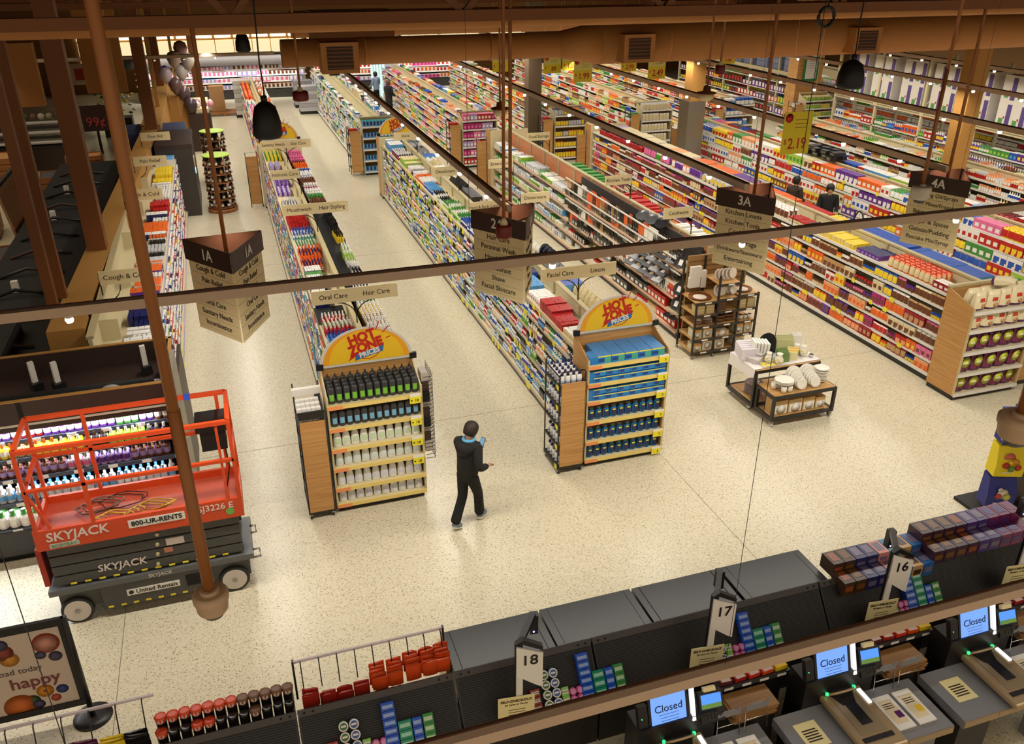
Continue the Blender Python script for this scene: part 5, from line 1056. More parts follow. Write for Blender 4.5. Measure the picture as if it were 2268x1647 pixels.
for i, (x, z) in enumerate(((.2, 1.72), (.32, 1.72), (.18, 1.5), (.3, 1.5), (.44, 1.62))):
    o = box('hanging_linen', mat('linen', srgb(226, 218, 204), .8), None, -.06, .06, -.06, .02, -.16 if i < 4 else -.3, .06); o.location = (RX+x, RY+.6, z); tag(o, 'pale folded linen hanging %s on the slat panel' % ('top left', 'top middle', 'lower left', 'lower middle', 'at the right as a long cloth')[i], 'linen')
# table display
TX, TY = 8.36, 10.82
tb_ = thing('display_table', 'black framed two tier rolling display table of white crockery in the open floor', 'table', (TX, TY, 0))
def frame(x0, x1, y0, y1, zb, zt, nm=''):
    for x in (x0, x1):
        for y in (y0, y1): box('leg', blackm, tb_, x-.025, x+.025, y-.025, y+.025, zb, zt)
    for z in (zb+.03, zt-.03):
        box('rail', blackm, tb_, x0, x1, y0-.022, y0+.022, z-.03, z+.03); box('rail', blackm, tb_, x0, x1, y1-.022, y1+.022, z-.03, z+.03); box('rail', blackm, tb_, x0-.022, x0+.022, y0, y1, z-.03, z+.03); box('rail', blackm, tb_, x1-.022, x1+.022, y0, y1, z-.03, z+.03)
frame(.03, 1.27, .03, .52, .12, .6); frame(.0, 1.3, .6, 1.42, .12, .84)
box('low_top', oakx, tb_, .03, 1.27, .03, .55, .585, .605); box('low_shelf', oakx, tb_, .03, 1.27, .03, .55, .15, .17); box('high_top', oakx, tb_, 0, 1.3, .58, 1.44, .825, .845); box('high_shelf', oakx, tb_, 0, 1.3, .58, 1.44, .15, .17)
MB().tube([(1.27, .03, .62), (1.27, .03, .78), (1.27, .4, .78), (1.27, .4, .62)], .004, 4).build('acrylic_guard', mat('acrylic', srgb(210, 214, 210), .2), tb_)
for x, y in ((.05, .05), (1.25, .05), (.05, .75), (.05, 1.4), (1.25, 1.4), (1.25, .75)):
    c = MB().lathe([(.045, -.02), (.045, .02)], 12, (x, y, .05), axis='X').build('caster', chrome, tb_); box('caster_fork', steel, c, x-.03, x+.03, y-.03, y+.03, .06, .12)
crw = mat('crock_white', srgb(238, 232, 218), .25)
cl = MB(); n_ = 10
vs = []; 
for i in range(n_+1):
    u = i/n_; x = 0+.34*u if False else u*1.36-.03
    vs += [(x, .62, .852), (x, 1.4, .852)]
cl.add(vs, [(2*i, 2*i+2, 2*i+3, 2*i+1) for i in range(n_)])
cl.add([(-.03, .60, .853), (-.03, 1.42, .853), (-.045, 1.42, .62), (-.05, 1.0, .66), (-.045, .6, .72)], [(0, 4, 3, 2, 1)])
o = cl.build('table_cloth', mat('cloth_white', srgb(238, 232, 230), .8)); o.location = (TX, TY, 0); sd = o.modifiers.new('thick', 'SOLIDIFY'); sd.thickness = .004; sd.offset = 1; tag(o, 'white cloth covering the upper tier of the display table', 'cloth')
T = lambda x, y, z: (TX+x, TY+y, z)
for s_, x in ((0, .62), (1, .9)):
    for k in range(6):
        r = (.1, .11, .12, .13, .15, .16)[k]
        o = crock('dinner_plate', PL(r), crw, T(x, .14+k*.055, .61+r*.97), 'white plate, %s from the front of the %s standing plate row' % (nth(k+1), ('left', 'right')[s_]), 'plate', (PI/2-.28, 0, -.1), 'standing white plates', n=20)
for k in range(3): crock('oval_platter', [(.1, 0), (.17, .02), (.165, .026), (.1, .01)], crw, T(.32, .22, .74+.022*k), '%s wide platter resting on the white cups' % ('lowest', 'middle', 'top')[k], 'platter', n=20)
for i, (x, y) in enumerate(((.18, .3), (.3, .28), (.26, .12), (.38, .12), (.44, .26))): crock('white_cup', [(.035, 0), (.05, .03), (.05, .12), (.045, .12), (.04, .02)], crw, T(x, y, .606), 'white cup under the wide platters, %s' % ('back left', 'back middle', 'front left', 'front right', 'back right')[i], 'cup')
for k in range(5): crock('white_bowl', BW(.13 if k > 1 else .11, .05), crw, T(1.14, .3, .606+(.045*k if k < 2 else .13+.045*(k-2))), 'white bowl, %s of the stack at the right of the low tier' % ('lowest', 'second', 'third', 'fourth', 'top')[k], 'bowl')
for i, x in enumerate((.24, .54, .82, 1.06)):
    w_ = (.28, .28, .24, .2)[i]; t = thing('dinnerware_box', 'kraft window box of white dinnerware, %s from the left under the table' % ('first', 'second', 'third', 'fourth')[i], 'box', T(x, .2, .17)); h_ = (.28, .27, .26, .23)[i]
    box('carton', mat('box_tan', srgb(196, 160, 104), .6), t, -w_/2, w_/2, -.1, .15, 0, h_); box('window', crw, t, -w_/2+.02, w_/2-.01, -.103, -.1, .03, h_*.68); MB().lathe([(.001, 0), (w_*.34, .004), (.001, .008)], 14, (.01, -.108, h_*.38), axis='Y').build('plate_print', white, t)
bk = MB(); n_ = 14
pts = [(-.17, 0), (.17, 0), (.17, .22)]+[(.17*math.cos(a), .22+.17*math.sin(a)) for a in np.linspace(.2, PI-.2, n_)]+[(-.17, .22)]
bk.prism(pts, -.012, .012); o = bk.build('arched_board', dark); o.location = T(.56, 1.15, .855); o.rotation_euler = (-.1, 0, -.12); tag(o, 'black arched board standing at the back of the display table', 'board')
for i in range(5):
    o = box('towel_set', mat('towel_white', srgb(240, 238, 232), .8), None, -.02, .02, -.1, .1, 0, .34); o.location = T(.22+.048*i, 1.12-.03*i, .856); o.rotation_euler = (.12, 0, -.15); tag(o, 'upright white towel set, %s from the left on the table' % ('first', 'second', 'third', 'fourth', 'fifth')[i], 'towel')
for i in range(5):
    o = box('folded_throw', mat('throw_lilac', srgb(226, 218, 224), .85), None, -.032, .032, -.17, .17, 0, .22); o.location = T(.1+.025*i, 1.0+.085*i, .86); o.rotation_euler = (0, 0, PI/2-.15); tag(o, 'pale folded throw, %s in the row at the back left corner' % ('first', 'second', 'third', 'fourth', 'fifth')[i], 'throw')
for i in range(4):
    o = box('flat_mat', mat('mat_pale', srgb(214, 206, 204), .7), None, -.16, .16, -.12, .12, 0, .02); o.location = T(.2, .95, .857+.023*i); o.rotation_euler = (0, 0, .2+.1*i); tag(o, 'pale flat place mat, %s of the stack on the table' % ('lowest', 'second', 'third', 'top')[i], 'mat')
crock('white_bowl', BW(.09, .06), crw, T(.28, .95, .95), 'white bowl on top of the stack of pale place mats', 'bowl')
grn = mat('napkin_green', srgb(112, 138, 76), .7)
for i in range(8):
    o = box('green_napkin', grn, None, -.1, .1, -.008, .008, 0, .16); o.location = T(.64+.014*i, .72+.032*i, .856); o.rotation_euler = (-.15, 0, -.1); tag(o, 'folded green napkin, %s from the front in its rack' % nth(i+1), 'napkin', 'green napkins in a rack')
for i in range(7):
    o = box('floral_napkin', [mat('nap_cream', srgb(226, 216, 160), .7), mat('nap_yellow', srgb(236, 206, 90), .7), mat('nap_orange', srgb(232, 170, 90), .7)][i % 3], None, -.1, .1, -.012, .012, 0, .15); o.location = T(.82+.05*i*.5, .76+.03*i, .856); o.rotation_euler = (-.12, 0, -.5); tag(o, 'floral print napkin, %s from the front in its rack' % nth(i+1), 'napkin', 'floral napkins in a rack')
for i in range(6):
    o = box('green_placemat', mat('plm', srgb(196, 196, 140), .7), None, -.16, .16, -.008, .008, 0, .24); o.location = T(.9+.02*i, 1.08+.04*i, .856); o.rotation_euler = (-.15, 0, -.25); tag(o, 'sage place mat, %s from the front at the back of the table' % nth(i+1), 'mat', 'sage place mats in a rack')
for i in range(3):
    o = box('paper_set', white, None, -.09, .09, -.012, .012, 0, .26); o.location = T(1.2+.02*i, 1.15+.06*i, .856); o.rotation_euler = (-.1, 0, -.25); tag(o, 'white boxed set, %s from the front at the back right' % nth(i+1), 'box', 'white boxed sets at the back right')
lem = mat('lemon_glaze', srgb(238, 234, 214), .25); lemy = mat('lemon_yellow', srgb(240, 214, 60), .3); lemg = mat('lemon_leaf', srgb(96, 130, 50), .4)
for i, (x, y, s_) in enumerate(((.36, .8, 1), (.5, .68, 1.05), (1.13, .85, 1), (1.08, .98, .9))):
    t = thing('lemon_vase', 'white vase with painted lemons, %s on the display table' % ('by the small lemon dishes', 'before the green napkins', 'at the right front', 'behind at the right')[i], 'vase', T(x, y, .856)); t.scale = (s_,)*3
    MB().lathe([(.04, 0), (.07, .04), (.075, .09), (.05, .14), (.035, .165), (.055, .2), (.045, .2), (.03, .165)], 14).build('body', lem, t)
    for k in range(5): a = k*1.25; MB().lathe([(.001, -.02), (.02, -.005), (.02, .005), (.001, .02)], 8, (.064*math.cos(a), .064*math.sin(a), .05+.06*(k % 2))).build('lemon', lemy, t); MB().lathe([(.001, -.015), (.014, 0), (.001, .015)], 6, (.066*math.cos(a+.5), .066*math.sin(a+.5), .07)).build('leaf', lemg, t)
for i in range(8):
    o = crock('lemon_dish', BW(.05 if i < 5 else .035, .025), [lem, lemy], T(.2+.085*(i % 4)+.02*(i // 4), .66+.1*(i // 4), .856), 'small lemon painted dish, %s at the front left of the table' % nth(i+1), 'dish', mis=[0, 0, 0, 1, 1], group='small lemon painted dishes')
crock('silver_bowl', BW(.045, .05), chrome, T(1.24, .76, .856), 'tiny shiny silver bowl at the right edge of the table', 'bowl')
for i in range(6): crock('glass_plate', PL(.17), mat('glass_lilac', srgb(168, 150, 150), .2), T(.28, 1.0, .18+.035*i), 'dull clear plate, %s up in the stack under the table' % nth(i+1), 'plate', group='clear plates stacked under the table', n=18)

# ================================================================ scissor lift
LX0, LX1, LY0, LY1 = -2.70, -.42, 9.37, 10.17
lf = thing('scissor_lift', 'orange railed scissor lift parked before the juice cooler', 'lift', (LX0, LY0, 0)); LW = LX1-LX0; LD = LY1-LY0
def whl(x, y, r=.19):
    c = MB().lathe([(r-.01, -.055), (r, -.04), (r, .04), (r-.01, .055)], 24, (x, y, r), axis='Y').build('wheel', tyre, lf)
    MB().lathe([(r*.8, -.062), (r*.8, -.05)], 24, (x, y, r), axis='Y').build('hub', mat('hub_white', srgb(206, 196, 186), .5), c); MB().lathe([(.03, -.07), (.03, -.06)], 10, (x, y, r), axis='Y').build('axle_cap', steel, c)
for x in (.19, 2.05):
    for y in (.06, LD-.06): whl(x, y)
ch = MB().box(.02, LW-.02, .05, LD-.05, .2, .5).build('chassis', liftg, lf)
box('chassis_deck', mat('chassis_edge', srgb(96, 98, 98), .4), lf, -.06, LW+.05, -.02, LD+.02, .48, .56); box('chassis_door', liftg, lf, .5, 1.75, -.01, .04, .14, .47)
for k in range(9): box('hazard_stripe', yellow, lf, .54+k*.145, .6+k*.145, -.014, -.01, .15, .175)
for k in range(12): MB().box(.2+k*.16, .27+k*.16, .0, .004, .6, .625).build('hazard_stripe', yellow, lf)
box('control_window', dark, lf, 1.48, 1.72, -.014, -.01, .25, .42)
sg = box('rental_sticker', white, lf, .78, 1.4, -.016, -.011, .28, .37); text('United Rentals', .082, black, sg, (1.13, -.018, .325), off=.001); MB().lathe([(.03, 0), (.03, .002)], 14, (.83, -.018, .325), axis='Y').build('round_logo', black, sg)
# folded scissor arms
for i in range(4): 
    z = .6+i*.145; box('scissor_arm', liftg, lf, .04, LW-.06, .02, .1, z, z+.125); box('scissor_arm', liftg, lf, .04, LW-.06, LD-.1, LD-.02, z, z+.125)
    MB().lathe([(.022, -.01), (.022, .02)], 10, (1.2+.02*i, 0, z+.06), axis='Y').build('pivot_pin', mat('pin_cream', srgb(190, 180, 140), .5), lf)
box('scissor_core', dark, lf, .1, LW-.1, .12, LD-.12, .56, 1.16)
sw = mat('lift_white_ink', srgb(226, 214, 204), .5)
text('SKYJACK', .14, sw, lf, (.8, .015, .74), shear=.12, off=.002); text('SKYJACK', .07, sw, lf, (1.2, -.022, .52), shear=.12)
box('warning_sticker', mat('sticker', srgb(206, 190, 184), .5), lf, 1.34, 1.55, .012, .018, .9, 1.0); box('warning_sticker', mat('sticker_red', srgb(190, 120, 100), .5), lf, 1.3, 1.4, .012, .018, .8, .87)
# platform
box('platform_deck', deckm, lf, .0, LW, .0, LD, 1.24, 1.3)
fp = box('platform_side', orange, lf, -.04, LW+.02, -.02, .02, 1.16, 1.44); box('platform_side', orange, lf, -.04, LW+.02, LD-.02, LD+.02, 1.16, 1.4)
box('platform_end', orange, lf, -.04, 0, 0, LD, 1.16, 1.4); box('platform_end', orange, lf, LW-.02, LW+.02, 0, LD, 1.16, 1.4)
MB().box(-.08, -.02, .02, LD-.1, .62, 1.16).build('entry_panel', mat('lift_red', srgb(168, 46, 26), .5), lf)
text('SKYJACK', .17, sw, fp, (.42, -.023, 1.33), shear=.12, off=.003); text('SJ3226 E', .12, sw, fp, (1.98, -.023, 1.35), off=.001)
st = box('phone_sticker', white, fp, .98, 1.62, -.026, -.021, 1.27, 1.38); text('800-UR-RENTS', .09, black, st, (1.3, -.028, 1.325), off=.002)
es = box('eco_sticker', mat('eco_grey', srgb(190, 196, 186), .5), fp, .1, .42, -.026, -.021, 1.18, 1.24); text('ECOTRAY', .06, mat('eco_green', srgb(80, 140, 70), .5), es, (.26, -.028, 1.21))
MB().lathe([(.05, 0), (.05, .003)], 14, (2.14, -.024, 1.26), axis='Y').build('green_sticker', mat('eco_green2', srgb(110, 176, 80), .5), fp)
def rail(a, b, w_=.042): return MB().bar(a, b, w_).build('guard_rail', orange, lf)
HT, HM, HL = 2.5, 1.98, 1.9
for y in (0, LD):
    rail((0, y, HT), (LW, y, HT), .05); rail((0, y, HM), (LW, y, HM))
    for x in ((0, .62, LW) if y == 0 else (0, .62, LW)): rail((x, y, 1.3), (x, y, HT))
for x in (0, LW):
    rail((x, 0, HT), (x, LD, HT), .05); rail((x, 0, HM), (x, LD, HM))
rail((0, 0, HM), (.16, 0, 1.45), .03); rail((LW-.12, LD, 1.4), (LW-.12, LD, HT)); rail((LW-.14, 0, 1.4), (LW-.14, 0, HT), .03)
rail((0, LD*.5, 1.3), (0, LD*.5, HM), .036)
box('blue_tape', mat('tape_blue', srgb(50, 90, 200), .5), lf, 1.78, 1.86, LD-.03, LD+.03, HT-.03, HT+.03)
cb = MB().box(LW-.36, LW-.06, LD-.42, LD-.14, 1.92, 2.22).build('control_box', black, lf); MB().box(LW-.4, LW-.02, LD-.45, LD-.1, 2.2, 2.32).build('control_lid', black, cb); MB().tube([(LW-.1, LD-.3, 1.95), (LW-.08, LD-.32, 1.6), (LW-.16, LD-.34, 1.3), (LW-.04, LD-.2, 1.24)], .01, 6).build('control_cable', black, cb)
MB().tube([(LW+.05, .1, .9), (LW+.12, .1, .9), (LW+.12, .1, .8), (LW+.05, .1, .8)], .014, 6).build('tie_down_ring', steel, lf); MB().tube([(LW+.04, .06, .56), (LW+.13, .06, .56), (LW+.13, .06, .44), (LW+.04, .06, .44)], .014, 6).build('tie_down_ring', steel, lf)
def cord(name, label, m, c, r0, turns, rad, z0, cat='cord'):
    z0 += .08
    pts = [(c[0]+(r0+.02*math.sin(5*a))*math.cos(a)*1.6+.01*a, c[1]+(r0+.015*math.cos(3*a))*math.sin(a), z0+.004*a) for a in np.linspace(0, turns*2*PI, int(turns*16))]
    tag(MB().tube(pts, rad, 5).build(name, m), label, cat)
cord('extension_cord', 'coiled yellow cord lying on the lift platform', mat('cord_yellow', srgb(226, 186, 40), .5), (-1.55, 9.62), .12, 3, .009, 1.24); cord('extension_cord', 'looser yellow cord loop at the front of the lift platform', mat('cord_yellow', srgb(226, 186, 40), .5), (-1.95, 9.58), .1, 1.6, .009, 1.24)
cord('tangled_cable', 'grey tangled cable at the left of the lift platform', mat('cord_grey', srgb(110, 90, 80), .5), (-2.15, 9.85), .14, 2.6, .008, 1.24); cord('tangled_cable', 'thin dark cable loop in the middle of the lift platform', dark, (-1.85, 9.9), .16, 1.4, .006, 1.24)

# ================================================================ juice cooler
cl_ = thing('open_cooler', 'dark open fronted cooler of juices behind the scissor lift', 'cooler', (-8, 10.9, 0)); CW = 6.85
box('kick_base', dark, cl_, 0, CW, .08, 1.6, 0, .12); box('lower_front', mat('cooler_dark', srgb(40, 36, 38), .45), cl_, 0, CW, 0, .3, .12, .5); box('cooler_back', mat('cooler_back', srgb(196, 196, 204), .5), cl_, 0, CW, .95, 1.0, .4, 2.0)
box('end_panel', mat('cooler_end', srgb(148, 140, 120), .45), cl_, CW, CW+.06, 0, 1.15, .0, 2.36); box('canopy_front', browns, cl_, 0, CW, .2, .24, 1.98, 2.3); box('canopy_lower', browns, cl_, 0, CW, .24, .28, 1.86, 1.99); box('canopy_roof', browns, cl_, 0, CW, .24, 1.75, 1.95, 1.98)
box('canopy_joint', dark, cl_, 5.0, 5.06, .195, .2, 1.98, 2.3); box('parapet_back', browns, cl_, 4.3, CW, 1.7, 1.74, 1.4, 2.3); box('parapet_side', browns, cl_, CW-.03, CW, .24, 1.74, 1.98, 2.3); box('parapet_cap', tan, cl_, 0, CW, .19, .25, 2.3, 2.315); box('parapet_cap', tan, cl_, 4.3, CW, 1.69, 1.75, 2.3, 2.315); box('parapet_cap', tan, cl_, CW-.04, CW+.01, .2, 1.75, 2.3, 2.315)
box('light_lip', mat('cooler_lip', srgb(206, 196, 176), .4), cl_, 0, CW, .19, .22, 1.955, 1.985)
box('side_filler', browns, cl_, CW, CW+.05, 1.15, 2.4, 0, 1.9)
area('cooler_lamp', (-4.6, 11.25, 1.84), 6.4, .1, 85, (.93, .96, 1), (math.radians(-20), 0, 0)); 
CZ = (.52, .86, 1.18, 1.44, 1.68)
for i, z in enumerate(CZ):
    d0 = (.02, .12, .2, .27, .34)[i]; sh = box('shelf', mat('cooler_shelf', srgb(52, 54, 62), .4), cl_, 0, CW, d0, .95, z-.03, z); box('tag_strip', mat('cooler_strip', srgb(70, 76, 92), .4), sh, 0, CW, d0-.01, d0, z-.05, z+.01)
    for k in range(16): 
        if seen((-8+.3+k*.43, 10.9, z)): box('price_card', white, sh, .3+k*.43+.1*(i % 2), .42+k*.43+.1*(i % 2), d0-.014, d0-.01, z-.045, z+.004)
    area('cooler_lamp', (-4.6, 10.9+d0+.04, z-.06), 6.4, .04, 22, (.93, .96, 1), (math.radians(-25), 0, 0))
JP = [[S('white', 'green', 'white'), S('white', 'purple', 'white'), S('white', 'red', 'white')], [S('silver', 'white', 'sky'), S('white', 'sky', 'silver'), S('silver', 'sky', 'white')], [S('silver', 'grey', 'pink'), S('pink', 'grey', 'lilac'), S('lilac', 'grey', 'purple'), S('brown', 'black', 'lilac')], [S('yellow', 'white', 'yellow'), S('crimson', 'white', 'magenta'), S('black', 'white', 'purple'), S('magenta', 'white', 'lime'), S('lime', 'white', 'lime'), S('black', 'brown', 'white'), S('tan', 'brown', 'white'), S('yellow', 'orange', 'white')], [S('purple', 'pink', 'white'), S('orange', 'peach', 'white'), S('purple', 'purple', 'white'), S('crimson', 'pink', 'white'), S('green', 'lime', 'white'), S('brown', 'black', 'white')]]
for i, z in enumerate(CZ):
    fill('F', 10.9+(.02, .12, .2, .27, .34)[i], -4.6, -1.2, z, .3, .4, [('juice_bottle', 'bottle', (.085, .1), (.2, .24), (.085, .1)) if i != 0 else ('milk_jug', 'flat', (.12, .14), (.24, .26), (.12, .14))], JP[i], 'juice cooler', i if i < 4 else 6, rows=2)
fill('F', 11.0, -2.5, -1.2, CZ[1]+.005, .3, .4, [('yogurt_pack', 'box', (.11, .13), (.1, .12), (.1, .12))], [S('peach', 'white', 'orange'), S('white', 'pink', 'purple'), S('white', 'lime', 'red'), S('lilac', 'white', 'blue')], 'juice cooler', 2, rows=2) if False else None
# plant on top of the cooler
rp = tag(MB().tube([(-4.0, 11.75, 2.05), (-1.4, 11.75, 2.05)], .06, 8).build('refrigerant_pipe', dark), 'black pipe lying in the cooler top well', 'pipe')
o = MB().lathe([(.2, 0), (.2, .02), (.1, .1), (.02, .12)], 16).build('vent_dome', mat('dome_grey', srgb(170, 164, 160), .5)); o.location = (-1.95, 11.6, 2.0); tag(o, 'pale grey dome cap in the cooler top well', 'cap')
for i, (x, y, rz) in enumerate(((-1.52, 12.2, .2), (-1.28, 12.1, .2), (-2.95, 12.1, .5), (-2.65, 12.0, .5))):
    t = thing('valve_unit', '%s white and black valve unit in the cooler top well' % ('third', 'fourth', 'first', 'second')[i], 'valve', (x, y, 1.99), rz); box('white_tube', white, t, -.035, .035, -.03, .03, .1, .42); box('valve_body', black, t, -.07, .07, -.1, .06, 0, .12)

# ================================================================ track rails, aisle signs, things hung from the roof
def track(p, q, label, lamps, name='track_rail', cables=()):
    p = Vector(p); q = Vector(q); t = thing(name, label, 'light rail', p); d = q-p
    MB().bar((0, 0, 0), d, .07, .085).build('rail_body', railm, t); bk_ = Vector((0, .034, 0)) if abs(d.x) > abs(d.y) else Vector((.034, 0, 0)); MB().bar(bk_+Vector((0, 0, .042)), bk_+d+Vector((0, 0, .042)), .022, .03).build('rail_cap', railt, t); MB().bar((0, 0, -.052), d+Vector((0, 0, -.052)), .045, .02).build('rail_slot', railm, t)
    u = d.normalized(); s_ = Vector((u.y, -u.x, 0))
    for f in lamps:
        c = d*f+Vector((0, 0, -.075))
        if not seen(p+c): continue
        h = MB().lathe([(.035, -.05), (.042, -.03), (.03, .02)], 8, c).build('lamp_head', white, t); MB().lathe([(.03, -.055), (.034, -.051)], 8, c).build('lens', lensm, h)
    for f in cables: MB().tube([d*f+Vector((0, 0, .05)), d*f+Vector((0, 0, 5.0))], .0025, 4).build('suspension_cable', steeld, t)
    return t
track((-6, 8.8, RAILZ), (17, 8.8, RAILZ), 'long light rail crossing the picture before the aisle signs', (.187, .41, .52, .665, .75), cables=(.367, .52, .66))
track((-6, 3.68, 3.03), (12, 3.68, 3.03), 'thick looking light rail crossing in front of the checkouts', (), cables=(.2656, .488))
for k, x in enumerate(RAIL_X[1:], 1):
    track((x, 10.95, RAILZ), (x, 47, RAILZ), 'light rail running down the %s aisle' % ('', 'second', 'third', 'fourth', 'fifth', 'sixth', 'seventh')[k], [.03+.042*j for j in range(22)])
track((-6, 34, 4.1), (2.2, 34, 4.1), 'black light rail crossing far down the first aisle', (.5, .62, .75))
def aisle_sign(x, y, num, lines, rz=0.0):
    """Three sided hanging sign: open brown band above cream boards."""
    t = thing('aisle_sign', 'three sided hanging aisle sign numbered %s' % num, 'sign', (x, y, 3.0), rz); s_ = .93; R = s_/math.sqrt(3)
    V = [Vector((0, -R, 0)), Vector((s_/2, R/2, 0)), Vector((-s_/2, R/2, 0))]
    for i in range(3):
        a, b = V[i], V[(i+1) % 3]
        if i == 2: a, b = V[2], V[0]
        n = Vector(((b-a).y, -(b-a).x, 0)).normalized(); ang = math.atan2((b-a).y, (b-a).x); mid = (a+b)/2
        f = lambda k, z: [a.lerp(b, k)+Vector((0, 0, z))]
        def pan(k0, k1, z0, z1, name, m, push=0., par=t, th=.008):
            p0, p1 = a.lerp(b, k0)+n*push, a.lerp(b, k1)+n*push; q = -n*th
            vs = [p0+Vector((0, 0, z0)), p1+Vector((0, 0, z0)), p1+Vector((0, 0, z1)), p0+Vector((0, 0, z1))]; vs += [v+q for v in vs]
            return MB().add(vs, [(0, 1, 2, 3), (7, 6, 5, 4), (0, 4, 5, 1), (1, 5, 6, 2), (2, 6, 7, 3), (3, 7, 4, 0)]).build(name, m, par)
        brd = pan(.02, .98, 0, .96, 'cream_board', signc)
        bnd = pan(-.02, 1.02, .94, 1.2, 'brown_band', brownsign, .02)
        pan(.01, .99, .95, 1.2, 'copper_lining', copper, .008, bnd, .004)
        rot = (PI/2, 0, ang)
        text(num, .2, white, bnd, mid+n*.024+Vector((0, 0, 1.075)), rot, sx=.95, off=.003)
        for j, ln in enumerate(lines):
            z = .87-j*.148
            text(ln, .105 if len(ln) < 15 else .105*15/len(ln)+.004, ink, brd, mid+n*.004+Vector((0, 0, z)), rot, sx=.98)
            pan(.04, .96, z-.076, z-.072, 'groove', creamd, .003, brd, .004)
    MB().tube([(0, 0, 1.0), (0, 0, 5.6)], .026, 8).build('pole', polem, t)
    MB().lathe([(.05, 1.0), (.05, 1.03)], 10).build('hub', steeld, t)
    for v in V: MB().bar((0, 0, 1.02), v*.95+Vector((0, 0, 1.02)), .02).build('spoke', steeld, t)
    l = bpy.data.lights.new('sign_lamp', 'SPOT'); l.energy = 16; l.color = (1, .8, .6); l.spot_size = 2.2; l.spot_blend = .8; l.shadow_soft_size = .05; lo = bpy.data.objects.new('sign_lamp', l); COL.objects.link(lo); lo.parent = t; lo.location = (.06, .0, 1.5)
aisle_sign(-.16, 10.98, '1A', ['Cough & Cold', 'Pain Relief', 'First Aid', 'Oral Care', 'Sanitary Needs', 'Incontinence'], .08)
aisle_sign(3.68, 11.12, '2A', ['Hair Care', 'Personal Wash', 'Hand Soaps', 'Deodorant', 'Shave', 'Facial Skincare'], .06)
aisle_sign(7.62, 11.1, '3A', ['Kitchen Linens', 'Kitchen Tools', 'Cookware', 'Food Storage', 'Drinkware/Stemware', 'Entertaining'])
aisle_sign(11.22, 11.0, '4A', ['Cooking Oil/Sprays', 'Cake Mixes/Frosting', 'Baking Ingredients', 'Sugar & Spices', 'Gelatin/Pudding', 'Pancake Mix/Syrup'], -.12)
def ptz(loc, r, label, m, top=8.5, pr=.03, pm=polem):
    t = thing('dome_camera', label, 'camera', loc)
    MB().tube([(0, 0, 0), (0, 0, 1.15)], pr*1.12, 10).build('pole_sleeve', pm, t); MB().tube([(0, 0, 1.15), (0, 0, top-loc[2])], pr, 10).build('pole', pm, t)
    MB().lathe([(pr*1.7, .0), (pr*1.9, -.02), (r*.6, -.03)], 16).build('collar', m, t)
    MB().lathe([(r*.85, -.02), (r, -.035), (r, -.075), (r*.92, -.085), (r*.86, -.145), (r*.76, -.16)], 20).build('housing', m, t)
    MB().lathe([(r*.6, -.16), (r*.55, -.19), (r*.3, -.21), (.01, -.215)], 16).build('lens_dome', mat('smoked_dome', srgb(90, 86, 84), .15), t)
camt = mat('camera_tan', srgb(190, 160, 128), .5); camw = mat('camera_white', srgb(206, 196, 180), .45)
ptz((-.43, 4.12, 4.26), .1, 'tan dome camera hanging low on a long brown pole before the lift', camt); ptz((4.0, 3.03, 5.2), .115, 'tan dome camera cut by the right edge of the view', camt); ptz((6.95, 7.12, 5.28), .1, 'white dome camera hanging before the 4A sign', camw, pr=.018)
def pole_box(loc, r, label, m, cat='alarm', pr=.018):
    t = thing('hanging_alarm', label, cat, loc); MB().tube([(0, 0, 0), (0, 0, 8.5-loc[2])], pr, 8).build('pole', polem, t); MB().lathe([(r*.9, -.14), (r, -.12), (r, -.02), (r*.85, 0)], 14).build('housing', m, t); MB().lathe([(.05, 0), (.02, .07)], 10).build('neck', signc, t)
mar = mat('maroon', srgb(112, 26, 22), .45)
pole_box((2.66, 8.25, 4.92), .085, 'maroon alarm on a pole before the 2A sign', mar); pole_box((1.22, 13.9, 5.55), .12, 'small maroon box hanging over the second aisle', mar); pole_box((7.9, 12.9, 5.8), .08, 'small maroon box hanging near the steel wrapped column', mar)
for loc, lb in (((4.19, 13.17, 5.26), 'over the kitchen run'), ((7.1, 11.91, 5.54), 'beside the steel wrapped column')):
    t = thing('pendant_lamp', 'brown capped pendant hanging %s' % lb, 'pendant', loc); MB().tube([(0, 0, 0), (0, 0, 3)], .016, 8).build('stem', polem, t); MB().lathe([(.15, -.01), (.15, .0), (.06, .02), (.05, .09), (.02, .1)], 16).build('cap', tanp, t); MB().lathe([(.06, -.12), (.11, -.08), (.12, -.01)], 16).build('shade', signc, t)
blkp = mat('pendant_black', srgb(14, 12, 11), .55)
for loc, h, lb in (((.42, 8.72, 5.86), .34, 'nearest in aisle one'), ((.6, 17.9, 5.75), .34, 'smaller one higher in aisle one'), ((6.29, 7.72, 6.2), .28, 'before the maple column'), ):
    t = thing('black_speaker', 'black bell shaped hanging speaker, %s' % lb, 'speaker', loc); MB().lathe([(.12, 0), (.14, .03), (.13, h*.5), (.1, h*.85), (.05, h*.97), (.02, h)], 18).build('bell', blkp, t); MB().tube([(0, 0, h), (.01, 0, h+.1), (.0, 0, h+.35), (.05, 0, 8.3-loc[2])], .008, 6).build('cable', blkp, t); MB().lathe([(.03, h-.01), (.03, h+.05)], 8).build('mount', blkp, t)
o = MB().lathe([(.1, 0)], 3) if False else None
tr_ = MB(); pts = [(.085*math.cos(a), 0, .085*math.sin(a)) for a in np.linspace(0, 2*PI, 20)]; tr_.tube(pts, .016, 6); o = tr_.build('cable_coil', blkp); o.location = (5.44, 7.15, 6.94); tag(o, 'black cable coil hanging under the roof joists', 'cable'); MB().tube([(0, 0, .08), (.05, 0, .5), (.02, 0, 1.4)], .006, 5).build('cable_tail', blkp, o)
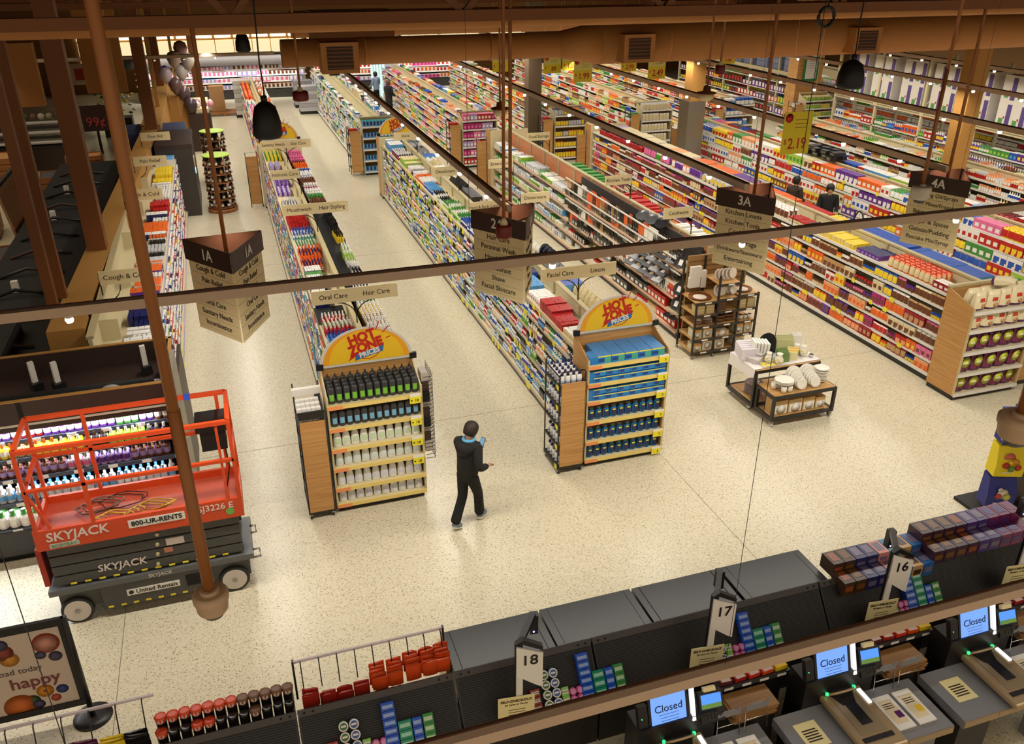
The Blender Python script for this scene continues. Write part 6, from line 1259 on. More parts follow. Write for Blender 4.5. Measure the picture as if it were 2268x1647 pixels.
def price_sign(loc, w_, h_, price, label, string=True, big=False):
    t = thing('price_sign', label, 'sign', loc, 0, 'yellow hanging price signs')
    box('sale_card', mat('pale_yellow', srgb(236, 226, 130), .5) if not big else mat('big_yellow', srgb(236, 214, 40), .5), t, -w_/2, w_/2, -.005, .005, 0, h_*.5); box('price_card', yellow, t, -w_/2, w_/2, -.006, .006, -h_*.5, 0)
    text(price, h_*.36, red, t, (.03, -.008, -h_*.26), sx=.85, off=.004); text('$', h_*.17, red, t, (-w_*.38, -.008, -h_*.2))
    for k in range(3): box('print_line', mat('print_grey', srgb(110, 96, 60), .6), t, -w_*.1, w_*.32, -.0065, -.0055, h_*(.12+.09*k), h_*(.135+.09*k))
    MB().lathe([(.001, 0), (w_*.14, .002), (.001, .004)], 10, (-w_*.33, -.009, h_*.36), axis='Y').build('flash_logo', red, t)
    for s_ in (-1, 1): MB().tube([(s_*w_*.45, 0, h_*.5), (s_*w_*.45, 0, 2.6)], .003, 4).build('string', white, t)
for loc, w_, h_, p_, lb in (((9.09, 28.4, 4.15), .62, .62, '.89', 'leftmost yellow price sign, partly behind the pole'), ((9.61, 25.04, 4.42), .55, .5, '.89', 'yellow price sign reading .89 left of the 1.59 sign'), ((11.0, 27.0, 4.25), .6, .55, '1.59', 'yellow price sign reading 1.59 over the organic run'), ((10.25, 24.2, 4.33), .58, .66, '1.99', 'yellow price sign reading 1.99 hanging lowest of its cluster'), ((11.69, 24.15, 4.5), .5, .5, '2.99', 'yellow price sign reading 2.99 over the soup run'), ((11.04, 21.13, 4.74), .5, .6, '2.49', 'yellow price sign reading 2.49 beside the tan column'), ((14.18, 22.81, 4.72), .5, .4, '7.99', 'yellow price sign half behind the duct'), ):
    price_sign(loc, w_, h_, p_, lb)
price_sign((10.27, 13.85, 4.4), .62, .78, '2.19', 'big yellow price sign reading 2.19 hanging over the cereal', big=True)
t = thing('exit_sign', 'red lit EXIT sign far along the second aisle', 'sign', (5.0, 39.4, 2.75)); box('housing', dark, t, -.22, .22, 0, .06, -.2, .2); text('EXIT', .22, mat('exit_red', (1, .05, .02), .5, emit=(1, .06, .03), estr=3), t, (0, -.01, 0), off=.006)

# ================================================================ checkout fixtures
cabm = mat('cabinet_black', srgb(24, 23, 23), .33, noise=.12, nscale=2)
for i, x in enumerate((1.44, 2.53, 3.63, 4.74)):
    t = thing('cash_cabinet', 'black topped checkout cabinet, %s from the left' % ('first', 'second', 'third', 'fourth')[i], 'cabinet', (x, 6.05, 0)); w_ = 1.07
    box('body', blackm if i else browns, t, .01, w_-.01, .02, .58, 0, 1.05); box('top_lid', cabm, t, 0, w_, -.02, .6, 1.05, 1.1+.004*(i % 2)); box('lid_seam', dark, t, .08, .084, -.015, .59, 1.1, 1.106); box('lid_seam', dark, t, w_-.084, w_-.08, -.015, .59, 1.1, 1.106)
    box('front_gap', dark, t, 0, w_, -.04, -.02, .7, 1.04)
    if i == 2: box('asset_sticker', white, t, .02, .14, -.045, -.04, .98, 1.02)
box('side_return', signc, None, 1.40, 1.44, 6.3, 6.63, 0, 1.05).name = 'cabinet_side'; tag(bpy.data.objects['cabinet_side'], 'cream side board at the left end of the black cabinets', 'panel')
slm = mat('slat_black', srgb(34, 32, 31), .5); slg = mat('slat_groove', srgb(12, 11, 10), .7)
TH = math.radians(53)
racks = []
def gum_rack(x0, x1, where):
    """Sloping black slatted rack face with a lip at the bottom and a bar on top."""
    t = thing('gum_rack', 'sloping black slatted gum rack %s' % where, 'rack', (x0, 5.70, .70)); w_ = x1-x0
    bd = MB().box(0, w_, 0, .52, -.03, 0).build('slat_board', slm, t, rot=(TH, 0, 0))
    for k in range(22): MB().box(.02, w_-.02, .02+k*.022, .028+k*.022, 0, .004).build('slat', slg, bd)
    MB().box(0, w_, .5, .56, -.05, .01).build('top_bar', mat('rack_bar', srgb(66, 60, 56), .45), bd); MB().box(0, w_, -.03, 0, -.03, .03).build('bottom_lip', mat('rack_lip', srgb(40, 42, 48), .4), bd); MB().box(.25, w_-.5, -.034, -.03, -.0, .028).build('tag_holder', white, bd)
    MB().box(0, w_, .03, .4, -.7, -.05).build('plinth', blackm, t)
    for k in (.06, .14, w_-.14, w_-.06): MB().lathe([(.012, .01), (.012, .014)], 8, (k, .53, 0)).build('bolt', dark, bd)
    return t
GX = [(-2.0, -.1), (-.09, 1.4), (1.42, 2.86), (2.88, 5.62), (5.64, 8.6)]
for i, (a, b) in enumerate(GX): gum_rack(a, b, ('under the dark jars', 'under the orange packets', 'before the first black cabinet', 'before the other black cabinets', 'under the chocolate boxes')[i])
GW = {}; RC = {}
def on_rack(name, mk, x, v, label, cat, group=None, h=0.006):
    """x along the rack, v up the slope"""
    key = mk[0]; RC[label] = RC.get(label, 0)+1
    if key not in GW: GW[key] = mk[1](); o = GW[key]; 
    else: o = dup(GW[key])
    o.location = (x, 5.70+v*math.cos(TH)-h*math.sin(TH), .70+v*math.sin(TH)+h*math.cos(TH)); o.rotation_euler = (TH, 0, 0); tag(o, '%s, %s from below' % (label, nth(RC[label])), cat, group or label); return o
gb = mat('gum_blue', srgb(30, 84, 196), .25); gt_ = mat('gum_teal', srgb(24, 140, 110), .25); gg = mat('gum_green', srgb(56, 140, 70), .3); gl = mat('gum_lime', srgb(140, 196, 90), .35); mred = mat('mint_red', srgb(150, 36, 30), .4); gp = mat('gum_pink', srgb(206, 84, 150), .3)
def tin(c):
    def f():
        o = MB().lathe([(.044, 0), (.046, .004), (.046, .06), (.044, .064)], 18).build('mint_tub', c); MB().lathe([(.046, .062), (.046, .07), (.034, .07), (.034, .066)], 18).build('lid_ring', white, o); MB().lathe([(.034, .064), (.034, .068)], 18).build('lid_face', c, o); MB().box(-.024, .024, -.008, .01, .0682, .069).build('lid_print', white, o); return o
    return f
def pk(name, c, w_, l_, h_, txt=None, c2=None, band=None):
    def f():
        o = MB().box(-w_/2, w_/2, -l_/2, l_/2, 0, h_).build(name, c)
        MB().box(-w_*.4, w_*.4, -l_*.22, l_*.22, h_, h_+.001).build('wrapper_print', c2 or white, o)
        if txt: text(txt, l_*.34, black, o, (0, 0, h_+.0025), (0, 0, 0), sx=min(1, w_*1.25/(len(txt)*l_*.34*.62)))
        return o
    return f
for gi, (gx, full, where) in enumerate(((.14, True, 'under the orange packets'), (2.13, True, 'at lane eighteen'), (4.0, False, 'at lane seventeen'), (6.14, False, 'at lane sixteen'))):
    mg = mat('mint_green', srgb(70, 110, 70), .4); mb_ = mat('mint_blue', srgb(60, 90, 160), .4)
    for k in range(3 if full else 1): on_rack('mint_tin', ('alt', pk('flat_mint_tin', mred, .1, .07, .05, 'ALTOIDS')), gx+.04, .04+k*.075, 'red flat mint tin by the gum %s' % where, 'tin')
    for k in range(4 if full else 2):
        on_rack('mint_tub', ('mg', tin(mg)), gx+.16, .05+k*.096, 'round green mint tub in the gum rack %s' % where, 'mint tub'); on_rack('mint_tub', ('mb', tin(mb_)), gx+.258, .05+k*.096, 'round blue mint tub in the gum rack %s' % where, 'mint tub')
    for k in range(2): on_rack('gum_pack', ('ex', pk('lime_gum_pack', gl, .075, .085, .05, 'extra', white)), gx+.35, .045+k*.088, 'lime green gum pack in the rack %s' % where, 'gum')
    for k in range(4): on_rack('pink_gum_tub', ('pk', lambda: (lambda o: (MB().lathe([(.026, .06), (.026, .064)], 14).build('lid_face', mat('gp_pale', srgb(220, 150, 190), .4), o), o)[1])(MB().lathe([(.034, 0), (.036, .004), (.036, .06)], 14).build('pink_gum_tub', gp))), gx+.43+.076*(k % 2), .04+.076*(k // 2), 'round pink gum tub in the rack %s' % where, 'gum tub')
    for k in range(6): on_rack('gum_pack', ('bl', pk('blue_gum_pack', gb, .125, .07, .07, None, mat('wp', srgb(150, 176, 226), .3))), gx+.585, .04+k*.075, 'blue gum pack of the tall column %s' % where, 'gum')
    for k in range(3 if gi < 3 else 5): on_rack('gum_pack', ('tl', pk('teal_gum_pack', gt_, .125, .08, .07, None, mat('wt', srgb(160, 214, 190), .3))), gx+.72, .045+k*.084, 'teal gum pack in the rack %s' % where, 'gum')
    for k in range(3): on_rack('gum_pack', ('b2', pk('small_blue_gum_pack', gb, .09, .08, .07, None, mat('wp', srgb(150, 176, 226), .3))), gx+.838, .045+k*.084, 'smaller blue gum pack right of the teal ones %s' % where, 'gum'); on_rack('gum_pack', ('gn', pk('green_gum_pack', gg, .1, .085, .07, None, mat('wg', srgb(190, 216, 180), .3))), gx+.945, .045+k*.088, 'green gum pack at the right of the gum %s' % where, 'gum')
# lane number signs
for i, (x, num) in enumerate(((1.95, '18'), (4.02, '17'), (6.2, '16'), (8.12, None))):
    t = thing('lane_sign', 'white flag shaped lane sign%s on a post by the gum' % (' numbered '+{'18': 'eighteen', '17': 'seventeen', '16': 'sixteen'}[num] if num else ' cut by the view edge'), 'sign', (x, 5.62, .8), -.12); t.scale = (1.12, 1.12, 1.12)
    box('post', whitem, t, -.028, .028, -.02, .0, 0, .78); box('post_back', black, t, -.035, .03, 0, .03, 0, .84)
    MB().prism([(-.03, .84), (.03, .88), (.2, .78), (.2, .74), (.03, .83)], -.01, .04).build('top_edge', black, t)
    fl_ = MB().prism([(-.028, .82), (.2, .72), (.2, .34), (.16, .36), (-.028, .5)], -.021, -.005).build('flag_board', white, t)
    if num: text(num, .15, black, fl_, (.085, -.024, .66), off=.002)
    MB().bar((.02, .03, .84), (.2, .36, .8), .05).build('lamp_arm', black, t); MB().box(.17, .24, .33, .4, .6, .8).build('lamp_box', black, t); MB().lathe([(.008, 0), (.008, .01)], 8, (.2, .325, .63), axis='Y').build('blue_light', mat('blue_led', (.2, .2, 1), .5, emit=(.25, .25, 1), estr=6), t)
    pp = MB().box(-.19, .13, -.035, -.03, -.04, .28).build('notice_paper', mat('notice_cream', srgb(232, 218, 160), .6), t); text('SELF-CHECKOUT', .036, ink, pp, (-.03, -.037, .235), off=.0008); text('20 Items or Fewer', .027, ink, pp, (-.03, -.037, .195))
    for k in range(4): MB().box(-.1, .05, -.037, -.035, .13-.03*k, .135-.03*k).build('print_line', ink, pp)
# ---- goods standing on the rack tops
def win_box(x, y, z, c, c2, w_, label, h_=.17):
    t = thing('window_box', label, 'box', (x, y, z)); 
    box('carton', c, t, -w_/2, w_/2, -.11, .11, 0, h_); box('window_frame', c, t, -w_/2, w_/2, -.11, .11, h_, h_+.006); box('window', c2, t, -w_*.32, w_*.32, -.06, .08, h_+.006, h_+.009); box('front_print', c2, t, -w_*.35, w_*.35, -.113, -.11, h_*.3, h_*.7)
    return t
ck = {n: mat('choc_'+n, srgb(*c), .35) for n, c in dict(plum=(62, 34, 52), violet=(72, 48, 120), navy=(44, 44, 104), magenta=(120, 36, 92), brown=(72, 48, 34), orange=(150, 74, 30), pink=(216, 140, 130), sky=(60, 150, 190), tan=(196, 156, 100), blue=(40, 100, 170), gold=(118, 76, 30), pale=(116, 104, 132)).items()}
cl1 = [('brown', 'orange'), ('brown', 'gold'), ('navy', 'pale'), ('navy', 'pale'), ('pink', 'pale'), ('sky', 'pale'), ('tan', 'brown'), ('blue', 'pale')]
for i, (a, b) in enumerate(cl1):
    win_box(5.93+i*.155, 6.2, 1.12, ck[a], ck[b], .145, '%s window box of sweets, %s right of the black cabinets' % (a, nth(i+1))); win_box(5.93+i*.155, 5.98, 1.02, ck[a], ck[b], .145, '%s window box in the front row, %s right of the cabinets' % (a, nth(i+1)))
for r in range(2):
    for i in range(9):
        a, b = (('plum', 'gold'), ('plum', 'gold'), ('plum', 'gold'), ('plum', 'orange'), ('violet', 'pale'), ('violet', 'pale'), ('magenta', 'violet'), ('magenta', 'violet'), ('magenta', 'magenta'))[i]
        win_box(7.15+i*.165, 6.22-.22*r, 1.24-.1*r, ck[a], ck[b], .155, '%s chocolate box, %s of the %s row' % (a, nth(i+1), ('back', 'front')[r]))
# dark jars with orange lids at the bottom left
jb = mat('jar_black', srgb(24, 20, 20), .25); jo = mat('jar_orange', srgb(214, 70, 30), .4); jbr = mat('jar_brown', srgb(120, 84, 60), .5); jw = mat('jar_lid_pale', srgb(206, 180, 170), .5)
for r in range(2):
    for i in range(12):
        x = -1.27+i*.102; mm = jo if i < 7 else jbr
        t = thing('snack_jar', 'dark jar with %s collar, %s of the %s row at the bottom edge' % ('orange' if i < 7 else 'brown', nth(i+1), ('back', 'front')[r]), 'jar', (x, 6.24-.1*r-.005*(i % 2), 1.06-.08*r))
        MB().lathe([(.042, 0), (.047, .01), (.047, .2), (.04, .22)], 12).build('jar_body', jb, t)
        if r == 0 or i in (0, 3, 4, 8): MB().lathe([(.05, .17), (.053, .2), (.056, .225), (.03, .228)], 8).build('paper_collar', mm, t); MB().lathe([(.026, 0), (.026, .004)], 12, (0, -.05, .2), axis='Y').build('pale_seal', jw, t)
# orange and red packets on peg hooks
hk = thing('peg_rack', 'wire peg rack of orange packets left of the black cabinets', 'rack', (-.08, 6.34, 1.0)); MB().bar((0, 0, .46), (1.48, 0, .46), .02, .025).build('clear_rail', mat('clear_rail', srgb(206, 190, 196), .2, alpha=.7), hk)
for k in range(9): MB().tube([(.08+k*.17, 0, .46), (.08+k*.17, -.04, .44), (.08+k*.17, -.12, .2)], .006, 5).build('peg_hook', blackm, hk)
for k in (0, 1): box('rack_end', blackm, hk, k*1.46, k*1.46+.02, -.02, .02, 0, .48)
hk2 = thing('peg_rack', 'wire peg rack at the bottom left corner', 'rack', (-2.6, 6.34, 1.0)); MB().bar((0, 0, .46), (1.3, 0, .46), .02, .025).build('clear_rail', mat('clear_rail', srgb(206, 190, 196), .2, alpha=.7), hk2)
for k in range(6): MB().tube([(.1+k*.22, 0, .46), (.1+k*.22, -.04, .44), (.1+k*.22, -.12, .2)], .006, 5).build('peg_hook', blackm, hk2)
ob = mat('packet_orange', srgb(214, 74, 20), .45, noise=.2, nscale=25); rb = mat('packet_red', srgb(160, 34, 20), .45, noise=.2, nscale=25); yb = mat('packet_yellow', srgb(232, 200, 30), .45); pb = mat('packet_plum', srgb(96, 30, 70), .45)
def packets(x, n, m, label, top, w_=.15):
    for k in range(n):
        b = MB(); vs = [(-w_/2, 0, 0), (-w_/4, -.012, 0), (w_/4, -.012, 0), (w_/2, 0, 0), (-w_/2, 0, .17+random.uniform(-.02, .02)), (-w_/4, -.01, .17), (w_/4, -.01, .17), (w_/2, 0, .17+random.uniform(-.02, .02)), (-w_/4, .012, 0), (w_/4, .012, 0), (-w_/4, .01, .17), (w_/4, .01, .17)]
        b.add(vs, [(0, 1, 5, 4), (1, 2, 6, 5), (2, 3, 7, 6), (3, 9, 11, 7), (9, 8, 10, 11), (8, 0, 4, 10), (4, 5, 6, 7, 11, 10), (0, 8, 9, 3, 2, 1)])
        o = b.build('snack_packet', m); o.location = (x+random.uniform(-.01, .01), 6.14+.03*k, top+.012*k); o.rotation_euler = (random.uniform(-.1, .1), 0, random.uniform(-.08, .08)); tag(o, '%s, %s from the front' % (label, nth(k+1)), 'packet')
for i, (x, n, m, c, tp_) in enumerate(((.05, 3, rb, 'dark red', 1.02), (.22, 2, rb, 'dark red', 1.0), (.38, 2, rb, 'dark red', .99), (.53, 2, rb, 'dark red', 1.0), (.7, 5, ob, 'orange', 1.06), (.87, 5, ob, 'orange', 1.07), (1.04, 6, ob, 'orange', 1.08), (1.2, 6, ob, 'orange', 1.09), (1.34, 6, ob, 'orange', 1.1))): packets(x, n, m, '%s snack packet on the %s peg' % (c, nth(i+1)), tp_)
for x, m, c in ((-1.48, jb, 'black'), (-1.68, yb, 'yellow'), (-1.9, pb, 'plum'), (-2.1, pb, 'second plum')): packets(x, 3, m, '%s snack packet at the bottom left corner' % c, 1.04, .2)
# ---- self checkout units
grey = mat('sco_grey', srgb(126, 126, 128), .45); scob = mat('sco_bronze', srgb(176, 152, 116), .3, .35); scr = mat('screen_blue', srgb(90, 140, 220), .3, emit=(.16, .33, .82), estr=.95); scr2 = mat('reader_blue', srgb(60, 120, 220), .3, emit=(.08, .28, .85), estr=.9); led = mat('led_green', (.05, .8, .3), .4, emit=(.05, .9, .35), estr=.9); glow = mat('status_white', (1, 1, 1), .4, emit=(.9, .92, 1), estr=.8)
def sco(x, y, idx):
    where = ('lowest in view', 'middle', 'at the right edge')[idx]
    t = thing('self_checkout', 'grey self checkout with blue Closed screen, %s' % where, 'self checkout', (x, y, 0))
    for x0, x1 in ((-.62, -.2), (-.2, .45), (.45, .98)):
        MB().prism([(x0, .76), (x1, .76), (x1, .86), (x0, .86)], -.62, 0).build('counter_section', grey, t); box('counter_edge', scob, t, x0, x1-.005, -.63, -.62, .775, .85)
    box('pedestal', steeld, t, -.5, -.1, -.5, -.05, 0, .76); box('pedestal', grey, t, .6, .95, -.5, -.35, 0, .76); box('column', black, t, -.3, .5, 0, .25, 0, 1.2)
    # scanner bed
    sb = MB().box(-.1, .36, -.7, .1, .9, .97).build('scanner_bed', scob, t); bv = sb.modifiers.new('soft', 'BEVEL'); bv.width = .02; bv.segments = 2
    box('scanner_plate', mat('plate_bronze', srgb(170, 150, 118), .3, .5), sb, -.02, .26, -.52, .0, .97, .975); box('scan_glass', black, sb, .06, .18, -.42, -.05, .975, .979); box('bottle_stop', black, sb, -.05, .28, -.6, -.55, .97, .978); box('status_bar', glow, sb, .29, .33, -.22, -.04, .97, .985)
    MB().tube([(-.04, -.02, .99), (.03, -.06, 1.03), (.12, -.07, 1.04), (.2, -.06, 1.03), (.27, -.02, .99)], .014, 8).build('scan_arch', scob, sb)
    for xx in (-.04, .27): MB().lathe([(.018, 0), (.018, .02)], 8, (xx, -.02, .99)).build('arch_light', led, sb)
    MB().add([(-.02, 0, .98), (.26, 0, .98), (.18, -.17, .98), (.04, -.17, .98), (.02, .06, 1.0), (.22, .06, 1.0)], [(0, 3, 2, 1), (0, 1, 5, 4), (3, 0, 4), (1, 2, 5), (2, 3, 4, 5)]).build('scale_cover', black, sb)
    # screen
    sm = MB().box(-.2, .2, 0, .03, -.17, .17).build('screen_body', black, t, loc=(.02, .06, 1.3), rot=(-.35, 0, 0)); MB().box(-.175, .175, -.004, 0, -.145, .155).build('screen', scr, sm); text('Closed', .1, mat('screen_ink', srgb(18, 34, 70), .5), sm, (0, -.006, .03), (PI/2, 0, 0)); 
    for k in range(3): MB().box(-.1+.01*k, .1, -.0055, -.0045, -.03-.03*k, -.026-.03*k).build('screen_line', mat('screen_ink2', srgb(50, 80, 140), .5), sm)
    MB().box(.225, .26, -.02, .02, -.16, .17).build('status_light', glow, sm); MB().box(-.3, -.21, 0, .06, -.12, .1).build('scanner_gun_holder', black, sm); MB().lathe([(.006, 0), (.006, .01)], 6, (-.27, -.005, -.02), axis='Y').build('green_led', led, sm)
    rd = MB().box(-.12, .12, 0, .06, -.16, .12).build('card_reader', black, t, loc=(.46, .04, 1.24), rot=(-.5, 0, -.06)); MB().box(-.1, .1, -.004, 0, -.03, .1).build('reader_screen', scr2, rd); MB().box(-.1, .1, -.005, -.0035, -.03, .012).build('screen_field', mat('reader_green', srgb(90, 130, 60), .4, emit=(.06, .12, .03), estr=1), rd)
    for a in range(3):
        for b in range(4): MB().box(-.05+.035*a, -.03+.035*a, -.006, 0, -.135+.024*b, -.12+.024*b).build('key', steeld, rd)
    MB().box(-.07, .05, -.02, .02, .13, .17).build('cream_card', signc, rd)
    # wire bag frames
    for k in range(2):
        xa = .5+k*.3; fr = MB(); fr.tube([(xa, -.06, .86), (xa, -.02, 1.12), (xa+.24, -.02, 1.12), (xa+.24, -.06, .86)], .006, 5).build('bag_frame', chrome, t); MB().tube([(xa, -.04, 1.0), (xa+.24, -.04, 1.0)], .005, 5).build('bag_frame_bar', chrome, t)
        MB().prism([(xa, 1.1), (xa+.24, 1.1), (xa+.24, 1.2), (xa+.2, 1.15), (xa+.16, 1.17), (xa+.06, 1.17), (xa+.03, 1.14), (xa, 1.16)], -.03, -.015).build('bag_hanger', grey, t)
    pn = MB().box(-.5, -.26, -.42, -.14, .862, .866).build('notice_paper', mat('notice_cream', srgb(232, 218, 160), .6), t)
    for k in range(5): MB().box(-.46, -.31+.01*(k % 2), -.24-.03*k, -.225-.03*k, .8665, .867).build('print_line', ink, pn)
    for k, (xa, ya) in enumerate(((.42, -.52), (.66, -.52))):
        tb3_ = MB().box(xa, xa+.2, ya, ya+.4, .866, .885).build('tablet', white, t); MB().box(xa+.03, xa+.17, ya+.06, ya+.34, .885, .887).build('tablet_page', mat('page_cream', srgb(226, 208, 170), .6), tb3_); MB().box(xa+.1, xa+.17, ya+.12, ya+.2, .887, .888).build('page_photo', [bp, gold][k], tb3_)
        for q in range(3): MB().box(xa+.04, xa+.15, ya+.24+.025*q, ya+.25+.025*q, .887, .888).build('print_line', ink, tb3_)
    return t
for i, x in enumerate((3.1, 4.87, 6.6)): sco(x, 4.78, i)
# paper bag stacks and candy rows behind each unit
pbm = wood('paper_bag', srgb(120, 84, 46), srgb(160, 118, 68), 6, 'X')
for i, x in enumerate((3.1, 4.87, 6.6)):
    st_ = ('lowest in view', 'middle', 'right edge')[i]
    sh_ = thing('paper_bag_shelf', 'black shelf of brown paper bags behind the self checkout, %s' % st_, 'shelf', (x+.72, 4.8, 0)); box('stand', blackm, sh_, .02, .48, .02, .26, 0, .88)
    for k in range(8):
        o = MB().box(-.24, .24, -.13, .13, 0, .014).build('paper_bag', pbm); o.location = (x+.97+random.uniform(-.015, .015), 4.94+random.uniform(-.01, .01), .885+.016*k); o.rotation_euler = (0, 0, random.uniform(-.06, .06)); lb = 'brown paper bag in the stack behind the self checkout, %s' % st_; tag(o, '%s brown paper bag up, stack behind the self checkout, %s' % (nth(k+1), st_), 'paper bag', lb)
    cr = thing('candy_shelf', 'narrow candy shelf above the paper bags, %s' % st_, 'shelf', (x+.72, 5.1, 1.04)); box('tray', blackm, cr, 0, .82, 0, .16, 0, .02); box('front_lip', mat('candy_lip', srgb(60, 58, 60), .4), cr, 0, .82, -.012, 0, -.02, .03); box('stand', blackm, cr, 0, .82, .1, .16, -1.04, 0)
    for k in range(4): box('tag', white, cr, .06+.2*k, .16+.2*k, -.015, -.012, -.015, .015)
    for k in (0, 2, 4, 6, 8):
        m, c = ((mat('kk', srgb(96, 40, 40), .4), 'dark'), (rb, 'red'), (rb, 'red'), (mat('candy_red', srgb(206, 50, 24), .35), 'bright red'), (mat('candy_red', srgb(206, 50, 24), .35), 'bright red'), (ob, 'orange'), (ob, 'orange'), (ob, 'orange'), (yb, 'yellow'))[k]
        o = MB().box(-.065, .065, -.06, .06, 0, .05).build('candy_pack', m); o.location = (x+.82+k*.078, 5.18, 1.062); o.rotation_euler = (0, 0, random.uniform(-.1, .1)); MB().box(-.05, .05, -.062, .0, .05, .052).build('wrapper_print', [jw, gold][k > 6], o); lb = '%s candy pack, %s on the candy shelf, %s' % (c, nth(k//2+1), st_); tag(o, lb, 'candy')
# ---- poster stand at the bottom left
ps = thing('poster_stand', 'black framed poster stand on round base reading happy', 'sign stand', (-2.22, 7.75, 0))
MB().lathe([(.2, 0), (.2, .015), (.12, .03), (.03, .035)], 28).build('round_base', black, ps); MB().tube([(0, 0, .02), (0, 0, 1.42)], .03, 10).build('post', black, ps); MB().tube([(-1.2, 0, 0.02), (-1.2, 0, 1.42)], .03, 10).build('post', black, ps); MB().lathe([(.2, 0), (.2, .015), (.12, .03), (.03, .035)], 28, (-1.2, 0, 0)).build('round_base', black, ps)
box('frame_rail', black, ps, -1.2, 0, -.02, .02, 1.33, 1.42); box('frame_rail', black, ps, -1.2, 0, -.02, .02, .22, .3); box('frame_side', black, ps, -.07, 0, -.015, .015, .3, 1.33)
po = box('poster', mat('poster_paper', srgb(214, 196, 180), .5), ps, -1.2, -.07, -.008, .008, .3, 1.33)
def disc(x, z, r, c, nm, rr=None, y=-.0095): return MB().lathe([(.001, 0), (r, .0006), (.001, .0012)], 22, (x, y, z), axis='Y').build(nm, mat('poster_'+nm+str(len(c))+str(c[0]), srgb(*c), .5), po)
disc(-.22, 1.14, .13, (206, 92, 60), 'round_badge'); disc(-.22, 1.14, .1, (216, 150, 130), 'badge_text_field', y=-.0105); disc(-.3, 1.0, .055, (86, 76, 104), 'blueberry'); disc(-.17, .95, .065, (84, 74, 100), 'blueberry'); disc(-.62, 1.12, .1, (150, 60, 50), 'grapefruit'); disc(-.58, 1.02, .09, (220, 150, 50), 'orange_slice', y=-.0092); disc(-.62, 1.22, .07, (74, 68, 100), 'blueberry', y=-.0102); disc(-.36, .52, .085, (230, 150, 40), 'smiley'); disc(-.2, .5, .06, (50, 66, 130), 'thumb_badge'); disc(-.28, .4, .05, (200, 80, 60), 'heart_badge'); disc(-.62, .38, .16, (214, 110, 40), 'orange_fruit'); disc(-.5, .42, .08, (70, 90, 50), 'green_leaf', y=-.0092); disc(-.45, .36, .06, (76, 70, 100), 'blueberry', y=-.0102)
disc(-.36, .52, .02, (160, 70, 30), 'smile', y=-.0108)
text('load today', .1, mat('poster_grey', srgb(96, 88, 80), .6), po, (-.53, -.012, .85)); text('happy', .2, mat('poster_maroon', srgb(128, 62, 60), .6), po, (-.42, -.012, .68), off=.003)
# ---- reusable bags on a stand at the right edge
bs = thing('bag_stand', 'dark stand hung with reusable bags at the right edge', 'stand', (10.25, 7.6, 0)); box('stand_post', browns, bs, .18, .6, .1, .6, 0, 1.2); box('stand_foot', black, bs, -.45, .5, -.2, .5, 0, .05); MB().bar((-.3, .1, .05), (-.3, .1, .3), .05).build('stand_leg', black, bs)
nb = mat('bag_navy', srgb(36, 44, 130), .6, noise=.15, nscale=6); yb2 = mat('bag_yellow', srgb(236, 214, 20), .55)
for i, (z, m, lb) in enumerate(((.3, nb, 'lowest navy reusable bag with cream artwork on the bag stand'), (.82, yb2, 'bright yellow reusable bag with flower artwork on the bag stand'), (1.34, nb, 'highest navy reusable bag on the bag stand'))):
    t = thing('reusable_bag', lb, 'bag', (9.9, 7.52, z), -.35); w_ = .44
    b = MB(); b.add([(-.2, -.12, 0), (.2, -.12, 0), (.2, .12, 0), (-.2, .12, 0), (-.19, -.05, .46), (.19, -.05, .46), (.19, .12, .48), (-.19, .12, .48), (-.21, -.14, .2), (.21, -.14, .2)], [(0, 3, 2, 1), (0, 1, 9, 8), (8, 9, 5, 4), (1, 2, 6, 5, 9), (2, 3, 7, 6), (3, 0, 8, 4, 7), (4, 5, 6, 7)]); b.build('bag_body', m, t)
    ar = MB(); ar.add([(-.12, -.145, .14), (.12, -.145, .14), (.12, -.11, .36), (-.12, -.11, .36)], [(0, 1, 2, 3)])
    if i == 1:
        for k, (x, zz, r, c) in enumerate(((-.03, .3, .08, (220, 110, 90)), (.05, .24, .06, (230, 150, 40)), (-.08, .2, .05, (190, 50, 40)), (.09, .17, .05, (200, 60, 50)), (0, .15, .05, (110, 150, 60)), (-.02, .24, .035, (240, 200, 40)))): MB().lathe([(.001, 0), (r, .001), (.001, .002)], 12, (x, -.148+.03*(max(0, zz-.2)/.26)*3-.004*k, zz), axis='Y').build('painted_flower', mat('flower%d' % k, srgb(*c), .6), t)
    else:
        for k, (x, zz, r, c) in enumerate(((0, .24, .08, (226, 214, 190)), (-.06, .2, .05, (190, 70, 60)), (.06, .19, .055, (200, 200, 90)), (-.05, .31, .035, (214, 206, 200)))): MB().lathe([(.001, 0), (r, .001), (.001, .002)], 12, (x, -.143+.09*max(0, zz-.2)-.004*k-.004, zz), axis='Y').build('artwork', mat('art%d' % k, srgb(*c), .6), t)
    MB().box(-.1, .02, -.138, -.136, .07, .085).build('script_line', white, t)
    MB().tube([(-.1, -.02, .44), (-.1, -.01, .58), (.1, -.01, .58), (.1, -.02, .44)], .012, 6).build('handle', m, t)

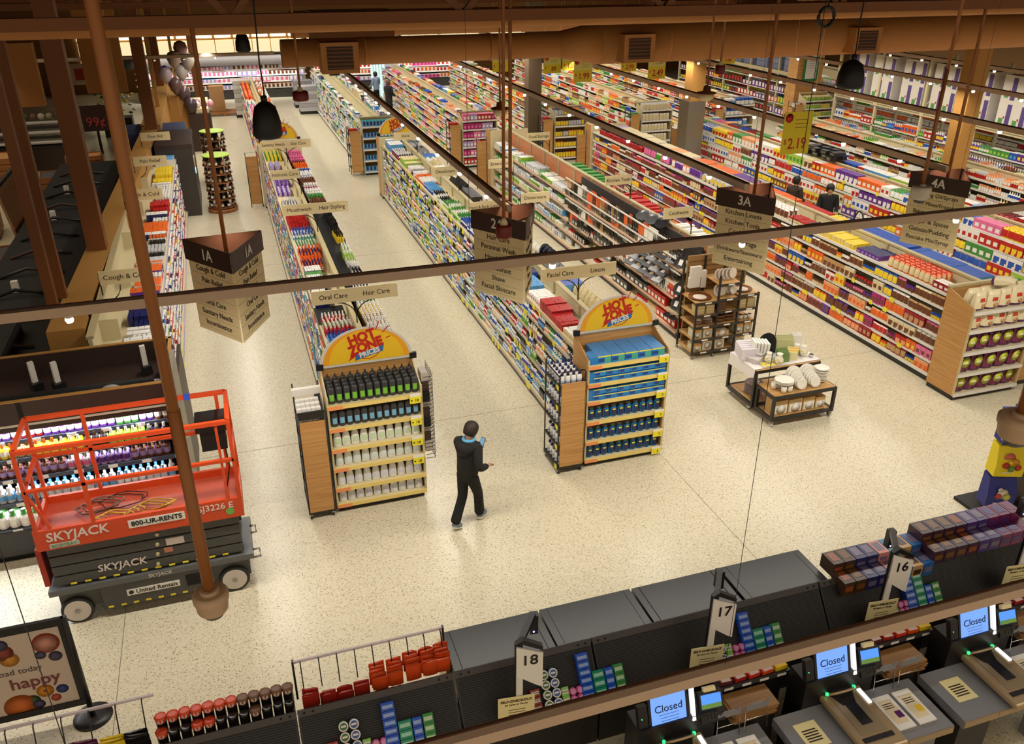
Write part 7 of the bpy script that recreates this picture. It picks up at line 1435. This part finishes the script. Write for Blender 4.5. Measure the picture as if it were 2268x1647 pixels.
# ================================================================ produce hall beyond the low wall
for i, (x0, x1, y, z0, z1, lb) in enumerate(((-15, -4.0, 24, 4.05, 5.5, 'tan soffit over the produce hall'), (-3.75, -2.6, 30, 3.5, 6.2, 'tan soffit beside the wall posts'))):
    struct(MB().box(x0, x1, y, y+.3, z0, z1).build('soffit_wall', mat('soffit', srgb(176, 118, 58), .7)), lb)
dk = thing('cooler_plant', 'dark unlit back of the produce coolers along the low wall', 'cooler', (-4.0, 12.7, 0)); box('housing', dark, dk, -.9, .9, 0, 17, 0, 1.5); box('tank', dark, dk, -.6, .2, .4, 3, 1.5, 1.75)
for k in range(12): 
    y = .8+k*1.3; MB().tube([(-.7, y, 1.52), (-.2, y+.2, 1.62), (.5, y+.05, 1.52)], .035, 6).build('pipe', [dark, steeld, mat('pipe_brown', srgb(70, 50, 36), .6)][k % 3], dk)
    if k % 2: MB().box(-.3, -.18, y+.4, y+.5, 1.5, 1.72).build('white_tank', white, dk)
struct(box('wall_cooler_back', tanp, None, -3.5, -3.0, 13.6, 16.5, 0, 1.3)) if False else None
st = thing('produce_case', 'black and white striped produce case at the back of the hall', 'case', (-10, 36, 0)); box('case_base', browns, st, 0, 4.8, 0, 1.5, 0, .8)
for k in range(6): box('case_shelf', [blackm, whitem][k % 2], st, 0, 4.8, k*.26, k*.26+.26, .8+k*.14, .86+k*.14)
for k in range(16):
    o = MB().lathe([(.06, 0), (.13, .08), (.12, .18), (.03, .24)], 8).build('produce_item', mat('prod%d' % (k % 4), srgb(*((150, 140, 110), (70, 90, 50), (120, 80, 70), (190, 180, 160))[k % 4]), .7)); o.location = (-9.6+k*.28, 37.7, 1.6); tag(o, '%s vegetable, %s from the left on the striped case' % (('pale', 'green', 'reddish', 'white')[k % 4], nth(k+1)), 'vegetable', 'vegetables on the striped case')
def crate_bin(x, y, rz, w_, d_, h_, lb, fillm=None, slats=4):
    t = thing('wooden_bin', lb, 'bin', (x, y, 0), rz)
    for k in range(slats):
        z = .1+k*(h_-.1)/slats; hh = (h_-.1)/slats-.02
        for s_ in (-1, 1): MB().box(-w_/2, w_/2, s_*d_/2-.015, s_*d_/2+.015, z, z+hh).build('plank', crate, t); MB().box(s_*w_/2-.015, s_*w_/2+.015, -d_/2, d_/2, z, z+hh).build('plank', crate, t)
    box('bin_floor', crate, t, -w_/2, w_/2, -d_/2, d_/2, .08, .12); box('bin_top', fillm or mat('bin_grey', srgb(70, 68, 70), .6), t, -w_/2+.03, w_/2-.03, -d_/2+.03, d_/2-.03, h_-.12, h_-.05)
    return t
crate_bin(-5.6, 22.6, .1, 1.1, 1.1, .95, 'slatted wooden produce bin nearest the left edge'); crate_bin(-5.2, 31.3, .15, 1.3, 1.1, .9, 'slatted wooden bin with grey top between the posts'); crate_bin(-7.5, 34.6, .1, 1.6, 1.3, .95, 'slatted wooden crate shelf of bread at the left edge', mat('bread', srgb(200, 150, 90), .7)); crate_bin(-7.4, 27.5, .1, 1.8, 1.2, .9, 'low wooden table of produce at the left edge', mat('bread2', srgb(170, 130, 80), .7)); crate_bin(-4.9, 34.6, .1, 1.2, .8, .8, 'slatted wooden bin of melons behind the post', mat('melon', srgb(200, 140, 80), .7)); crate_bin(-3.9, 31.4, .1, .8, .8, .9, 'wooden bin of dark bottles behind the post', dark)
hb = thing('hanging_board', 'big brown wooden board on a black rail in the produce hall', 'board', (-5.0, 24.2, .95)); MB().add([(-.03, -1.6, 0), (.03, -1.6, 0), (.03, 1.4, 0), (-.03, 1.4, 0), (-.38, -1.1, 1.35), (-.32, -1.1, 1.35), (-.32, 1.6, 1.35), (-.38, 1.6, 1.35)], [(0, 3, 2, 1), (4, 5, 6, 7), (0, 1, 5, 4), (1, 2, 6, 5), (2, 3, 7, 6), (3, 0, 4, 7)]).build('plank_board', board, hb); MB().bar((-.35, -1.15, 1.38), (-.35, 1.65, 1.38), .08).build('black_rail', black, hb); MB().bar((0, -1.6, -.95), (0, -1.6, 0), .05).build('leg', black, hb); MB().bar((0, 1.4, -.95), (0, 1.4, 0), .05).build('leg', black, hb)
sg_ = thing('price_board', 'dark board with red 99 cent price in the produce hall', 'sign', (-4.75, 38.6, .9)); box('board', mat('chalk', srgb(66, 40, 32), .7), sg_, -.5, .5, 0, .05, 0, 1.0); text('99¢', .5, mat('chalk_red', srgb(196, 70, 70), .6), sg_, (0, -.03, .35), off=.006); box('leg', black, sg_, -.05, .05, 0, .05, -.9, 0)
fv = thing('flower_stand', 'stand of yellow and white flowers in the produce hall', 'flowers', (-4.3, 42.5, 0)); box('stand', blackm, fv, -.6, .6, -.4, .4, 0, .8)
gl_ = [mat('leafg', srgb(70, 96, 40), .7), mat('flowy', srgb(226, 190, 50), .6), mat('floww', srgb(220, 216, 196), .6)]
for k in range(60):
    a = random.random()*6.28; r = random.random()*.8; MB().lathe([(.01, 0), (.11, .06), (.02, .13)], 6, (r*math.cos(a), r*.6*math.sin(a), .8+random.random()*1.1)).build('bloom' if k % 3 else 'foliage_tuft', gl_[(k % 3)], fv)
bn = thing('hanging_banner', 'cream banner with red print far in the produce hall', 'banner', (-5.2, 45, 2.3)); MB().tube([(-1.1, 0, .5), (-1.1, 0, 6)], .01, 4).build('string', white, bn); box('cloth', mat('banner_c', srgb(200, 180, 140), .7), bn, -1.2, 1.2, 0, .03, -.4, .5); box('red_print', mat('banner_r', srgb(170, 50, 44), .7), bn, -.8, .9, -.01, 0, -.2, .3)
# balloons over the wall
for i, (dx, dy, dz, c) in enumerate(((-.9, 0, 3.0, (190, 170, 176)), (-.3, .3, 3.05, (196, 190, 190)), (-.2, .2, 3.9, (150, 110, 110)), (-.5, 0, 3.55, (160, 140, 120)), (-.35, .3, 2.2, (90, 70, 76)), (-.6, .1, 2.55, (110, 84, 80)), (0, .2, 3.45, (170, 160, 150)), (-.15, .1, 1.75, (70, 56, 60)))):
    t = thing('party_balloon', '%s balloon in the cluster over the low wall' % ('white blue topped', 'second white blue topped', 'pink highest', 'beige', 'dark low', 'brownish', 'pale grey', 'darkest lowest')[i], 'balloon', (-.9+dx, 37.8+dy, dz)); MB().lathe([(.03, -.32), (.2, -.12), (.27, .1), (.2, .3), (.04, .37)], 12).build('balloon_skin', mat('ball%d' % i, srgb(*c), .3), t); MB().tube([(0, 0, -.32), (.02, 0, -1.2)], .004, 4).build('ribbon', white, t)
    if i < 2: MB().lathe([(.16, .3), (.1, .36), (.02, .39)], 10).build('blue_cap', mat('ball_blue', srgb(60, 80, 200), .4), t)
# dark kiosk and bottle carousels along the first aisle
kk = thing('photo_kiosk', 'tall dark kiosk cabinet at the end of the low wall', 'kiosk', (-1.55, 27.9, 0)); box('cabinet', mat('kiosk', srgb(62, 56, 50), .5), kk, -.45, .6, 0, 2.6, 0, 2.05); box('head', browns, kk, -.45, .62, 0, 2.6, 2.05, 2.2); box('blue_shelf', mat('kblue', srgb(44, 56, 92), .5), kk, -1.8, .4, 2.8, 4.6, 1.6, 2.1); box('low_cabinet', browns, kk, -1.8, .4, 2.8, 4.6, 0, 1.6); box('screen', mat('kscreen', srgb(120, 200, 230), .4, emit=(.3, .7, .9), estr=1.5), kk, .6, .62, .3, .55, 1.25, 1.4); box('notice', signc, kk, .6, .62, .25, .6, 1.45, 1.75)
for i, (x, y) in enumerate(((-.3, 28.3), (-.35, 32.4))):
    t = thing('bottle_carousel', '%s bottle carousel with lime green top in aisle one' % ('nearer', 'farther')[i], 'display', (x, y, 0)); MB().lathe([(.46, 0), (.46, .12)], 16).build('wooden_base', crate, t); MB().tube([(0, 0, .1), (0, 0, 1.75)], .2, 10).build('core', dark, t); MB().lathe([(.42, 1.74), (.42, 1.77)], 18).build('lime_top', mat('lime', srgb(170, 200, 60), .5), t)
    for lv in range(6):
        MB().lathe([(.44, .15+lv*.26), (.44, .165+lv*.26)], 16).build('tier', crate, t)
        for k in range(12):
            a = k*PI/6+.2*lv
            if math.sin(a) > .75: continue
            good('wine_bottle', 'bottle', S(*(('black', 'crimson', 'cream'), ('black', 'brown', 'white'), ('brown', 'black', 'tan'))[k % 3]), (x+.37*math.cos(a), y+.37*math.sin(a), .165+lv*.26), a+PI/2, (.085, .085, .24), '%s dark bottle, %s tier of the %s bottle carousel' % (nth(k+1), nth(lv+1), ('nearer', 'farther')[i]), 'bottle', 'more goods on the carousels')
bb = thing('wooden_block_shelf', 'tan wooden block shelf far along the low wall', 'shelving', (-1.3, 38, 0)); box('body', tan, bb, -.8, .1, 0, 3.2, 0, 2.2); box('cream_shelf', signc, bb, .1, .9, 0, 3.2, 1.5, 1.65); box('dark_front', browns, bb, .1, .95, -.2, 3.2, 0, 1.5)
for k in range(10):
    o = MB().lathe([(.05, 0), (.13, .08), (.1, .2), (.02, .26)], 7).build('gift_bag', mat('gift%d' % (k % 3), srgb(*((214, 150, 160), (230, 210, 210), (150, 120, 150))[k % 3]), .5)); o.location = (-1.05+.25*(k % 4), 38.3+.4*(k // 4), 1.66); tag(o, '%s gift bundle, %s on the cream shelf beneath the balloons' % (('pink', 'pale', 'mauve')[k % 3], nth(k+1)), 'gift', 'gifts on the cream shelf')
# far end of aisle one: pallet, stacks of cartons, dairy wall
pl_ = thing('wood_pallet', 'wooden pallet with a tall brown carton at the end of aisle one', 'pallet', (.2, 46.6, 0))
for k in range(5): box('pallet_board', crate, pl_, -.7, .8, k*.28-.5, k*.28-.3, .1, .14)
for k in range(3): box('pallet_runner', crate, pl_, -.7+k*.7, -.6+k*.7, -.5, .9, 0, .1)
o = box('tall_carton', mat('carton_tan', srgb(176, 132, 84), .6), None, -.4, .3, -.3, .3, 0, 1.2); o.location = (.05, 47, .15); tag(o, 'tall brown carton standing on the far wooden pallet', 'carton')
for i, (x, y, n, c) in enumerate(((1.3, 45.8, 8, (214, 206, 196)), (4.35, 47.9, 6, (176, 172, 178)), (4.4, 45.8, 6, (190, 186, 190)))):
    t = thing('carton_stack', '%s stack of shrink wrapped cartons at the far end' % ('white leftmost', 'grey farther', 'grey nearer')[i], 'cartons', (x, y, 0)); box('base_pallet', black, t, -.5, .5, -.4, .4, 0, .14)
    for k in range(n): box('carton_layer', mat('cl%d%d' % (i, k % 2), srgb(*[v-26*(k % 2) for v in c]), .6), t, -.48, .48, -.38, .38, .14+k*.2, .33+k*.2)
dc = thing('dairy_case', 'long bright dairy case along the back wall', 'cooler', (-4, 51.5, 0)); box('base', mat('dairy_base', srgb(56, 52, 50), .5), dc, 0, 9, 0, 1.2, 0, .5); box('back', white, dc, 0, 9, 1.1, 1.2, .5, 2.3); box('fascia', mat('dairy_fascia', srgb(54, 48, 42), .5), dc, -2, 9, .1, .2, 1.75, 2.35)
for i, z in enumerate((.5, .85, 1.18, 1.48)):
    box('shelf', whitem, dc, 0, 9, .1*i, 1.1, z-.03, z); fill('F', 51.5+.1*i, -3.9, 4.9, z, .28, .5, [('dairy_tub', 'carton', (.18, .26), (.2, .26), (.2, .26))], [S('white', 'white', 'pink'), S('white', 'sky', 'lilac'), S('pink', 'white', 'white'), S('white', 'peach', 'brown'), S('lilac', 'white', 'white')], 'dairy case', i if i < 3 else 6)
area('dairy_lamp', (.5, 51.4, 2.2), 8.5, .3, 160, (1, .97, .95), (math.radians(25), 0, 0))
dc2 = thing('dairy_case', 'second dairy case along the back wall behind the second aisle', 'cooler', (5.5, 53, 0)); box('base', mat('dairy_base', srgb(56, 52, 50), .5), dc2, 0, 10, 0, 1.2, 0, .5); box('back', white, dc2, 0, 10, 1.1, 1.2, .5, 2.2); box('fascia', mat('dairy_fascia', srgb(54, 48, 42), .5), dc2, 0, 10, .1, .2, 1.8, 2.3)
for i, z in enumerate((.5, .85, 1.18, 1.48)):
    box('shelf', whitem, dc2, 0, 10, .1*i, 1.1, z-.03, z); fill('F', 53+.1*i, 5.6, 15.4, z, .28, .5, [('dairy_tub', 'carton', (.18, .26), (.2, .26), (.2, .26))], [S('white', 'white', 'red'), S('pink', 'white', 'magenta'), S('lilac', 'white', 'white'), S('white', 'peach', 'orange')], 'second dairy case', i if i < 3 else 6)
area('dairy_lamp', (10.5, 52.9, 2.2), 9.5, .3, 160, (1, .97, .95), (math.radians(25), 0, 0))
fz = thing('freezer_row', 'row of lit freezer doors seen end on beyond the second run', 'freezer', (8.35, 47.2, 0)); box('cabinet', white, fz, .35, 1.0, 0, 4.6, 0, 2.3); box('header', mat('fz_head', srgb(214, 214, 220), .5), fz, -.05, .4, 0, 4.6, 2.05, 2.35)
for k in range(5): d_ = box('freezer_door', mat('fz_glow', srgb(190, 226, 226), .3, emit=(.55, .85, .85), estr=.9), fz, .3, .35, k*.92+.04, k*.92+.88, .2, 2.0); box('door_frame', white, d_, .28, .36, k*.92-.02, k*.92+.04, .15, 2.05)
for x in (27.9,):
    g = gondola(28.2, .7, 14, 46, 2.4, 'far right shelf run seen past the pallet rack', 'L', uprights=False)
    for lv, z in enumerate(LIPS): fill('L', 27.55, 14.2, 45.8, z, .25, .4, [('snack_bag', 'bag', (.24, .3), (.2, .25), (.1, .14))], P_FOOD, 'far right shelf run', lv)
ct_ = thing('shopping_cart', 'dark shopping cart with tall black arched handle behind the baking run', 'cart', (14.95, 17.2, 0)); box('basket', steeld, ct_, -.25, .25, -.4, .35, .45, .95); box('undercarriage', steeld, ct_, -.22, .22, -.35, .35, .15, .2)
for x in (-.2, .2):
    for y in (-.32, .32): MB().lathe([(.06, -.015), (.06, .015)], 10, (x, y, .06), axis='X').build('wheel', black, ct_); MB().bar((x, y, .06), (x, y, .5), .025).build('leg', steeld, ct_)
MB().tube([(.0, -.3+.24*(1-math.cos(a)), .9+.7*math.sin(a) if a < PI/2 else .9+.7*math.sin(a)) for a in np.linspace(0, PI, 14)], .02, 8).build('arched_handle', black, ct_)
for i in range(16):
    o = MB().box(-.13, .13, -.09, .09, 0, .11).build('black_carton', [black, mat('carton_navy', srgb(34, 36, 48), .35)][i % 2]); MB().box(-.08, .08, -.092, -.09, .03, .08).build('silver_print', steel, o); o.location = (16.5+.3*(i % 2)+.05*((i*7) % 3), 20.5+.36*((i//2) % 4), 2.06+.115*(i//8)); o.rotation_euler = (0, 0, -PI/2+.15*((i*5) % 3-1)); tag(o, '%s shiny black carton of the heap on the cereal run' % nth(i+1), 'carton', 'black cartons heaped on the cereal run')
for i in range(8):
    o = MB().lathe(PL(.14), 18).build('navy_plate', mat('navy_plate', srgb(28, 32, 52), .3)); o.location = (5.95+.04*(i % 2), 15.2+.09*i, 1.92); o.rotation_euler = (PI/2-.25, 0, .25); tag(o, 'navy dinner plate standing on the Linens side, %s from near end' % nth(i+1), 'plate', 'navy plates on the Linens side')
build_goods()
